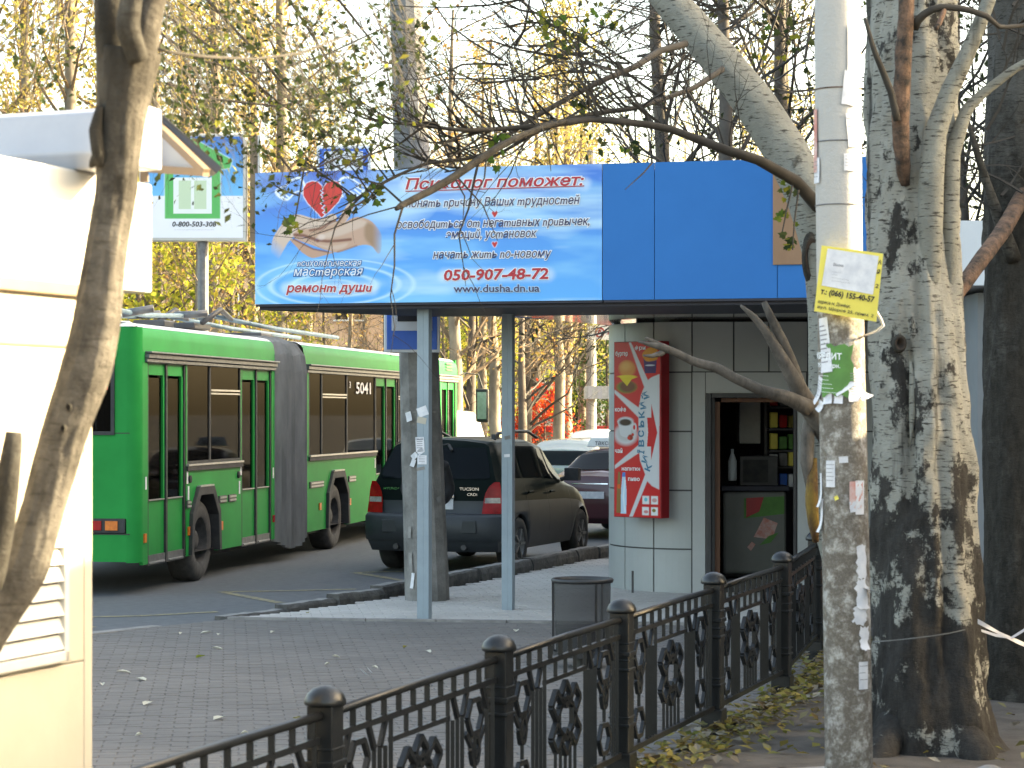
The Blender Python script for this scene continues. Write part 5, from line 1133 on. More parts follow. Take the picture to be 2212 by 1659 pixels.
def top_window(s0, s1, k0, k1, nm='rear_window'):
    b = MB(); n = 8
    for s, ww in ((s0, k0), (s0 + (s1 - s0) * .5, (k0 + k1) / 2), (s1, k1)):
        for i in range(n + 1):
            x = ww * (i / n * 2 - 1); zt = interp(s, SE['zt']) if True else 0; wt = interp(s, SE['wt']); kk = min(1, abs(x) / wt); b.v.append((x, s, zt - .055 * kk ** 3 + .012))
    for j in range(2):
        for i in range(n): a = j * (n + 1) + i; b.f.append((a, a + 1, a + n + 2, a + n + 1)); b.m.append(0)
    b.build(nm, M['car_glass'], c, smooth=True)
top_window(.66, 1.28, .64, .52); top_window(3.12, 2.62, .62, .54, 'windscreen')
for sd in (-1, 1):
    rp('tail_lamp', 'red_lens', [(.68, sd * .52, sd * .80), (.84, sd * .52, sd * .79)], .02); sp('side_window', 'car_glass', 1.15, 1.95, .55, .76, .008, (sd,), (.2, 0)); sp('side_window', 'car_glass', 2.0, 2.9, .55, .76, .008, (sd,), (0, -.3))
    b = MB(); w, z = sect(2.78, .54); b.box((sd * (w + .1), 2.8, z + .06), (.18, .1, .12)); bevel(b.build('door_mirror', M['black_rubber'], c), .03)
b = MB(); b.box((0, 0.0, .70), (.5, .012, .11)); b.build('number_plate', M['paper'], c); rp('bumper', 'car_maroon', [(.34, -.80, .80), (.38, -.82, .82), (.54, -.82, .82), (.56, -.80, .80)], .05); rp('badge_strip', 'chrome', [(.87, -.3, .3), (.885, -.3, .3)], .012)
tl_ = thing('taxi_lamp', Vector((1.20, 36.2, 1.43)) + Matrix.Rotation(R(-20), 3, 'Z') @ Vector((-.30, 1.7, 0)), 'white taxi lamp with dark lettering on the maroon sedan roof', 'taxi sign', rz=R(-20))
b = MB(); b.add([(-.27, -.07, 0), (.27, -.07, 0), (.27, .07, 0), (-.27, .07, 0), (-.22, -.03, .15), (.22, -.03, .15), (.22, .03, .15), (-.22, .03, .15)], [(0, 1, 5, 4), (1, 2, 6, 5), (2, 3, 7, 6), (3, 0, 4, 7), (4, 5, 6, 7), (3, 2, 1, 0)]); bevel(b.build('housing', M['white_plastic'], tl_), .015)
lettering('lettering', 'такси', M['ink'], tl_, lambda x, y: Vector((-.13 + x, -.072 + (.03 + y) * .27, .03 + y)), 0, .28, .08, 0, .01)
HA = dict(SE); HA.update(L=4.1, paint='car_silver', hz=1.2, zt=[(0, 1.30), (.3, 1.42), (.8, 1.50), (2.2, 1.50), (2.6, 1.42), (3.1, 1.06), (3.3, 1.0), (4.1, .7)], belt=[(0, .98), (3.2, .95), (4.1, .6)], rear=[(.25, .12), (.35, 0), (.6, 0), (.95, .05), (1.3, .3), (1.5, .5)], wt=[(0, .60), (1.3, .6), (2.4, .6), (3.0, .66), (4.1, .6)], wb=[(0, .84), (3.6, .84), (4.1, .74)])
c, rp, sp, sect, yoff = make_car('hatchback_car', (.85, 43.5, 0), R(-20), 'pale silvery green hatchback with white roof beyond the maroon taxi', 'car', HA)
rp('rear_window', 'car_glass', [(1.0, -.66, .66), (1.1, -.68, .68), (1.27, -.60, .60)], .012)
for sd in (-1, 1): rp('tail_lamp', 'red_lens', [(.72, sd * .6, sd * .8), (.95, sd * .62, sd * .8)], .02); sp('side_window', 'car_glass', .6, 1.7, .55, .76, .008, (sd,)); sp('side_window', 'car_glass', 1.76, 2.7, .55, .76, .008, (sd,), (0, -.3))
HB = dict(HA); HB.update(paint='car_white', zt=[(0, 1.5), (.8, 1.62), (2.2, 1.62), (2.6, 1.5), (3.1, 1.1), (3.3, 1.05), (4.1, .7)])
c, rp, sp, sect, yoff = make_car('minivan_car', (1.7, 51.0, 0), R(-20), 'white minivan furthest along the kerb behind the silvery hatchback', 'car', HB)
rp('rear_window', 'car_glass', [(1.05, -.62, .62), (1.4, -.56, .56)], .012)
VA = dict(HA); VA.update(L=4.8, paint='car_white', zt=[(0, 1.95), (.6, 2.05), (3.0, 2.05), (3.4, 1.9), (4.0, 1.3), (4.8, .9)], belt=[(0, 1.15), (3.9, 1.1), (4.8, .8)], wt=[(0, .68), (4.8, .66)], seats=(2.0, 3.0), hz=1.5, axles=(.9, 3.9), wb=[(0, .93), (4.3, .93), (4.8, .8)], rear=[(.25, .1), (.5, 0), (1.1, .03), (2.05, .3)])
c, rp, sp, sect, yoff = make_car('van', (-2.05, 46.5, 0), R(-12), 'rounded white van standing just past the front of the trolleybus', 'van', VA)
rp('rear_window', 'car_glass', [(1.25, -.6, .6), (1.75, -.56, .56)], .012)

# ------------------------------------------------------------------ street furniture: poles, signs
def roughtube(pts, rads, n=32, step=.05, amp=.01, seed=1, sx=.5, sz=.5, lobes=None, ridge=0, flat=0):
    """tube resampled densely with noise in the radius; returns MB"""
    P = [Vector(p) for p in pts]; cum = [0]
    for a, c in zip(P[:-1], P[1:]): cum.append(cum[-1] + (c - a).length)
    nn = max(4, int(cum[-1] / step)); T = np.linspace(0, cum[-1], nn); A_ = np.array([p[:] for p in P])
    # smooth the path with catmull-like cubic through interpolation on a smoothed grid
    Cc = np.stack([np.interp(T, cum, A_[:, k]) for k in range(3)], 1); Rr = np.interp(T, cum, rads); w = max(1, int(.35 * nn / max(1, len(P) - 1)))
    if len(P) > 2 and w > 1:
        ker = np.hanning(2 * w + 3)[1:-1]; ker /= ker.sum()
        for k in range(3):
            q = Cc[:, k]; pd = np.concatenate([2 * q[0] - q[w:0:-1], q, 2 * q[-1] - q[-2:-w - 2:-1]]); Cc[:, k] = np.convolve(pd, ker, 'valid')
    b = MB(); prev = None; th = np.linspace(0, 2 * PI, n, endpoint=False)
    TT, HH = np.meshgrid(T, th, indexing='ij'); cx_, cy_ = np.cos(HH) * .5, np.sin(HH) * .5
    nz = (fbm(cx_ / sx * 1.0 + 9 + TT * .35, cy_ / sx + 9 + TT / sz, 1, 1, seed) - .5) * 2 * amp
    if ridge: nz = nz + ridge * (np.abs(fbm(cx_ * 6 + 20, cy_ * 6 + 20 + TT * .5, 1, 1, seed + 9) - .5) * 2 - .25)
    if lobes: 
        for (a0, wd, z0, z1, am) in lobes: nz = nz + am * np.exp(-((np.angle(np.exp(1j * (HH - a0))) / wd) ** 2)) * np.exp(-(((TT - (z0 + z1) / 2) / ((z1 - z0) / 2 + 1e-6)) ** 4))
    for i in range(nn):
        p = Vector(Cc[i]); d = Vector(Cc[min(i + 1, nn - 1)] - Cc[max(i - 1, 0)]).normalized()
        if prev is None: x = (Vector((1, 0, 0)) - d * d.x).normalized()
        else: x = (prev - d * prev.dot(d)).normalized()
        prev = x; y = d.cross(x)
        for k in range(n):
            r = Rr[i] + nz[i, k]; b.v.append(tuple(p + x * (math.cos(th[k]) * r) + y * (math.sin(th[k]) * r)))
    for i in range(nn - 1):
        for k in range(n): a = i * n + k; c_ = i * n + (k + 1) % n; b.f.append((a, c_, c_ + n, a + n)); b.m.append(0)
    b.f.append(tuple(range(n - 1, -1, -1))); b.f.append(tuple(range((nn - 1) * n, nn * n))); b.m += [0, 0]; return b
# far concrete pole with the bus-stop signs
base = G(922, 1303, .012); PY = base.y + .2; q = F / PY
cp = thing('concrete_pole', (base.x, PY, 0), 'thick leaning grey concrete pole with torn posters behind the first blue-grey post', 'pole')
b = MB(); topz = 9.5; x0 = base.x; lean = ((881 - CX) / F * PY - x0) / (2 + (HY - 100) / q)
b = roughtube([(x0, PY, 0), (x0 + lean * 3, PY, 3), (x0 + lean * 6, PY, 6), (x0 + lean * topz, PY, topz)], [.235, .205, .175, .145], 12, .12, .006, 4)
b.build('shaft', M['concrete'], cp, world=True)
for z_ in (2.0, 4.35): b = MB(); b.lathe([(.222 - z_ * .008, -.012), (.228 - z_ * .008, 0), (.222 - z_ * .008, .012)], (x0 + lean * z_, PY, z_), 24, cap=False); b.build('wire_band', M['concrete_light'], cp, world=True, smooth=True)
for (x, y, w, h, r_, m_) in ((884, 900, .07, .10, .3, 'paper'), (893, 1000, .05, .08, -.3, 'paper'), (896, 985, .07, .06, .7, 'paper'), (888, 1215, .05, .2, .1, 'concrete_light'), (892, 1255, .04, .16, -.1, 'paper'), (886, 1150, .04, .12, .0, 'concrete_light'), (945, 1080, .05, .06, .2, 'kerb_top')):
    c_ = W(x, y, PY - .24); dx = c_.x - (x0 + lean * c_.z); rr = .235 - c_.z * .0095; s_ = max(-.9, min(.9, dx / rr)); a_ = math.asin(s_)
    flyer(cp, (x0 + lean * c_.z + rr * s_ * 1.03, PY - rr * math.cos(a_) * 1.03, c_.z), w, h, m_, r_, Vector((math.cos(a_), math.sin(a_), 0)), Vector((math.sin(a_), -math.cos(a_), 0)), .01)
def stopsign(c, w, h, nm, lab, stub=None):
    s = thing(nm, c, lab, 'road sign'); b = MB(); b.box((0, 0, 0), (w, .03, h)); bevel(b.build('plate', M['sign_white'], s), .012)
    b = MB(); b.box((0, -.018, 0), (w - .06, .008, h - .06)); bevel(b.build('blue_field', M['sign_blue'], s), .004); b = MB(); b.box((0, -.025, h * .12), (w - .16, .008, h * .56)); bevel(b.build('white_field', M['sign_white'], s), .004)
    return s, (b)
cz = W(890, 700, PY - .30); hs = .72
s, _ = stopsign(Vector((cz.x, PY - .29, 2 + (HY - 695) / q)), .58, .66, 'bus_stop_sign', 'blue and white bus stop sign strapped to the thick concrete pole below the canopy')
b = MB(); b.box((0, .06, 0), (.08, .1, .05)); b.box((0, .06, -.22), (.08, .1, .05)); b.build('clamp', M['silver'], s)
# small bus pictogram part on the white field
b = MB(); b.box((0, -.032, .09), (.3, .006, .2)); b.build('bus_symbol', M['ink'], s)
cz = W(743.5, 372, PY); s2, _ = stopsign(Vector((cz.x, PY - .05, cz.z - .02)), .565, .58, 'upper_stop_sign', 'blue and white road sign on a side arm, peeping above the canopy'); b = MB(); b.bar((.28, .03, -.18), ((x0 + lean * 4.1) - cz.x - .12, .05, -.18), .05, .05); b.build('arm', M['grey_metal'], s2)

# person behind the pole
def skin_body(nm, verts, edges, rads, mat, parent, sub=2):
    me = bpy.data.meshes.new(nm); me.from_pydata(verts, edges, []); o = link(nm, me, parent); me.materials.append(mat)
    m = o.modifiers.new('skin', 'SKIN'); m.use_smooth_shade = True; sv = me.skin_vertices[0].data
    for i, r_ in enumerate(rads): sv[i].radius = (r_, r_ * .8) if not hasattr(r_, '__len__') else r_
    sv[0].use_root = True
    for i in range(1, len(rads)): sv[i].use_root = False
    s = o.modifiers.new('sub', 'SUBSURF'); s.levels = sub; s.render_levels = sub; return o
pe = thing('person', (x0 - .035, PY + 1.05, 0), 'person in a black jacket standing hidden behind the concrete pole, elbows out', 'person', rz=R(8))
V = [(0, 0, .95), (0, 0, 1.12), (0, .0, 1.32), (0, 0, 1.46), (0, .0, 1.54), (.17, 0, 1.40), (.245, .02, 1.13), (.14, -.13, 1.02), (-.17, 0, 1.40), (-.245, .02, 1.13), (-.14, -.13, 1.02), (.10, 0, .88), (.11, -.01, .50), (.11, .02, .10), (.11, -.10, .045), (-.10, 0, .88), (-.11, -.01, .50), (-.11, .02, .10), (-.11, -.10, .045)]
E_ = [(0, 1), (1, 2), (2, 3), (3, 4), (3, 5), (5, 6), (6, 7), (3, 8), (8, 9), (9, 10), (0, 11), (11, 12), (12, 13), (13, 14), (0, 15), (15, 16), (16, 17), (17, 18)]
M['jacket'] = pm('black_jacket_cloth', (.018, .018, .02), (.012, .012, .014), 9, .85, bmp=.3, bscale=20); M['skin'] = pm('skin', (.45, .27, .19), (.40, .23, .16), 9, .55); M['hair'] = pm('dark_hair', (.03, .02, .015), (.02, .014, .01), 30, .6)
skin_body('body', V, E_, [(.16, .12), (.15, .115), (.19, .13), (.13, .10), (.06, .06), .10, .095, .07, .10, .095, .07, .10, .068, .048, .04, .10, .068, .048, .04], M['jacket'], pe)
b = MB(); b.lathe([(.0, -.12), (.045, -.11), (.065, -.07), (.075, 0), (.078, .05), (.06, .10), (.0, .125)], (0, -.01, 1.68), 20); hd = b.build('head', M['skin'], pe, smooth=True); b = MB(); b.lathe([(.084, -.03), (.088, .04), (.07, .105), (.0, .135)], (0, .012, 1.685), 20); b.build('hair', M['hair'], hd, smooth=True); b = MB(); b.box((0, -.09, 1.665), (.022, .03, .045)); bevel(b.build('nose', M['skin'], hd), .008)
for sx in (-1, 1): b = MB(); b.lathe([(.008, -.025), (.014, 0), (.008, .025)], (sx * .08, 0, 1.67), 8); b.build('ear', M['skin'], hd)

# ------------------------------------------------------------------ near pole with flyers and the yellow sign
ppx = [(1809, 0), (1812, 500), (1829, 1300), (1836, 1700)]; PYn = 11.0
pts = [W(x, y, PYn) for x, y in ppx]; pts[-1].z = -.05; top = pts[0] + (pts[0] - pts[1]) * 1.6; PL = [top] + pts; PL = PL[::-1]
pp = thing('flyer_pole', (PL[0].x, PYn, 0), 'near whitish pole covered in torn paper flyers, sunlit along its right edge', 'pole')
M['pole_paint'] = (lambda: (lambda m, nt, b: (b.inputs["Roughness"].__setattr__('default_value', .75), nt.links.new(mixc(nt, (lambda pos, sep, mr, ad, pk: pk)(*(lambda g: (lambda pos: (lambda sep: (nt.links.new(pos, sep.inputs[0]), (lambda mr: (mr.inputs[1].__setattr__('default_value', 2.3), mr.inputs[2].__setattr__('default_value', 2.9), mr.inputs[3].__setattr__('default_value', .18), mr.inputs[4].__setattr__('default_value', -.16), nt.links.new(sep.outputs[2], mr.inputs[0]), (lambda ad: (nt.links.new(noise(nt, 9, 6, .7, pos), ad.inputs[0]), nt.links.new(mr.outputs[0], ad.inputs[1]), (pos, sep, mr, ad, ramp(nt, ad.outputs[0], [(.50, 0.), (.62, 1.)])))[-1])(N(nt, "ShaderNodeMath", operation='ADD')))[-1])(N(nt, "ShaderNodeMapRange")))[-1])(N(nt, "ShaderNodeSeparateXYZ")))(g.outputs["Position"]))(N(nt, "ShaderNodeNewGeometry"))), (.43, .415, .395), ramp(nt, noise(nt, 16, 6, .75), [(.3, (.26, .24, .20)), (.46, (.12, .098, .078)), (.56, (.24, .22, .19)), (.64, (.42, .40, .37))])), b.inputs["Base Color"]), bump(nt, b, noise(nt, 45, 6, .75), .6, .012), m)[-1])(*newmat('peeling_white_pole_paint')))()
b = roughtube(PL, [.114, .112, .109, .108, .102], 40, .04, .0022, 8); b.build('shaft', M['pole_paint'], pp, smooth=True, world=True)
def pole_at(z):
    zz_ = [p.z for p in PL]; return float(np.interp(z, zz_, [p.x for p in PL]))
def wrap(x, y, w, h, mat='paper', rot=0, curl=.0, name='flyer', lines=0, out=.0, tear=0, par=None):
    """paper glued round the shaft: x,y photo place of its centre"""
    c_ = W(x, y, PYn - .11); cxp = pole_at(c_.z); R_ = .1135 + out; s_ = max(-.985, min(.985, (c_.x - cxp) / .112)); a0 = math.asin(s_); b = MB(); nu, nv = 7, 8; cr, sr = math.cos(rot), math.sin(rot)
    for j in range(nv + 1):
        for i in range(nu + 1):
            lu = (i / nu - .5) * w; lv = (j / nv - .5) * h
            if tear: lu += random.uniform(-1, 1) * tear * (i in (0, nu)); lv += random.uniform(-1, 1) * tear * (j in (0, nv))
            u = lu * cr - lv * sr; v = lu * sr + lv * cr; a = a0 + u / R_; lift = curl * max(0, (.5 - j / nv)) ** 2 * 4 * (1 if curl else 0); rr = R_ + .0018 + lift + random.uniform(0, .0012)
            b.v.append((cxp + math.sin(a) * rr, PYn - math.cos(a) * rr, c_.z + v))
    for j in range(nv):
        for i in range(nu): a = j * (nu + 1) + i; b.f.append((a, a + 1, a + nu + 2, a + nu + 1)); b.m.append(0)
    o = b.build(name, M[mat], par or pp, smooth=True, world=par is None)
    for l in range(lines):
        b = MB(); v = h * (.36 - .74 * l / lines); ww = w * random.uniform(.5, .85)
        for i in range(5):
            lu = -w * .42 + ww * i / 4
            for lv in (v, v - h * .022): u = lu * cr - lv * sr; vv = lu * sr + lv * cr; a = a0 + u / R_; rr = R_ + .0042 + curl * max(0, -(lv / h)) ** 2 * 4; b.v.append((cxp + math.sin(a) * rr, PYn - math.cos(a) * rr, c_.z + vv))
        b.f = [(2 * i, 2 * i + 1, 2 * i + 3, 2 * i + 2) for i in range(4)]; b.m = [0] * 4; b.v = [tuple(Vector(t_) - pp.location) for t_ in b.v]; b.build('print_line', M['grey_ink'], o)
    return o
wrap(1843, 130, .06, .34, 'paper', 0, .0); wrap(1838, 190, .08, .16, 'paper', -.1); wrap(1842, 280, .06, .16, 'paper', .1, lines=3); wrap(1838, 350, .07, .08, 'paper', 0, lines=4); wrap(1767, 300, .05, .30, 'paper_r', 0, lines=0); wrap(1769, 365, .06, .12, 'paper', 0, lines=5)
wrap(1785, 745, .06, .26, 'paper', .12, .01, lines=9); g_ = wrap(1806, 800, .155, .24, 'paper_g', -.06, 0, out=.002, tear=.012)
def wraptext(body, x, y, w, h, mat, rot=0):
    c_ = W(x, y, PYn - .11); cxp = pole_at(c_.z); a0 = math.asin(max(-.98, min(.98, (c_.x - cxp) / .112)))
    lettering('lettering', body, M[mat], g_, lambda u, v: Vector((cxp + math.sin(a0 + (u) / .1155) * .1215, PYn - math.cos(a0 + (u) / .1155) * .1215, c_.z + v + u * rot)) - Vector(pp.location), 0, w, h, 0, .02)
wraptext('КРЕДИТ', 1772, 774, .142, .030, 'txt_white', -.05); wraptext('75 000 грн.', 1776, 792, .125, .020, 'txt_white', -.05)
for i in range(6): wraptext('——————', 1777 + i, 803 + i * 9, random.uniform(.05, .11), .012, 'txt_white', -.08)
wrap(1766, 842, .055, .13, 'paper', -.45, .02, lines=7); wrap(1850, 830, .075, .15, 'paper', .05, .015, lines=9, tear=.01); wrap(1822, 835, .10, .045, 'paper', .6, .012); wrap(1790, 860, .05, .055, 'paper', .1, .01); wrap(1812, 858, .04, .06, 'paper', -.05, .008); wrap(1858, 846, .04, .06, 'paper', .5, .05)
wrap(1778, 876, .05, .05, 'paper', -.4, .015); wrap(1796, 1024, .05, .125, 'paper', .0, .0, lines=5); wrap(1822, 993, .042, .03, 'paper', .05, lines=1); wrap(1777, 1060, .03, .16, 'paper', .05, .02); wrap(1776, 1115, .035, .16, 'paper', -.05, .02); wrap(1850, 1070, .07, .13, 'paper_r', .0); wrap(1858, 1075, .05, .16, 'paper', 0)
wrap(1862, 1215, .055, .16, 'paper', 0, .0, tear=.008); wrap(1862, 1285, .06, .14, 'paper', .1, .01, tear=.01); wrap(1858, 1330, .07, .08, 'paper', -.1, .0, tear=.01); wrap(1868, 1380, .055, .11, 'paper', -.1, .02, tear=.008); wrap(1866, 1460, .055, .13, 'paper', 0, .0, lines=3); wrap(1842, 1095, .03, .05, 'paper', .1); wrap(1808, 1076, .02, .02, 'paper_y', .5, .01)
wrap(1872, 1272, .04, .025, 'paper', -.4, .06); wrap(1800, 640, .03, .06, 'paper', 0)
for z_ in (4.05 - .52, 3.28, 3.0 - .02): b = MB(); b.lathe([(.1115, -.003), (.1128, 0), (.1115, .003)], (pole_at(z_), PYn, z_), 30, cap=False); b.build('wire_loop', M['brown_bark'] if z_ > 3.5 else M['grey_metal'], pp, world=True)
# yellow hanging sign
Ys = PYn - .15; cs = [W(1759, 672, Ys), W(1893, 695, Ys - .02), W(1908, 548, Ys - .02), W(1775, 530, Ys)]
ys = thing('yellow_notice', cs[0], 'tilted yellow placard with phone number and white sheet hung on the pole', 'sign'); loc = [p - cs[0] for p in cs]
def ysq(u, v, o=0.): return loc[0] * (1 - u) * (1 - v) + loc[1] * u * (1 - v) + loc[2] * u * v + loc[3] * (1 - u) * v + Vector((0, -o, 0))
b = MB(); b.v = [tuple(ysq(u, v, o)) for o in (0, -.006) for u, v in ((0, 0), (1, 0), (1, 1), (0, 1))]; b.f = [(0, 1, 2, 3), (7, 6, 5, 4), (0, 4, 5, 1), (1, 5, 6, 2), (2, 6, 7, 3), (3, 7, 4, 0)]; b.m = [0] * 6; b.build('board', M['paper_y'], ys)
b = MB(); b.v = [tuple(ysq(u, v, .003)) for u, v in ((.07, .40), (.90, .385), (.93, .955), (.10, .965))]; b.f = [(0, 1, 2, 3)]; b.m = [0]; b.build('white_sheet', M['paper'], ys)
def yst(body, u0, v0, w, h, off=.015, m_='ink'): lettering('lettering', body, M[m_], ys, lambda x, y: ysq(u0 + x, v0 + y * 1.0, .005), 0, w, h, .12, off)
yst('т.: (066) 155-40-57', .07, .275, .86, .085, .03); yst('адреса м. Донецк,', .04, .135, .52, .05); yst('вул. Щорса 25, прим. 2', .04, .055, .90, .045); yst('А', .93, .84, .05, .06, .03); yst('Я', .925, .70, .05, .06, .03); yst('2', .925, .49, .045, .06, .03); yst('Волна', .22, .72, .16, .045, .01, 'grey_ink')
for i in range(4): yst('————', .21, .62 - .045 * i, random.uniform(.08, .34), .03, 0, 'grey_ink')
b = MB(); pz = [W(1890, 668, Ys + .02), W(1903, 690, Ys + .04), W(1908, 703, Ys + .06), W(1895, 715, Ys + .08), W(1868, 725, PYn)]; b.tube([p - cs[0] for p in pz], [.008, .007, .007, .006, .004], 6); b.build('tape_strip', M['paper'], ys, smooth=True)

# ------------------------------------------------------------------ cream kiosk on the left
kd = Vector((-.335, -.942, 0)).normalized(); kO = Vector((-1.40, 7.70, 0)); kn = Vector((.942, -.335, 0)); kb_ = -kn   # wall runs towards the camera; kn = outward normal
lk = thing('cream_kiosk', kO, 'cream kiosk with grey roof, white louvre vent and boxy white sign fascia at left', 'kiosk')
def lbox(s0, s1, z0, z1, o0, o1, nm, mat, bev=.004):
    b = MB(); P = []
    for s in (s0, s1):
        for o_ in (o0, o1):
            for z in (z0, z1): v = kO + kd * s + kn * o_; P.append((v.x, v.y, z))
    b.add(P, [(0, 1, 3, 2), (4, 6, 7, 5), (0, 4, 5, 1), (2, 3, 7, 6), (0, 2, 6, 4), (1, 5, 7, 3)]); return bevel(b.build(nm, M[mat], lk, world=True), bev)
qz = lambda y: 2 + (HY - y) / (5000 / 7.55)
lbox(0, 2.6, 1.18, 2.40, -1.9, 0, 'wall', 'cream'); lbox(0, 2.6, 0.0, 1.176, -1.9, .0, 'lower_wall', 'cream'); lbox(-.0, 2.6, qz(640), qz(612), -.1, .028, 'trim_strip', 'cream_trim'); lbox(.15, 2.6, qz(752), qz(744), -.1, .008, 'trim_strip', 'cream_trim')
lbox(-.002, .05, .0, 2.40, -.05, .004, 'corner_trim', 'cream')
# boxed sign above, projecting past the corner
b = MB(); zc0, zc1 = qz(622), qz(368)
lbox(-1.02, -.33, 2.37, 2.73, -1.0, .10, 'sign_box', 'white_metal', .01) if False else None
c0 = W(320, 620, 8.2); 
lbox(-.37, 2.6, qz(617) + .0, qz(366), -1.7, .03, 'sign_box', 'white_metal', .01)
# roof sheet: rolled grey fascia and gabled end
rr_ = W(300, 300, 7.45); dl = Vector((-.914, .404, 0)); bkv = Vector((.404, .914, 0))
b = MB(); P = []
for s in (0, 1.6):
    for (o_, z) in ((.0, 2.79), (-.03, 2.84), (0, 2.975), (.06, 2.995), (.14, 2.99), (.14, 2.79)): v = rr_ + dl * s + bkv * o_; P.append((v.x, v.y, z))
b.add(P, [(i, i + 1, i + 7, i + 6) for i in range(5)] + [(5, 0, 6, 11), (5, 4, 3, 2, 1, 0), (6, 7, 8, 9, 10, 11)]); bevel(b.build('roof_fascia', M['roof_grey'], lk, world=True), .008)
gA, gB, gC = W(316, 248, 8.05), W(448, 375, 7.75), W(318, 366, 8.05)
b = MB(); d2 = Vector((.0, .9, 0))
b.add([gA, gB, gC, gA + d2 * .02, gB + d2 * .02, gC + d2 * .02], [(0, 2, 1), (3, 4, 5)]); b.build('gable_panel', M['roof_grey'], lk, world=True)
for (p, q_) in ((gA, gB), (gC, gB), (gA + Vector((.0, -.03, .05)), gC + Vector((0, -.03, -.05)))):
    b = MB(); b.bar(p + Vector((0, -.03, 0)), q_ + Vector((0, -.03, 0)), .026, .026); b.build('gable_batten', M['cream_trim'], lk, world=True)
b = MB(); b.add([gA + Vector((0, 0, .03)), gB + Vector((.03, 0, .0)), gB + Vector((.0, .10, .0)), gA + Vector((0, .10, .03)), gA + Vector((0, 0, .05)), gB + Vector((.05, 0, .02)), gB + Vector((.02, .10, .02)), gA + Vector((0, .10, .05))], [(0, 1, 2, 3), (7, 6, 5, 4), (0, 4, 5, 1), (1, 5, 6, 2)]); b.build('gable_roof', M['dark_frame'], lk, world=True)
# louvre vent
v0, v1 = qz(1425), qz(1160); s0, s1 = .185, .95
for (a, c_, d_, e_) in ((s0, s0 + .03, v0, v1), (s1 - .03, s1, v0, v1), (s0, s1, v0, v0 + .035), (s0, s1, v1 - .03, v1)): lbox(a, c_, d_, e_, .0, .028, 'vent_frame', 'white_metal', .004)
nl = 6
lbox(s0 + .02, s1 - .02, v0 + .02, v1 - .02, .0005, .003, 'vent_gap_shade', 'black_rubber', 0)  # black sheet stands in for shade in the gaps between slats
for i in range(nl):
    z = v0 + .035 + (v1 - v0 - .07) * i / nl; h = (v1 - v0 - .07) / nl; b = MB(); P = []
    for s in (s0 + .03, s1 - .03):
        for (o_, zz_) in ((.026, z + .006), (.008, z + h - .004), (.003, z + h - .004), (.020, z + .006)): v = kO + kd * s + kn * o_; P.append((v.x, v.y, zz_))
    b.add(P, [(0, 1, 5, 4), (1, 2, 6, 5), (2, 3, 7, 6), (3, 0, 4, 7), (0, 3, 2, 1), (4, 5, 6, 7)]); b.build('louvre', M['white_metal'], lk, world=True)

# ------------------------------------------------------------------ billboard with the green house
YB = 38.0; q = F / YB; x0b, x1b, y0b, y1b = 300, 531, 288, 520
bb = thing('billboard', W((x0b + x1b) / 2, y1b, YB), 'square roadside billboard with green house outline and phone number beyond the bus', 'billboard')
hw, hh = (x1b - x0b) / 2 / q, (y1b - y0b) / q
b = MB(); b.box((0, .16, hh / 2), (2 * hw, .26, hh)); bevel(b.build('casing', M['white_metal'], bb), .02)
b = MB(); b.box((hw + .13, .18, hh / 2 - .02), (.14, .2, hh - .02)); b.build('side_column', M['cream_trim'], bb); b = MB(); b.box((hw + .22, .1, hh / 2 - .02), (.05, .2, hh - .02)); b.build('side_frame', M['white_metal'], bb)
pb = Print(660, 690, 190, 200); X, Y = pb.X, pb.Y; k = np.clip(Y / 420, 0, 1); pb.img = L_((.03, .17, .55), (.14, .48, .80), k); pb.put((Y > 405).astype(float), (.74, .76, .82))
H = [(150, 560), (150, 215), (70, 215), (60, 170), (330, 10), (590, 160), (575, 215), (510, 225), (510, 560)]
pb.put(np.clip(pb.blur(pb.poly(H, False), 10) * 2, 0, 1), (.75, .85, .85), .8); pb.put(pb.blur(pb.poly(H, False), 2), (.08, .42, .12)); pb.put(pb.poly([(205, 525), (205, 250), (330, 150), (455, 250), (455, 525)], False), (.10, .42, .72)); pb.put(pb.poly([(205, 525), (205, 280), (455, 280), (455, 525)], False), (.72, .76, .76)); pb.put(pb.poly([(240, 495), (240, 300), (320, 300), (320, 495)], False), (.50, .62, .45)); pb.put(pb.poly([(342, 495), (342, 300), (422, 300), (422, 495)], False), (.50, .62, .45))
pb.put(pb.ell(560, 70, 34, 34, .1), (.12, .3, .7), .7)
pb.build('printed_face', printmat('billboard_print'), bb, lambda u, v: np.stack([(-hw + .05) + u * (2 * hw - .1), 0 * u + .024, hh - .05 - v * (hh - .1)], 1))
lettering('lettering', '0-800-503-308', M['ink'], bb, lambda x, y: Vector((-.33 + x, .018, .235 + y)), 0, .72, .085, .15, .02)
lettering('lettering', '——————————', M['grey_ink'], bb, lambda x, y: Vector((-.3 + x, .018, .17 + y)), 0, .66, .03, 0, 0)
b = MB(); b.tube([(.15, .2, 0), (.15, .2, -bb.location.z)], .09, 12); b.build('leg', M['grey_metal'], bb)
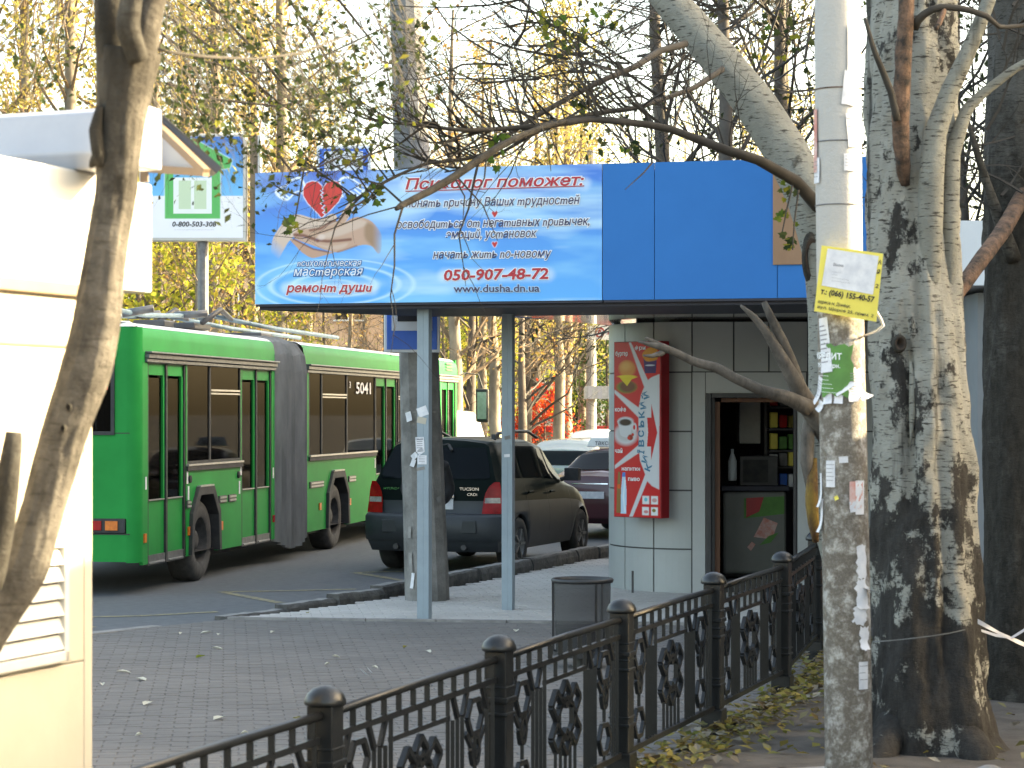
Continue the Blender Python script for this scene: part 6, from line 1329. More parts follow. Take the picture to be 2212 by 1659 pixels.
# small letter panel far down the street and the lamp post carrying it
YA = 62.0; lp = thing('lamp_post', (W(1277, 900, YA).x, YA, 0), 'grey concrete lamp post carrying a small red and white shop sign', 'lamp post')
b = MB(); b.lathe([(.15, 0), (.11, 9)], (0, 0, 0), 12); b.build('shaft', M['concrete_light'], lp); b = MB(); b.box((.35, -.2, 2 + (HY - 848) / (F / YA)), (1.1, .3, .34)); o = b.build('cabinet', M['silver'], lp)
for i in range(4): b = MB(); b.box((-.05 + .27 * i, -.36, 2 + (HY - 848) / (F / YA)), (.12, .02, .33)); b.build('cabinet_rib', M['roof_grey'], lp)
a, c_ = W(1268, 735, YA), W(1345, 703, YA); sg = thing('shop_sign', ((a.x + c_.x) / 2, YA - .3, a.z), 'white hanging sign with red letters АЛ on the far lamp post', 'sign')
wd, hg = c_.x - a.x, c_.z - a.z; b = MB(); b.box((0, 0, hg / 2), (wd, .08, hg)); b.build('panel', M['white_plastic'], sg); b = MB(); b.lathe([(.10, 0), (.135, 0), (.135, .01), (.10, .01)], (-wd / 2 + .33, -.055, hg / 2), 20, 'Y', cap=False); b.build('emblem', M['red_lens'], sg)
lettering('emblem_letter', 'А', M['red_lens'], sg, lambda x, y: Vector((-wd / 2 + .26 + x, -.05, hg / 2 - .07 + y)), 0, .14, .15, 0, .02); lettering('lettering', 'АЛ', M['red_lens'], sg, lambda x, y: Vector((-wd / 2 + .54 + x, -.05, hg / 2 - .06 + y)), 0, .18, .14, 0, .03)
# ------------------------------------------------------------------ trees
def rdir(d, ang):
    p = d.orthogonal().normalized(); p.rotate(Quaternion(d, random.uniform(0, 2 * PI))); return (d * math.cos(ang) + p * math.sin(ang)).normalized()
def grow(tb, lb, p, d, L, r, lvl, o, leafp=None):
    """recursive branch; tb tubes, lb leaves; o options"""
    n = 5 if lvl > 0 else 4; pts = [p.copy()]; dd = d.copy(); q = p.copy()
    for i in range(n):
        dd = (dd + Vector((random.gauss(0, o['wig']), random.gauss(0, o['wig']), random.gauss(0, o['wig']) + o['up'])) ).normalized(); q = q + dd * (L / n); pts.append(q.copy())
    tb.tube(pts, [r * (1 - .8 * i / n) for i in range(n + 1)], 3 if lvl < o.get('lv3', 2) else 5, cap=False)
    if lvl <= o['leaflvl'] and lb is not None:
        for _ in range(int(o['leaves'] * (L / o['L0'] + .2))):
            t = random.random() ** .7; k = min(n - 1, int(t * n)); c = pts[k].lerp(pts[k + 1], t * n - k)
            leafquad(lb, c + Vector((random.gauss(0, o['sp']), random.gauss(0, o['sp']), random.gauss(0, o['sp']) - o['sp'] * .4)), o['ls'] * random.uniform(.6, 1.3), rdir(Vector((0, 0, 1)), random.uniform(.2, 1.6)))
    if lvl > 0:
        for k in range(o['kids']):
            t = .25 + .75 * (k + random.random()) / o['kids']; i = min(n - 1, int(t * n)); c = pts[i].lerp(pts[i + 1], min(1, t * n - i)); ax = (pts[i + 1] - pts[i]).normalized()
            grow(tb, lb, c, rdir(ax, random.uniform(*o['ang'])), L * random.uniform(*o['len']), r * .5 * (1 - t * .4), lvl - 1, o)
def bgtree(h, r, o, leafm, barkm, trunkm, crown0=.25, n1=26, lean=0, forks=0):
    """returns meshes (trunk, twigs, leaves)"""
    t = MB(); x = y = 0; pts = []; k = 12
    for i in range(k + 1): pts.append(Vector((x, y, h * i / k))); x += random.gauss(0, .03 * h / 12) + lean * .1; y += random.gauss(0, .03 * h / 12)
    t.tube(pts, [r * (1 - .85 * (i / k)) + (r * .35 if i == 0 else 0) for i in range(k + 1)], 9, cap=False)
    tb, lb = MB(), MB()
    for i in range(n1):
        f = crown0 + (1 - crown0) * (i + random.random()) / n1; c = pts[min(k - 1, int(f * k))].lerp(pts[min(k, int(f * k) + 1)], f * k - int(f * k)); a = random.uniform(0, 2 * PI); e = o['el'] * (1 + random.uniform(-.25, .25))
        d = Vector((math.cos(a) * math.cos(e), math.sin(a) * math.cos(e), math.sin(e))); L = o['L0'] * (o['shape'](f)) * random.uniform(.75, 1.2)
        grow(tb, lb, c, d, L, r * .30 * (1.15 - f), o['lvl'], o)
    return t.mesh('trunk', M[trunkm], True), tb.mesh('branches', M[barkm]), (lb.mesh('leaves', M[leafm]) if lb.v else None)
OP = dict(wig=.14, up=.06, leaflvl=1, leaves=9, L0=2.6, sp=.16, ls=.085, kids=4, ang=(.4, .9), len=(.4, .65), lvl=2, el=R(48), shape=lambda f: .55 + .9 * math.sin(PI * min(1, f * .9)) * (1.1 - f), lv3=2)
def opt(**k): d = dict(OP); d.update(k); return d
T_tall = [bgtree(21, .30, opt(leaves=8, ls=.095), 'leaf_yellow', 'twig_warm', 'bark_bg', .2, 44), bgtree(18, .26, opt(leaves=7, ls=.095, el=R(58)), 'leaf_yellow', 'twig_warm', 'bark_bg', .25, 40)]
T_hazed = bgtree(17, .24, opt(leaves=5, ls=.10, el=R(60)), 'leaf_hazed', 'twig_warm', 'bark_bg', .2, 34)
T_bare = [bgtree(10, .20, opt(leaves=1.6, L0=3.6, el=R(35), wig=.2, ls=.07, kids=5, ang=(.5, 1.1), up=.05), 'leaf_brown', 'twig', 'bark_bg2', .18, 17), bgtree(13, .22, opt(leaves=3, L0=3.0, el=R(45), wig=.16, ls=.07, kids=5), 'leaf_brown', 'twig_warm', 'bark_bg', .15, 24)]
T_green = [bgtree(8, .18, opt(leaves=16, L0=2.6, el=R(35), ls=.10, sp=.25), 'leaf_ylgreen', 'twig', 'bark_bg2', .12, 20), bgtree(9, .2, opt(leaves=22, L0=2.4, el=R(30), ls=.12, sp=.3), 'leaf_deep', 'twig', 'bark_bg2', .08, 22)]
T_red = [bgtree(4.6, .09, opt(leaves=13, L0=1.5, el=R(40), ls=.085, sp=.14), 'leaf_red', 'twig', 'bark_bg2', .15, 16)]
def put_tree(T, x, y, s, lab, grp='trees beyond the road', rz=None, nm='background_tree', sz=None):
    t = thing(nm, (x, y, -.02), lab, 'tree', grp, rz=random.uniform(0, 6.28) if rz is None else rz); t.scale = (s, s, sz or s)
    for n_, me in zip(('trunk', 'branches', 'leaves'), T):
        if me: link(n_, me, t)
    return t
def X_(x, Y): return (x - CX) / F * Y
BT = [ # x in the photo, distance, kind, scale, label
 (-40, 60, T_tall[0], 1.0), (60, 66, T_tall[1], 1.1), (150, 58, T_tall[0], .9), (235, 74, T_tall[1], 1.15), (330, 64, T_tall[0], 1.0), (400, 80, T_tall[1], 1.1), (465, 60, T_tall[0], .85), (545, 76, T_tall[1], 1.0), (610, 64, T_tall[0], .92), (668, 96, T_tall[0], .8), (790, 122, T_hazed, .75),
 (985, 124, T_hazed, 1.0), (1040, 118, T_hazed, .75), (1100, 125, T_hazed, .8), (1180, 105, T_hazed, .75), (1270, 116, T_hazed, .85), (1360, 100, T_hazed, .8), (1480, 108, T_hazed, .9), (1600, 96, T_tall[1], .9), (1700, 84, T_tall[0], .9)]
desc = ['tall yellow poplar behind the cream kiosk roof, %s', 'tall yellow poplar rising over the banner, %s']
ordn = ['outermost left', 'second from the left edge', 'third from the left edge', 'behind the near trunk', 'just right of the near trunk', 'above the billboard left part', 'above the billboard right part', 'right of the billboard', 'above the banner left end', 'behind the upper road sign', 'between road sign and thick pole',
        'just right of the thick pole', 'second right of the thick pole', 'above the banner title start', 'above the banner title end', 'above the banner right end', 'over the plain blue panel', 'behind the leaning poplar, left', 'behind the leaning poplar, middle', 'behind the leaning poplar, right']
for i, (x, Y, T, s) in enumerate(BT): put_tree(T, X_(x, Y), Y, s, desc[i > 7] % ordn[i], 'tall yellow poplars beyond the road')
LT = [(300, 52, T_green[0], .9, 'yellow-green bushy tree above the rear of the bus'), (345, 62, T_green[0], .95, 'yellow-green tree right of the cream kiosk sign box'), (420, 50, T_bare[1], .62, 'bare forked tree over the bus roof below the billboard'), (505, 55, T_bare[0], .72, 'dark bare tree between billboard and banner'), (560, 70, T_bare[1], .8, 'thin bare tree left of the banner edge'),
 (620, 60, T_green[0], .55, 'low olive tree behind the trolley poles'), (700, 66, T_bare[0], .62, 'bare tree under the banner left half'), (750, 58, T_bare[1], .5, 'slim bare tree left of the bus stop sign'), (830, 75, T_bare[0], .6, 'bare tree partly behind the bus stop sign'),
 (995, 52, T_bare[1], .85, 'grey slender tree just right of the thick pole under the canopy'), (1019, 54, T_bare[0], .78, 'dark tree with a low V fork under the canopy'), (1037, 62, T_tall[1], .62, 'pale poplar trunk behind the V forked tree'), (1075, 58, T_bare[1], .8, 'bare tree just left of the second blue-grey post'),
 (1128, 56, T_bare[0], .7, 'dark leaning tree just right of the second blue-grey post'), (1144, 60, T_bare[0], .8, 'dark multi-branched tree under the canopy middle'), (1158, 66, T_tall[0], .6, 'sunlit pale poplar between the red shrubs'), (1206, 60, T_tall[1], .66, 'grey poplar trunk, left of a close pair'), (1222, 63, T_tall[0], .66, 'bright sunlit poplar trunk, right of a close pair'), (1262, 68, T_tall[1], .6, 'poplar just left of the far lamp post'),
 (1312, 66, T_green[1], .5, 'dark green tree beside the kiosk corner'), (1100, 78, T_green[0], .8, 'olive tree far behind the second blue-grey post'), (1180, 82, T_bare[1], .9, 'far russet tree behind the poplar pair'), (1245, 80, T_green[0], .7, 'olive tree behind the poplar pair'),
 (1176, 62, T_red[0], .55, 'bright red shrub tree right of the canopy middle'), (1118, 62, T_red[0], .42, 'low red shrub tree beside the second blue-grey post'), (1062, 72, T_green[0], .6, 'yellow-green low tree between the two posts'), (960, 78, T_green[0], .75, 'olive tree behind the front of the bus'), (1010, 90, T_green[1], .8, 'dark green tree far down the street')]
for (x, Y, T, s, lab) in LT: put_tree(T, X_(x, Y), Y, s, lab)
# dark tree just behind the canopy, right half of the picture
darkT = [bgtree(13, .17, opt(leaves=2.5, L0=3.0, el=R(40), wig=.15, ls=.06, kids=6, lvl=2, ang=(.5, 1.1)), 'leaf_dark', 'twig', 'bark_bg2', .2, 25)]
for (x, Y, s, lab) in ((1430, 34, 1.0, 'dark twiggy tree behind the canopy, left of two'), (1560, 31.5, .95, 'dark twiggy tree behind the canopy, hidden by the leaning poplar'), (1700, 36, 1.05, 'dark twiggy tree behind the canopy beside the flyer pole'), (2080, 30, .8, 'dark twiggy tree far behind the big poplar'), (2190, 33, .95, 'dark twiggy tree at the far right edge')): put_tree(darkT[0], X_(x, Y), Y, s, lab, 'dark twiggy trees behind the kiosk')

# ---- big near trees
def limb(nm, pts, rads, mat, par, n=20, amp=.008, seed=3, step=.05, **k):
    b = roughtube(pts, rads, n, step, amp, seed, **k); return b.build(nm, M[mat], par, smooth=True, world=True)
def Wp(L, Y): return [W(x, y, Y if len(t) < 1 else t[0]) for x, y, *t in L]
q = F / 13.7
bt = thing('big_poplar', (W(2010, 1650, 13.7).x, 13.7, 0), 'big old poplar with black fissured base and pale bark right of the flyer pole', 'tree')
L = [(2035, 1760, 255), (2020, 1680, 190), (2012, 1600, 140), (2004, 1500, 124), (2002, 1400, 117), (1998, 1200, 112), (1992, 1000, 108), (1985, 850, 106), (1978, 700, 102), (1972, 560, 98), (1968, 400, 96), (1968, 200, 95), (1972, 0, 92), (1975, -300, 84), (1978, -700, 60)]
limb('trunk', Wp([(x, y) for x, y, r in L], 13.7), [r / q for x, y, r in L], 'bark_pale', bt, 90, .034, 21, .022, sx=.14, sz=.20, ridge=.045,
     lobes=[(R(247), .10, 1.9, 2.9, -.06), (R(250), .22, 1.6, 3.2, -.02), (R(285), .15, .9, 2.6, -.04), (R(240), .3, .2, 1.6, .05), (R(300), .3, .0, 1.2, .05), (R(265), .12, 2.4, 4.2, -.045)])
# knots
def knot(par, x, y, Y, rx, rz, nm='knot'):
    c = W(x, y, Y); b = MB(); n = 18
    for (s, d) in (((1.25, .03), (1.1, -.01), (.85, -.02), (.55, -.005), (.3, .02), (0.01, .03)) if nm == 'knot' else ((1.25, .05), (1.0, .03), (.8, .012), (.55, .0), (.3, -.006), (.01, -.008))):
        for i in range(n): a = 2 * PI * i / n; b.v.append((c.x + math.cos(a) * rx * s, c.y + d, c.z + math.sin(a) * rz * s))
    for j in range(5):
        for i in range(n): a = j * n + i; e = j * n + (i + 1) % n; b.f.append((a, e, e + n, a + n)); b.m.append(0 if (j < 2 or nm != 'knot') else 1)
    return b.build(nm, [M['bark_dark'], M['dark_hole']], par, smooth=True, world=True)
knot(bt, 1944, 742, 13.44, .035, .045)
limb('seam_edge', Wp([(1966, 960), (1970, 900), (1972, 840), (1966, 780)], 13.47), [.005, .02, .024, .008], 'bark_lean', bt, 10, .006, 6)
limb('dead_limb', Wp([(1955, 400, 13.48), (1948, 330, 13.36), (1945, 250, 13.3), (1950, 150, 13.28), (1957, 50, 13.26), (1960, -60, 13.25), (1962, -200, 13.3)], 13.3), [.025, .045, .052, .048, .046, .044, .04], 'brown_bark', bt, 16, .014, 7, .03, ridge=.012, sx=.1, sz=.1)
limb('limb', Wp([(2012, 620, 13.5), (2010, 470, 13.44), (2012, 380, 13.4), (2020, 290, 13.38), (2050, 200, 13.35), (2092, 110, 13.3), (2125, 30, 13.3), (2165, -80, 13.3)], 13.4), [.05, .075, .075, .068, .055, .046, .04, .034], 'bark_lean', bt, 20, .006, 8)
limb('limb', Wp([(2050, 640, 13.6), (2052, 470, 13.5), (2056, 330, 13.5), (2088, 235, 13.5), (2130, 195, 13.5), (2190, 150, 13.45), (2260, 110, 13.4)], 13.5), [.05, .055, .05, .034, .028, .026, .022], 'bark_lean', bt, 14, .005, 9)
limb('stub', Wp([(1975, 60, 13.3), (1986, 38, 13.25), (2010, 22, 13.2), (2040, 14, 13.2), (2085, 20, 13.2), (2130, 34, 13.2), (2160, 60, 13.25), (2212, 55, 13.3), (2260, 20, 13.3)], 13.3), [.03, .024, .022, .02, .019, .018, .014, .013, .01], 'twig', bt, 8, .003, 10)
limb('stub', Wp([(2040, 20, 13.2), (2030, 50, 13.15), (2022, 62, 13.1)], 13.3), [.016, .015, .013], 'brown_bark', bt, 8, .002, 11)
limb('dead_twig', Wp([(1868, 40, 13.1), (1888, 110, 13.1), (1905, 150, 13.15), (1925, 200, 13.2), (1938, 260, 13.25)], 13.2), [.012, .016, .018, .02, .022], 'twig', bt, 8, .004, 12)
limb('root', Wp([(2060, 1560, 13.5), (2110, 1640, 13.3), (2150, 1720, 13.2)], 13.4), [.12, .11, .06], 'bark_pale', bt, 16, .02, 13)
limb('root', Wp([(1930, 1560, 13.5), (1890, 1650, 13.3), (1850, 1730, 13.2)], 13.4), [.10, .10, .06], 'bark_pale', bt, 16, .02, 14)
# thick broken branch and the dark poplar at the right edge
dk = thing('dark_poplar', (W(2205, 1500, 16).x, 16, 0), 'dark thick poplar trunk cut by the right edge of the picture', 'tree')
L = [(2215, 1700, 120), (2210, 1500, 88), (2203, 1200, 76), (2202, 900, 80), (2205, 600, 78), (2200, 300, 72), (2205, 0, 66), (2210, -400, 50)]
limb('trunk', Wp([(x, y) for x, y, r in L], 16), [r / (F / 16) for x, y, r in L], 'bark_dark', dk, 48, .02, 31, .035, sx=.15, sz=.25, ridge=.03)
limb('limb', Wp([(2062, 650, 14.6), (2085, 610, 14.7), (2120, 560, 14.9), (2165, 500, 15.3), (2212, 420, 15.8)], 15), [.035, .05, .052, .055, .06], 'brown_bark', dk, 14, .012, 33, .03, ridge=.01)
limb('limb', Wp([(2190, 560, 15.8), (2140, 420, 15.6), (2110, 330, 15.5), (2085, 240, 15.5)], 15.6), [.06, .035, .025, .01], 'bark_dark', dk, 10, .006, 34)
tb = MB()
for _ in range(26):
    p = W(random.uniform(2060, 2230), random.uniform(0, 480), 15.6); grow(tb, None, p, rdir(Vector((random.choice((-1, 1)) * .6, 0, .5)).normalized(), .5), random.uniform(.4, 1.0), .012, 1, opt(kids=3, wig=.2, leaflvl=-1))
tb.build('twigs', M['twig'], dk, world=True)
# leaning poplar behind the flyer pole with its long branches
ln = thing('leaning_poplar', (W(1812, 1600, 14.5).x, 14.5, 0), 'pale poplar leaning left from behind the flyer pole, with long bare branches', 'tree')
L = [(1838, 1800, 14.5, 44), (1836, 1560, 14.5, 42), (1830, 1250, 14.5, 42), (1808, 1110, 14.5, 56), (1802, 950, 14.55, 58), (1798, 800, 14.6, 50), (1792, 660, 14.7, 48), (1778, 540, 14.75, 46), (1748, 430, 14.85, 46), (1700, 330, 15.0, 47), (1625, 215, 15.1, 45), (1540, 110, 15.2, 41), (1455, 10, 15.3, 37), (1370, -90, 15.4, 32), (1250, -240, 15.6, 24)]
limb('trunk', [W(x, y, Y) for x, y, Y, r in L], [r / (F / Y) for x, y, Y, r in L], 'bark_lean', ln, 48, .008, 41, .03, sx=.2, sz=.3)
knot(ln, 1752, 555, 14.66, .045, .14); limb('scar', Wp([(1762, 1170, 14.33), (1758, 1130, 14.3), (1754, 1080, 14.3), (1756, 1030, 14.32), (1762, 990, 14.36)], 14.3), [.02, .036, .042, .034, .012], 'yellow_rot', ln, 12, .008, 42); limb('bark_flap', Wp([(1748, 1060, 14.36), (1742, 1000, 14.34), (1745, 930, 14.36), (1755, 880, 14.4)], 14.3), [.02, .04, .045, .03], 'dead_wood', ln, 10, .01, 43)
limb('dead_limb', Wp([(1800, 960, 14.45), (1770, 905, 14.35), (1740, 868, 14.3), (1715, 820, 14.2), (1690, 775, 14.15), (1655, 715, 14.1), (1625, 680, 14.08), (1600, 660, 14.06)], 14.2), [.07, .075, .062, .048, .038, .028, .02, .008], 'dead_wood', ln, 14, .006, 44, ridge=.005)
limb('dead_limb', Wp([(1735, 850, 14.25), (1712, 790, 14.2), (1690, 735, 14.15), (1668, 690, 14.1), (1650, 652, 14.1)], 14.2), [.035, .034, .03, .026, .018], 'dead_wood', ln, 12, .005, 45, ridge=.004)
limb('dead_limb', Wp([(1745, 880, 14.25), (1700, 858, 14.15), (1645, 843, 14.0), (1590, 818, 13.9), (1550, 795, 13.85), (1500, 782, 13.8), (1460, 762, 13.75), (1432, 750, 13.7), (1395, 742, 13.7), (1378, 738, 13.7)], 14), [.055, .045, .036, .032, .032, .028, .026, .026, .014, .006], 'dead_wood', ln, 12, .005, 46, ridge=.004)
limb('dead_twig', Wp([(1440, 754, 13.74), (1425, 765, 13.7), (1405, 770, 13.68), (1390, 768, 13.66)], 13.7), [.02, .018, .012, .006], 'dead_wood', ln, 8, .002, 47); limb('dead_twig', Wp([(1440, 752, 13.74), (1410, 737, 13.72), (1395, 730, 13.7)], 13.7), [.018, .014, .008], 'dead_wood', ln, 8, .002, 48)
br1 = [(1770, 450, 14.7), (1720, 392, 14.5), (1637, 345, 14.2), (1570, 325, 14.0), (1509, 302, 13.9), (1450, 280, 13.8), (1406, 270, 13.7), (1340, 262, 13.6), (1279, 257, 13.6), (1215, 266, 13.5), (1159, 272, 13.4), (1100, 277, 13.4), (1036, 281, 13.3), (985, 280, 13.2), (933, 274, 13.2), (880, 268, 13.1), (828, 266, 13.1)]
P1 = [W(*p) for p in br1]; limb('branch', P1, [.045, .038, .032, .028, .025, .024, .023, .022, .020, .018, .016, .015, .013, .011, .010, .008, .003], 'twig', ln, 12, .004, 51, lobes=None)
br2 = [(1221, 262, 13.5), (1170, 276, 13.2), (1120, 296, 13.0), (1077, 318, 12.9), (1025, 352, 12.8), (975, 386, 12.7), (930, 412, 12.6), (893, 430, 12.5), (866, 444, 12.45), (856, 451, 12.4)]
limb('branch', [W(*p) for p in br2], [.014, .017, .019, .021, .022, .022, .021, .019, .018, .012], 'bark_near', ln, 12, .002, 52)
br3 = [(1480, 95, 15.1), (1425, 110, 14.6), (1370, 145, 14.2), (1303, 173, 14.0), (1240, 205, 13.9), (1159, 250, 13.7), (1100, 290, 13.6), (1060, 330, 13.5), (1000, 345, 13.5), (922, 352, 13.4), (860, 378, 13.3), (797, 411, 13.2), (765, 432, 13.2), (730, 450, 13.2)]
P3 = [W(*p) for p in br3]; limb('branch', P3, [.026, .022, .02, .019, .018, .016, .014, .012, .011, .010, .009, .008, .006, .003], 'twig', ln, 8, .002, 53)
br4 = [(1560, 150, 15.0), (1500, 190, 14.5), (1430, 215, 14.2), (1370, 235, 14.0), (1300, 242, 13.9), (1210, 262, 13.7), (1150, 290, 13.6), (1075, 335, 13.6), (1010, 362, 13.5), (960, 372, 13.5)]
P4 = [W(*p) for p in br4]; limb('branch', P4, [.022, .018, .017, .016, .015, .014, .012, .010, .008, .004], 'twig', ln, 8, .002, 54)
tb, lb = MB(), MB(); ot = opt(kids=3, wig=.20, up=.05, ang=(.4, 1.0), len=(.35, .6), leaflvl=0, leaves=.22, sp=.02, ls=.05, L0=.5, lv3=3)
for P, n_ in ((P1, 60), (P3, 34), (P4, 34), ([W(*p) for p in br2], 3)):
    for _ in range(n_):
        i = random.randrange(2, len(P) - 1); c = P[i].lerp(P[i + 1] if i + 1 < len(P) else P[i], random.random()); ax = (P[min(i + 1, len(P) - 1)] - P[i - 1]).normalized(); d = rdir(ax, random.uniform(.5, 1.2))
        d = (d + Vector((-.2, 0, random.choice((.9, .6, .5, .8, .9 if i < 7 else -.1))))).normalized(); grow(tb, lb, c, d, random.uniform(.3, .95), random.uniform(.005, .010), random.choice((1, 1, 2)), ot)
# twig fan in the upper right: many thin branches crossing the bright sky
for _ in range(95):
    x = random.uniform(1060, 1760); y = random.uniform(-40, 300) * (.5 + .5 * (x - 1000) / 760); Y = random.uniform(15.5, 19)
    grow(tb, lb, W(x, y, Y), rdir(Vector((random.choice((-1, -.8, .5)), random.uniform(-.2, .2), random.uniform(-.35, .5))).normalized(), .5), random.uniform(.5, 1.5), random.uniform(.006, .014), random.choice((1, 2, 2)), ot)
for (x, y, x2, y2) in ((985, 390, 1000, 475), (990, 385, 1075, 520), (1410, 350, 1350, 410), (1050, 345, 1020, 440), (1155, 250, 1190, 370)):
    p0, p1 = W(x, y, 13.2), W(x2, y2, 13.1); m1 = p0.lerp(p1, .5) + Vector((.03, 0, .02)); tb.tube([p0, m1, p1], [.006, .0045, .002], 5)
tb.build('twigs', M['twig'], ln, world=True); lb.build('leaves', M['leaf_green'], ln, world=True)
def lobed(lb, c, s, rot, tilt, droop=0):
    """poplar leaf with lobes, about 2s long"""
    pr_ = [(0, -.15), (.45, -.25), (.75, .1), (.55, .35), (.62, .75), (.25, .8), (0, 1.35), (-.25, .8), (-.62, .75), (-.55, .35), (-.75, .1), (-.45, -.25)]
    n = tilt.normalized(); x = n.orthogonal().normalized(); x.rotate(Quaternion(n, rot)); y = n.cross(x); vs = [c + n * (.12 * s)] + [c + x * (a * s) + y * (b_ * s) + n * (-.15 * s * abs(a)) for a, b_ in pr_]
    lb.add(vs, [(0, i, i % 12 + 1) for i in range(1, 13)])
lb, lg = MB(), MB()
for (x, y, Y, n_, sp_) in ((1100, 130, 14, 0, 0), (1195, 60, 14.4, 16, 26), (1240, 100, 14.5, 16, 30), (1290, 40, 14.5, 12, 30), (1160, 40, 14.4, 7, 18), (1080, 300, 13.3, 7, 16), (1060, 335, 13.3, 5, 14), (800, 425, 13.15, 9, 14), (760, 448, 13.1, 4, 10), (812, 405, 13.1, 5, 10), (650, 340, 12.6, 5, 12), (632, 492, 12.5, 9, 14), (905, 60, 13.5, 5, 22), (1690, 470, 14.5, 9, 20), (1712, 520, 14.4, 7, 16), (1700, 410, 14.5, 6, 12), (1260, 220, 13.8, 5, 16), (1370, 320, 13.7, 4, 12), (1660, 90, 15.5, 10, 34), (1720, 60, 15.5, 8, 30), (750, 330, 13, 5, 20), (700, 300, 13, 5, 22), (775, 235, 13, 5, 22), (810, 280, 13, 5, 20)):
    for _ in range(n_): lobed(random.choice((lb, lb, lg)), W(x + random.gauss(0, sp_ * .7), y + random.gauss(0, sp_ * .8), Y + random.gauss(0, .08)), random.uniform(.022, .042), random.uniform(0, 6.28), Vector((random.gauss(0, .7), -1, random.gauss(0, .7))))
lb.build('leaves', M['leaf_green'], ln, world=True); lg.build('leaves', M['leaf_dark'], ln, world=True)
tb = MB()
for pts_ in ([(1712, 400), (1700, 450), (1690, 500)], [(1725, 410), (1716, 480), (1712, 540)], [(735, 320), (690, 355), (660, 345), (640, 350)], [(660, 345), (650, 405), (640, 460), (634, 488)], [(645, 422), (610, 410), (590, 398)], [(797, 411), (812, 425), (805, 445)], [(765, 350), (775, 300), (770, 240)], [(770, 370), (800, 330), (812, 290)], [(797, 350), (770, 360), (740, 340), (700, 352)]): tb.tube([W(x, y, 13.1) for x, y in pts_], [.006, .005, .004, .002][:len(pts_)], 5)
tb.build('twigs', M['twig'], ln, world=True)

# left near tree in front of the cream kiosk
nt_ = thing('near_tree', (-1.75, 6.5, 0), 'smooth grey-brown leaning trunk in front of the cream kiosk, forking at the top', 'tree')
YN = 6.5; qn = F / YN
L = [(-120, 1520, 56), (-38, 1365, 54), (56, 1228, 50), (94, 1091, 46), (133, 950, 50), (186, 800, 54), (209, 700, 51), (228, 546, 44), (250, 420, 44), (256, 300, 50), (266, 200, 58), (276, 110, 70)]
b0 = W(-190, 1640, YN); pts = [Vector((-1.72, YN, -.05)), b0] + [W(x, y, YN) for x, y, r in L]; rd = [.12, .08] + [r / qn for x, y, r in L]
limb('trunk', pts, rd, 'bark_near', nt_, 64, .006, 61, .010, sx=.10, sz=.10, ridge=.006)
def nb(nm, L_, m_='bark_near', n=18, amp=.003, sd=62, **k): return limb(nm, [W(x, y, Y) for x, y, Y, r in L_], [r for x, y, Y, r in L_], m_, nt_, n, amp, sd, .015, **k)
nb('fork', [(272, 190, 6.5, .045), (242, 110, 6.48, .052), (238, 20, 6.46, .045), (222, -80, 6.5, .04), (205, -220, 6.5, .035)], 'bark_dark', sx=.08, sz=.08, ridge=.008, amp=.006)
nb('fork', [(278, 190, 6.5, .045), (306, 110, 6.5, .046), (322, 20, 6.52, .042), (350, -100, 6.5, .038), (380, -220, 6.5, .035)], sd=63, ridge=.004)
nb('branch', [(300, 130, 6.42, .03), (275, 60, 6.38, .034), (285, 0, 6.36, .03), (300, -80, 6.36, .025)], 'bark_dark', sd=64)
nb('branch', [(300, 85, 6.52, .007), (320, 95, 6.52, .007), (340, 104, 6.5, .006), (357, 112, 6.5, .005), (440, 122, 6.6, .005), (544, 128, 6.9, .004), (650, 115, 7.2, .004), (740, 80, 7.4, .003), (815, 48, 7.6, .002)], 'twig', 8, .001, 65)
nb('bark_patch', [(218, 360, 6.45, .012), (212, 330, 6.44, .02), (206, 280, 6.44, .02), (216, 230, 6.44, .012)], 'bark_dark', 10, .004, 66)
nb('stub', [(196, 360, 6.48, .006), (204, 348, 6.46, .016), (215, 335, 6.46, .02)], 'bark_dark', 8, .002, 67)
knot(nt_, 150, 880, 6.435, .007, .010); knot(nt_, 138, 925, 6.435, .006, .010)
nb('sawn_limb', [(-60, 1330, 6.3, .05), (-20, 1230, 6.25, .045), (5, 1120, 6.22, .038), (18, 1030, 6.2, .032), (28, 960, 6.2, .026), (30, 933, 6.2, .022)], 'bark_dark', 18, .004, 68)
tb, lb, ly = MB(), MB(), MB(); oq = opt(kids=4, wig=.12, up=-.05, ang=(.2, .6), len=(.45, .7), leaflvl=2, leaves=3.4, sp=.03, ls=.018, L0=.6, lv3=3)
for _ in range(160):
    x = 290 + 560 * random.random() ** 1.35; y = random.uniform(-60, 215 - max(0, x - 450) * .30); Y = random.uniform(8, 13)
    grow(tb, lb if random.random() < .9 else ly, W(x, y, Y), rdir(Vector((.55, random.uniform(-.1, .1), -.8)).normalized(), .35), random.uniform(.15, .42) * Y / 9, .0035, random.choice((1, 1, 2)), oq)
for _ in range(22):
    x = random.uniform(-20, 200); y = random.uniform(-60, 120); Y = random.uniform(8, 11)
    grow(tb, lb, W(x, y, Y), rdir(Vector((-.3, 0, -.8)).normalized(), .5), random.uniform(.2, .4), .004, 1, oq)
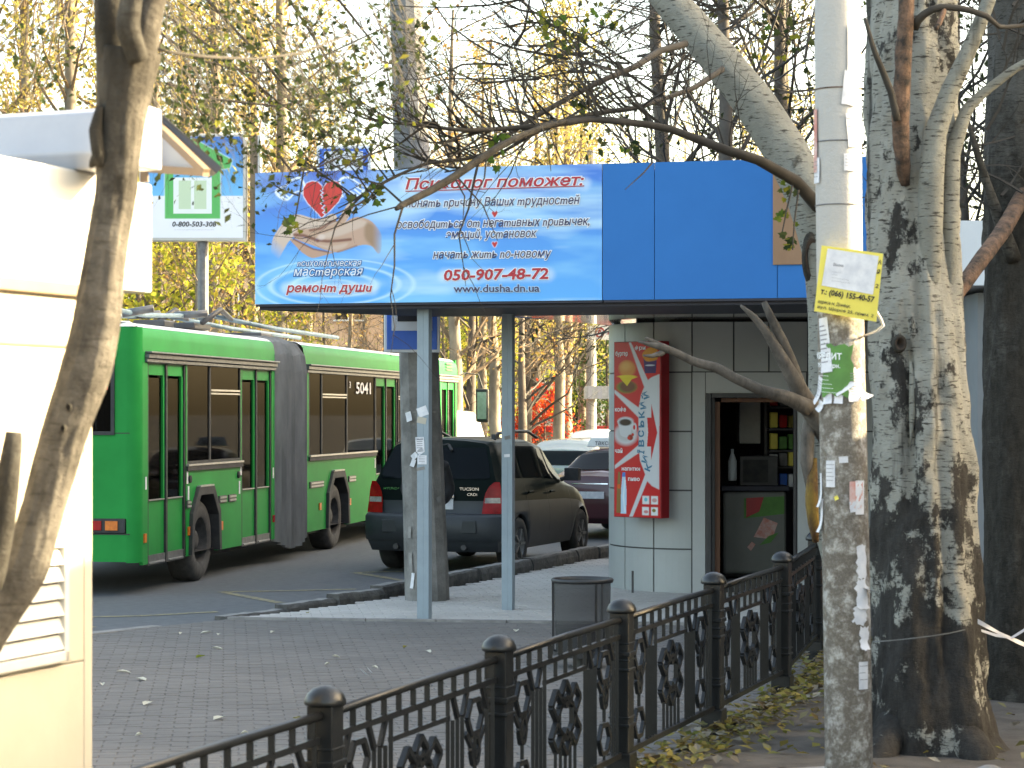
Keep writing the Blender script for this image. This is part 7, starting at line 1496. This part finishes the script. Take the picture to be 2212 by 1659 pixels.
# long ascending branch with short side twigs, right of the fork
for L_ in ([(330, 60), (430, 130), (560, 160), (700, 120), (830, 60), (860, 40)], [(360, 180), (470, 215), (600, 230), (760, 190), (850, 130)], [(340, 20), (480, 120), (600, 220), (690, 280), (740, 305)], [(430, -20), (560, 120), (660, 240), (720, 300)], [(600, -40), (690, 100), (760, 210), (800, 260)], [(700, -40), (780, 60), (830, 120), (850, 230)], [(600, 330), (630, 370), (690, 360), (740, 335)]):
    P = [W(x, y, 10.5 + .002 * x) for x, y in L_]; tb.tube(P, [.008 - .006 * i / len(P) for i in range(len(P))], 5, cap=False)
    for _ in range(16):
        i = random.randrange(len(P) - 1); c = P[i].lerp(P[i + 1], random.random()); grow(tb, lb if random.random() < .9 else ly, c, rdir((P[i + 1] - P[i]).normalized(), random.uniform(.5, 1.2)), random.uniform(.12, .4), .003, 1, oq)
tb.build('twigs', M['twig'], nt_, world=True); lb.build('leaves', M['leaf_dark'], nt_, world=True); ly.build('leaves', M['leaf_ylgreen'], nt_, world=True)
# plastic tape tied round the big poplar
tp = thing('plastic_tape', (W(2130, 1350, 13.4).x, 13.4, 0), 'white plastic tape tied round the big poplar, trailing right', 'tape')
def tape(pts_, w, nm='strip'):
    b = MB()
    for i, (x, y, Y, tw) in enumerate(pts_): c = W(x, y, Y); dz = w * math.cos(tw); dy = w * math.sin(tw); b.v += [(c.x, c.y - dy, c.z - dz), (c.x, c.y + dy, c.z + dz)]
    b.f = [(2 * i, 2 * i + 2, 2 * i + 3, 2 * i + 1) for i in range(len(pts_) - 1)]; b.m = [0] * len(b.f); b.build(nm, M['grey_metal' if nm == 'twine' else 'roof_grey'], tp, world=True, smooth=True)
tape([(2112, 1342, 13.3, 0), (2130, 1352, 13.3, .3), (2160, 1368, 13.35, .9), (2185, 1380, 13.4, .6), (2212, 1392, 13.45, .2), (2260, 1400, 13.5, 0)], .014); tape([(2120, 1362, 13.35, .8), (2150, 1372, 13.4, .5), (2185, 1378, 13.4, .9), (2230, 1350, 13.45, .2)], .010); tape([(1886, 1386, 13.34, .2), (1920, 1384, 13.27, 0), (1960, 1380, 13.25, 0), (2010, 1374, 13.25, 0), (2050, 1368, 13.27, 0), (2085, 1360, 13.3, 0)], .0035, 'twine')

# ------------------------------------------------------------------ buildings
gk = thing('grey_kiosk', (W(2120, 1250, 20).x, 20, 0), 'blue-grey kiosk wall with orange base seen between the two right trunks', 'kiosk')
gx = W(2062, 0, 20).x
b = MB(); b.box((gx + 2.5, 21.5, 1.83), (4.6, 3, 2.4)); b.build('wall', M['grey_wall'], gk, world=True); b = MB(); b.box((gx + 2.5, 21.48, .48), (4.66, 3.04, .3)); b.build('base_band', M['orange_wall'], gk, world=True); b = MB(); b.box((gx + 2.5, 21.5, .165), (4.5, 2.9, .33)); b.build('plinth', M['kerb'], gk, world=True)
b = MB(); b.box((gx + 2.2, 21.3, 3.35), (4.7, 3.3, .55)); b.build('roof_fascia', M['sign_white'], gk, world=True)
M['brown_render'] = pm('brown_render', (.075, .06, .048), (.055, .045, .036), 1, .9)
sh_ = thing('shade_building', (12.0, 24, 0), 'plain unseen building added right of the picture for its shade', 'building')  # unseen building, placed and sized for the shade it casts
b = MB(); b.box((11.1, 27.4, 4.3), (3.8, 27.2, 8.6)); b.build('wall', M['brown_render'], sh_, world=True); b = MB(); b.box((11.1, 27.4, 8.7), (4.1, 27.4, .2)); b.build('roof', M['roof_grey'], sh_, world=True)
b = MB(); b.box((12.3, 44.2, 3.2), (3.6, 6.2, 6.4)); b.build('light_blocker', M['brown_render'], sh_, world=True)  # unseen wing added to keep the bright horizon out of the SUV reflections
for j in range(8):
    for z_ in (1.7, 5.2): b = MB(); b.box((9.19, 16.2 + 3.2 * j, z_), (.06, 1.6, 1.6)); o = b.build('window', M['car_glass'], sh_, world=True)
apt = thing('apartment_block', (-16, 122, 0), 'peach coloured apartment block behind the yellow trees at left', 'building'); M['peach'] = pm('peach_render', (.55, .36, .24), (.48, .31, .2), .4, .8)
b = MB(); b.box((-15, 128, 6.2), (24, 12, 12.4)); b.build('wall', M['peach'], apt, world=True); b = MB(); b.box((-15, 128, 12.6), (24.6, 12.6, .4)); b.build('roof', M['roof_grey'], apt, world=True)
wm = MB(); wm.box((0, 0, 0), (1.4, .12, 1.5)); wme = wm.mesh('window', M['car_glass']); fm = MB(); fm.box((0, -.08, 0), (.08, .06, 1.5)); fm.box((0, -.08, -.78), (1.6, .2, .08)); fme = fm.mesh('window_frame', M['white_plastic'])
for i in range(8):
    for j in range(4): o = link('window', wme, apt, (-26 + 2.9 * i + 16, -.03, 1.8 + 2.9 * j)); link('window_frame', fme, o)
pv = thing('pavilion', (X_(1240, 80), 80, 0), 'low white pavilion with a red edged roof far behind the poplar pair', 'building')
b = MB(); b.box((X_(1240, 80), 82, 1.7), (7, 4, 3.4)); b.build('wall', M['white_plastic'], pv, world=True); b = MB(); b.box((X_(1240, 80), 79.9, 3.5), (7.4, .5, .25)); b.build('roof', M['roof_grey'], pv, world=True); b = MB(); b.box((X_(1240, 80), 79.93, 1.9), (.9, .08, 1.5)); b.build('window', M['car_glass'], pv, world=True); b = MB(); b.box((X_(1205, 80), 79.93, 2.3), (.9, .08, .9)); b.build('poster', M['red_box'], pv, world=True)
st_ = thing('market_stall', (X_(1235, 66), 66, 0), 'pale market stall with red awning edge beyond the parked cars', 'stall')
b = MB(); b.box((X_(1235, 66), 67, .72), (3.4, 2, 1.42)); b.build('wall', M['cream'], st_, world=True); b = MB(); b.box((X_(1235, 66), 66.8, 1.52), (3.8, 2.7, .16)); b.build('awning', M['red_box'], st_, world=True); b = MB(); b.box((X_(1235, 66), 65.97, .95), (3.2, .06, .05)); b.build('ledge', M['kerb'], st_, world=True)

# unseen stall added to cast shade; street trees stand on the same side
cs_ = thing('shade_stall', (5.6, 9.8, 0), 'unseen brown stall added at the right to cast shade', 'stall')
b = MB(); b.box((5.7, 8.6, 1.85), (1.6, 5.5, 3.7)); b.build('wall', M['brown_render'], cs_, world=True); b = MB(); b.box((5.7, 8.6, 3.83), (1.8, 5.55, .25)); b.build('roof', M['roof_grey'], cs_, world=True); b = MB(); b.box((5.7, 11.85, 1.6), (1.4, .98, 3.2)); b.build('light_blocker', M['brown_render'], cs_, world=True); b = MB(); b.box((4.88, 8.6, 1.6), (.05, 2.2, 1.5)); b.build('shutter', M['white_metal'], cs_, world=True)  # unseen boxes sized to shade fence, cream kiosk foot and lower pole
for i, (x, y) in enumerate(((5.6, 21.5), (6.6, 25.0), (7.6, 29.5), (8.4, 34.0))): put_tree(darkT[0], x, y, .8, 'dark twiggy street tree beside the brown shade building, number %s from the front' % ('first', 'second', 'third', 'fourth')[i], 'street trees by the shop building')
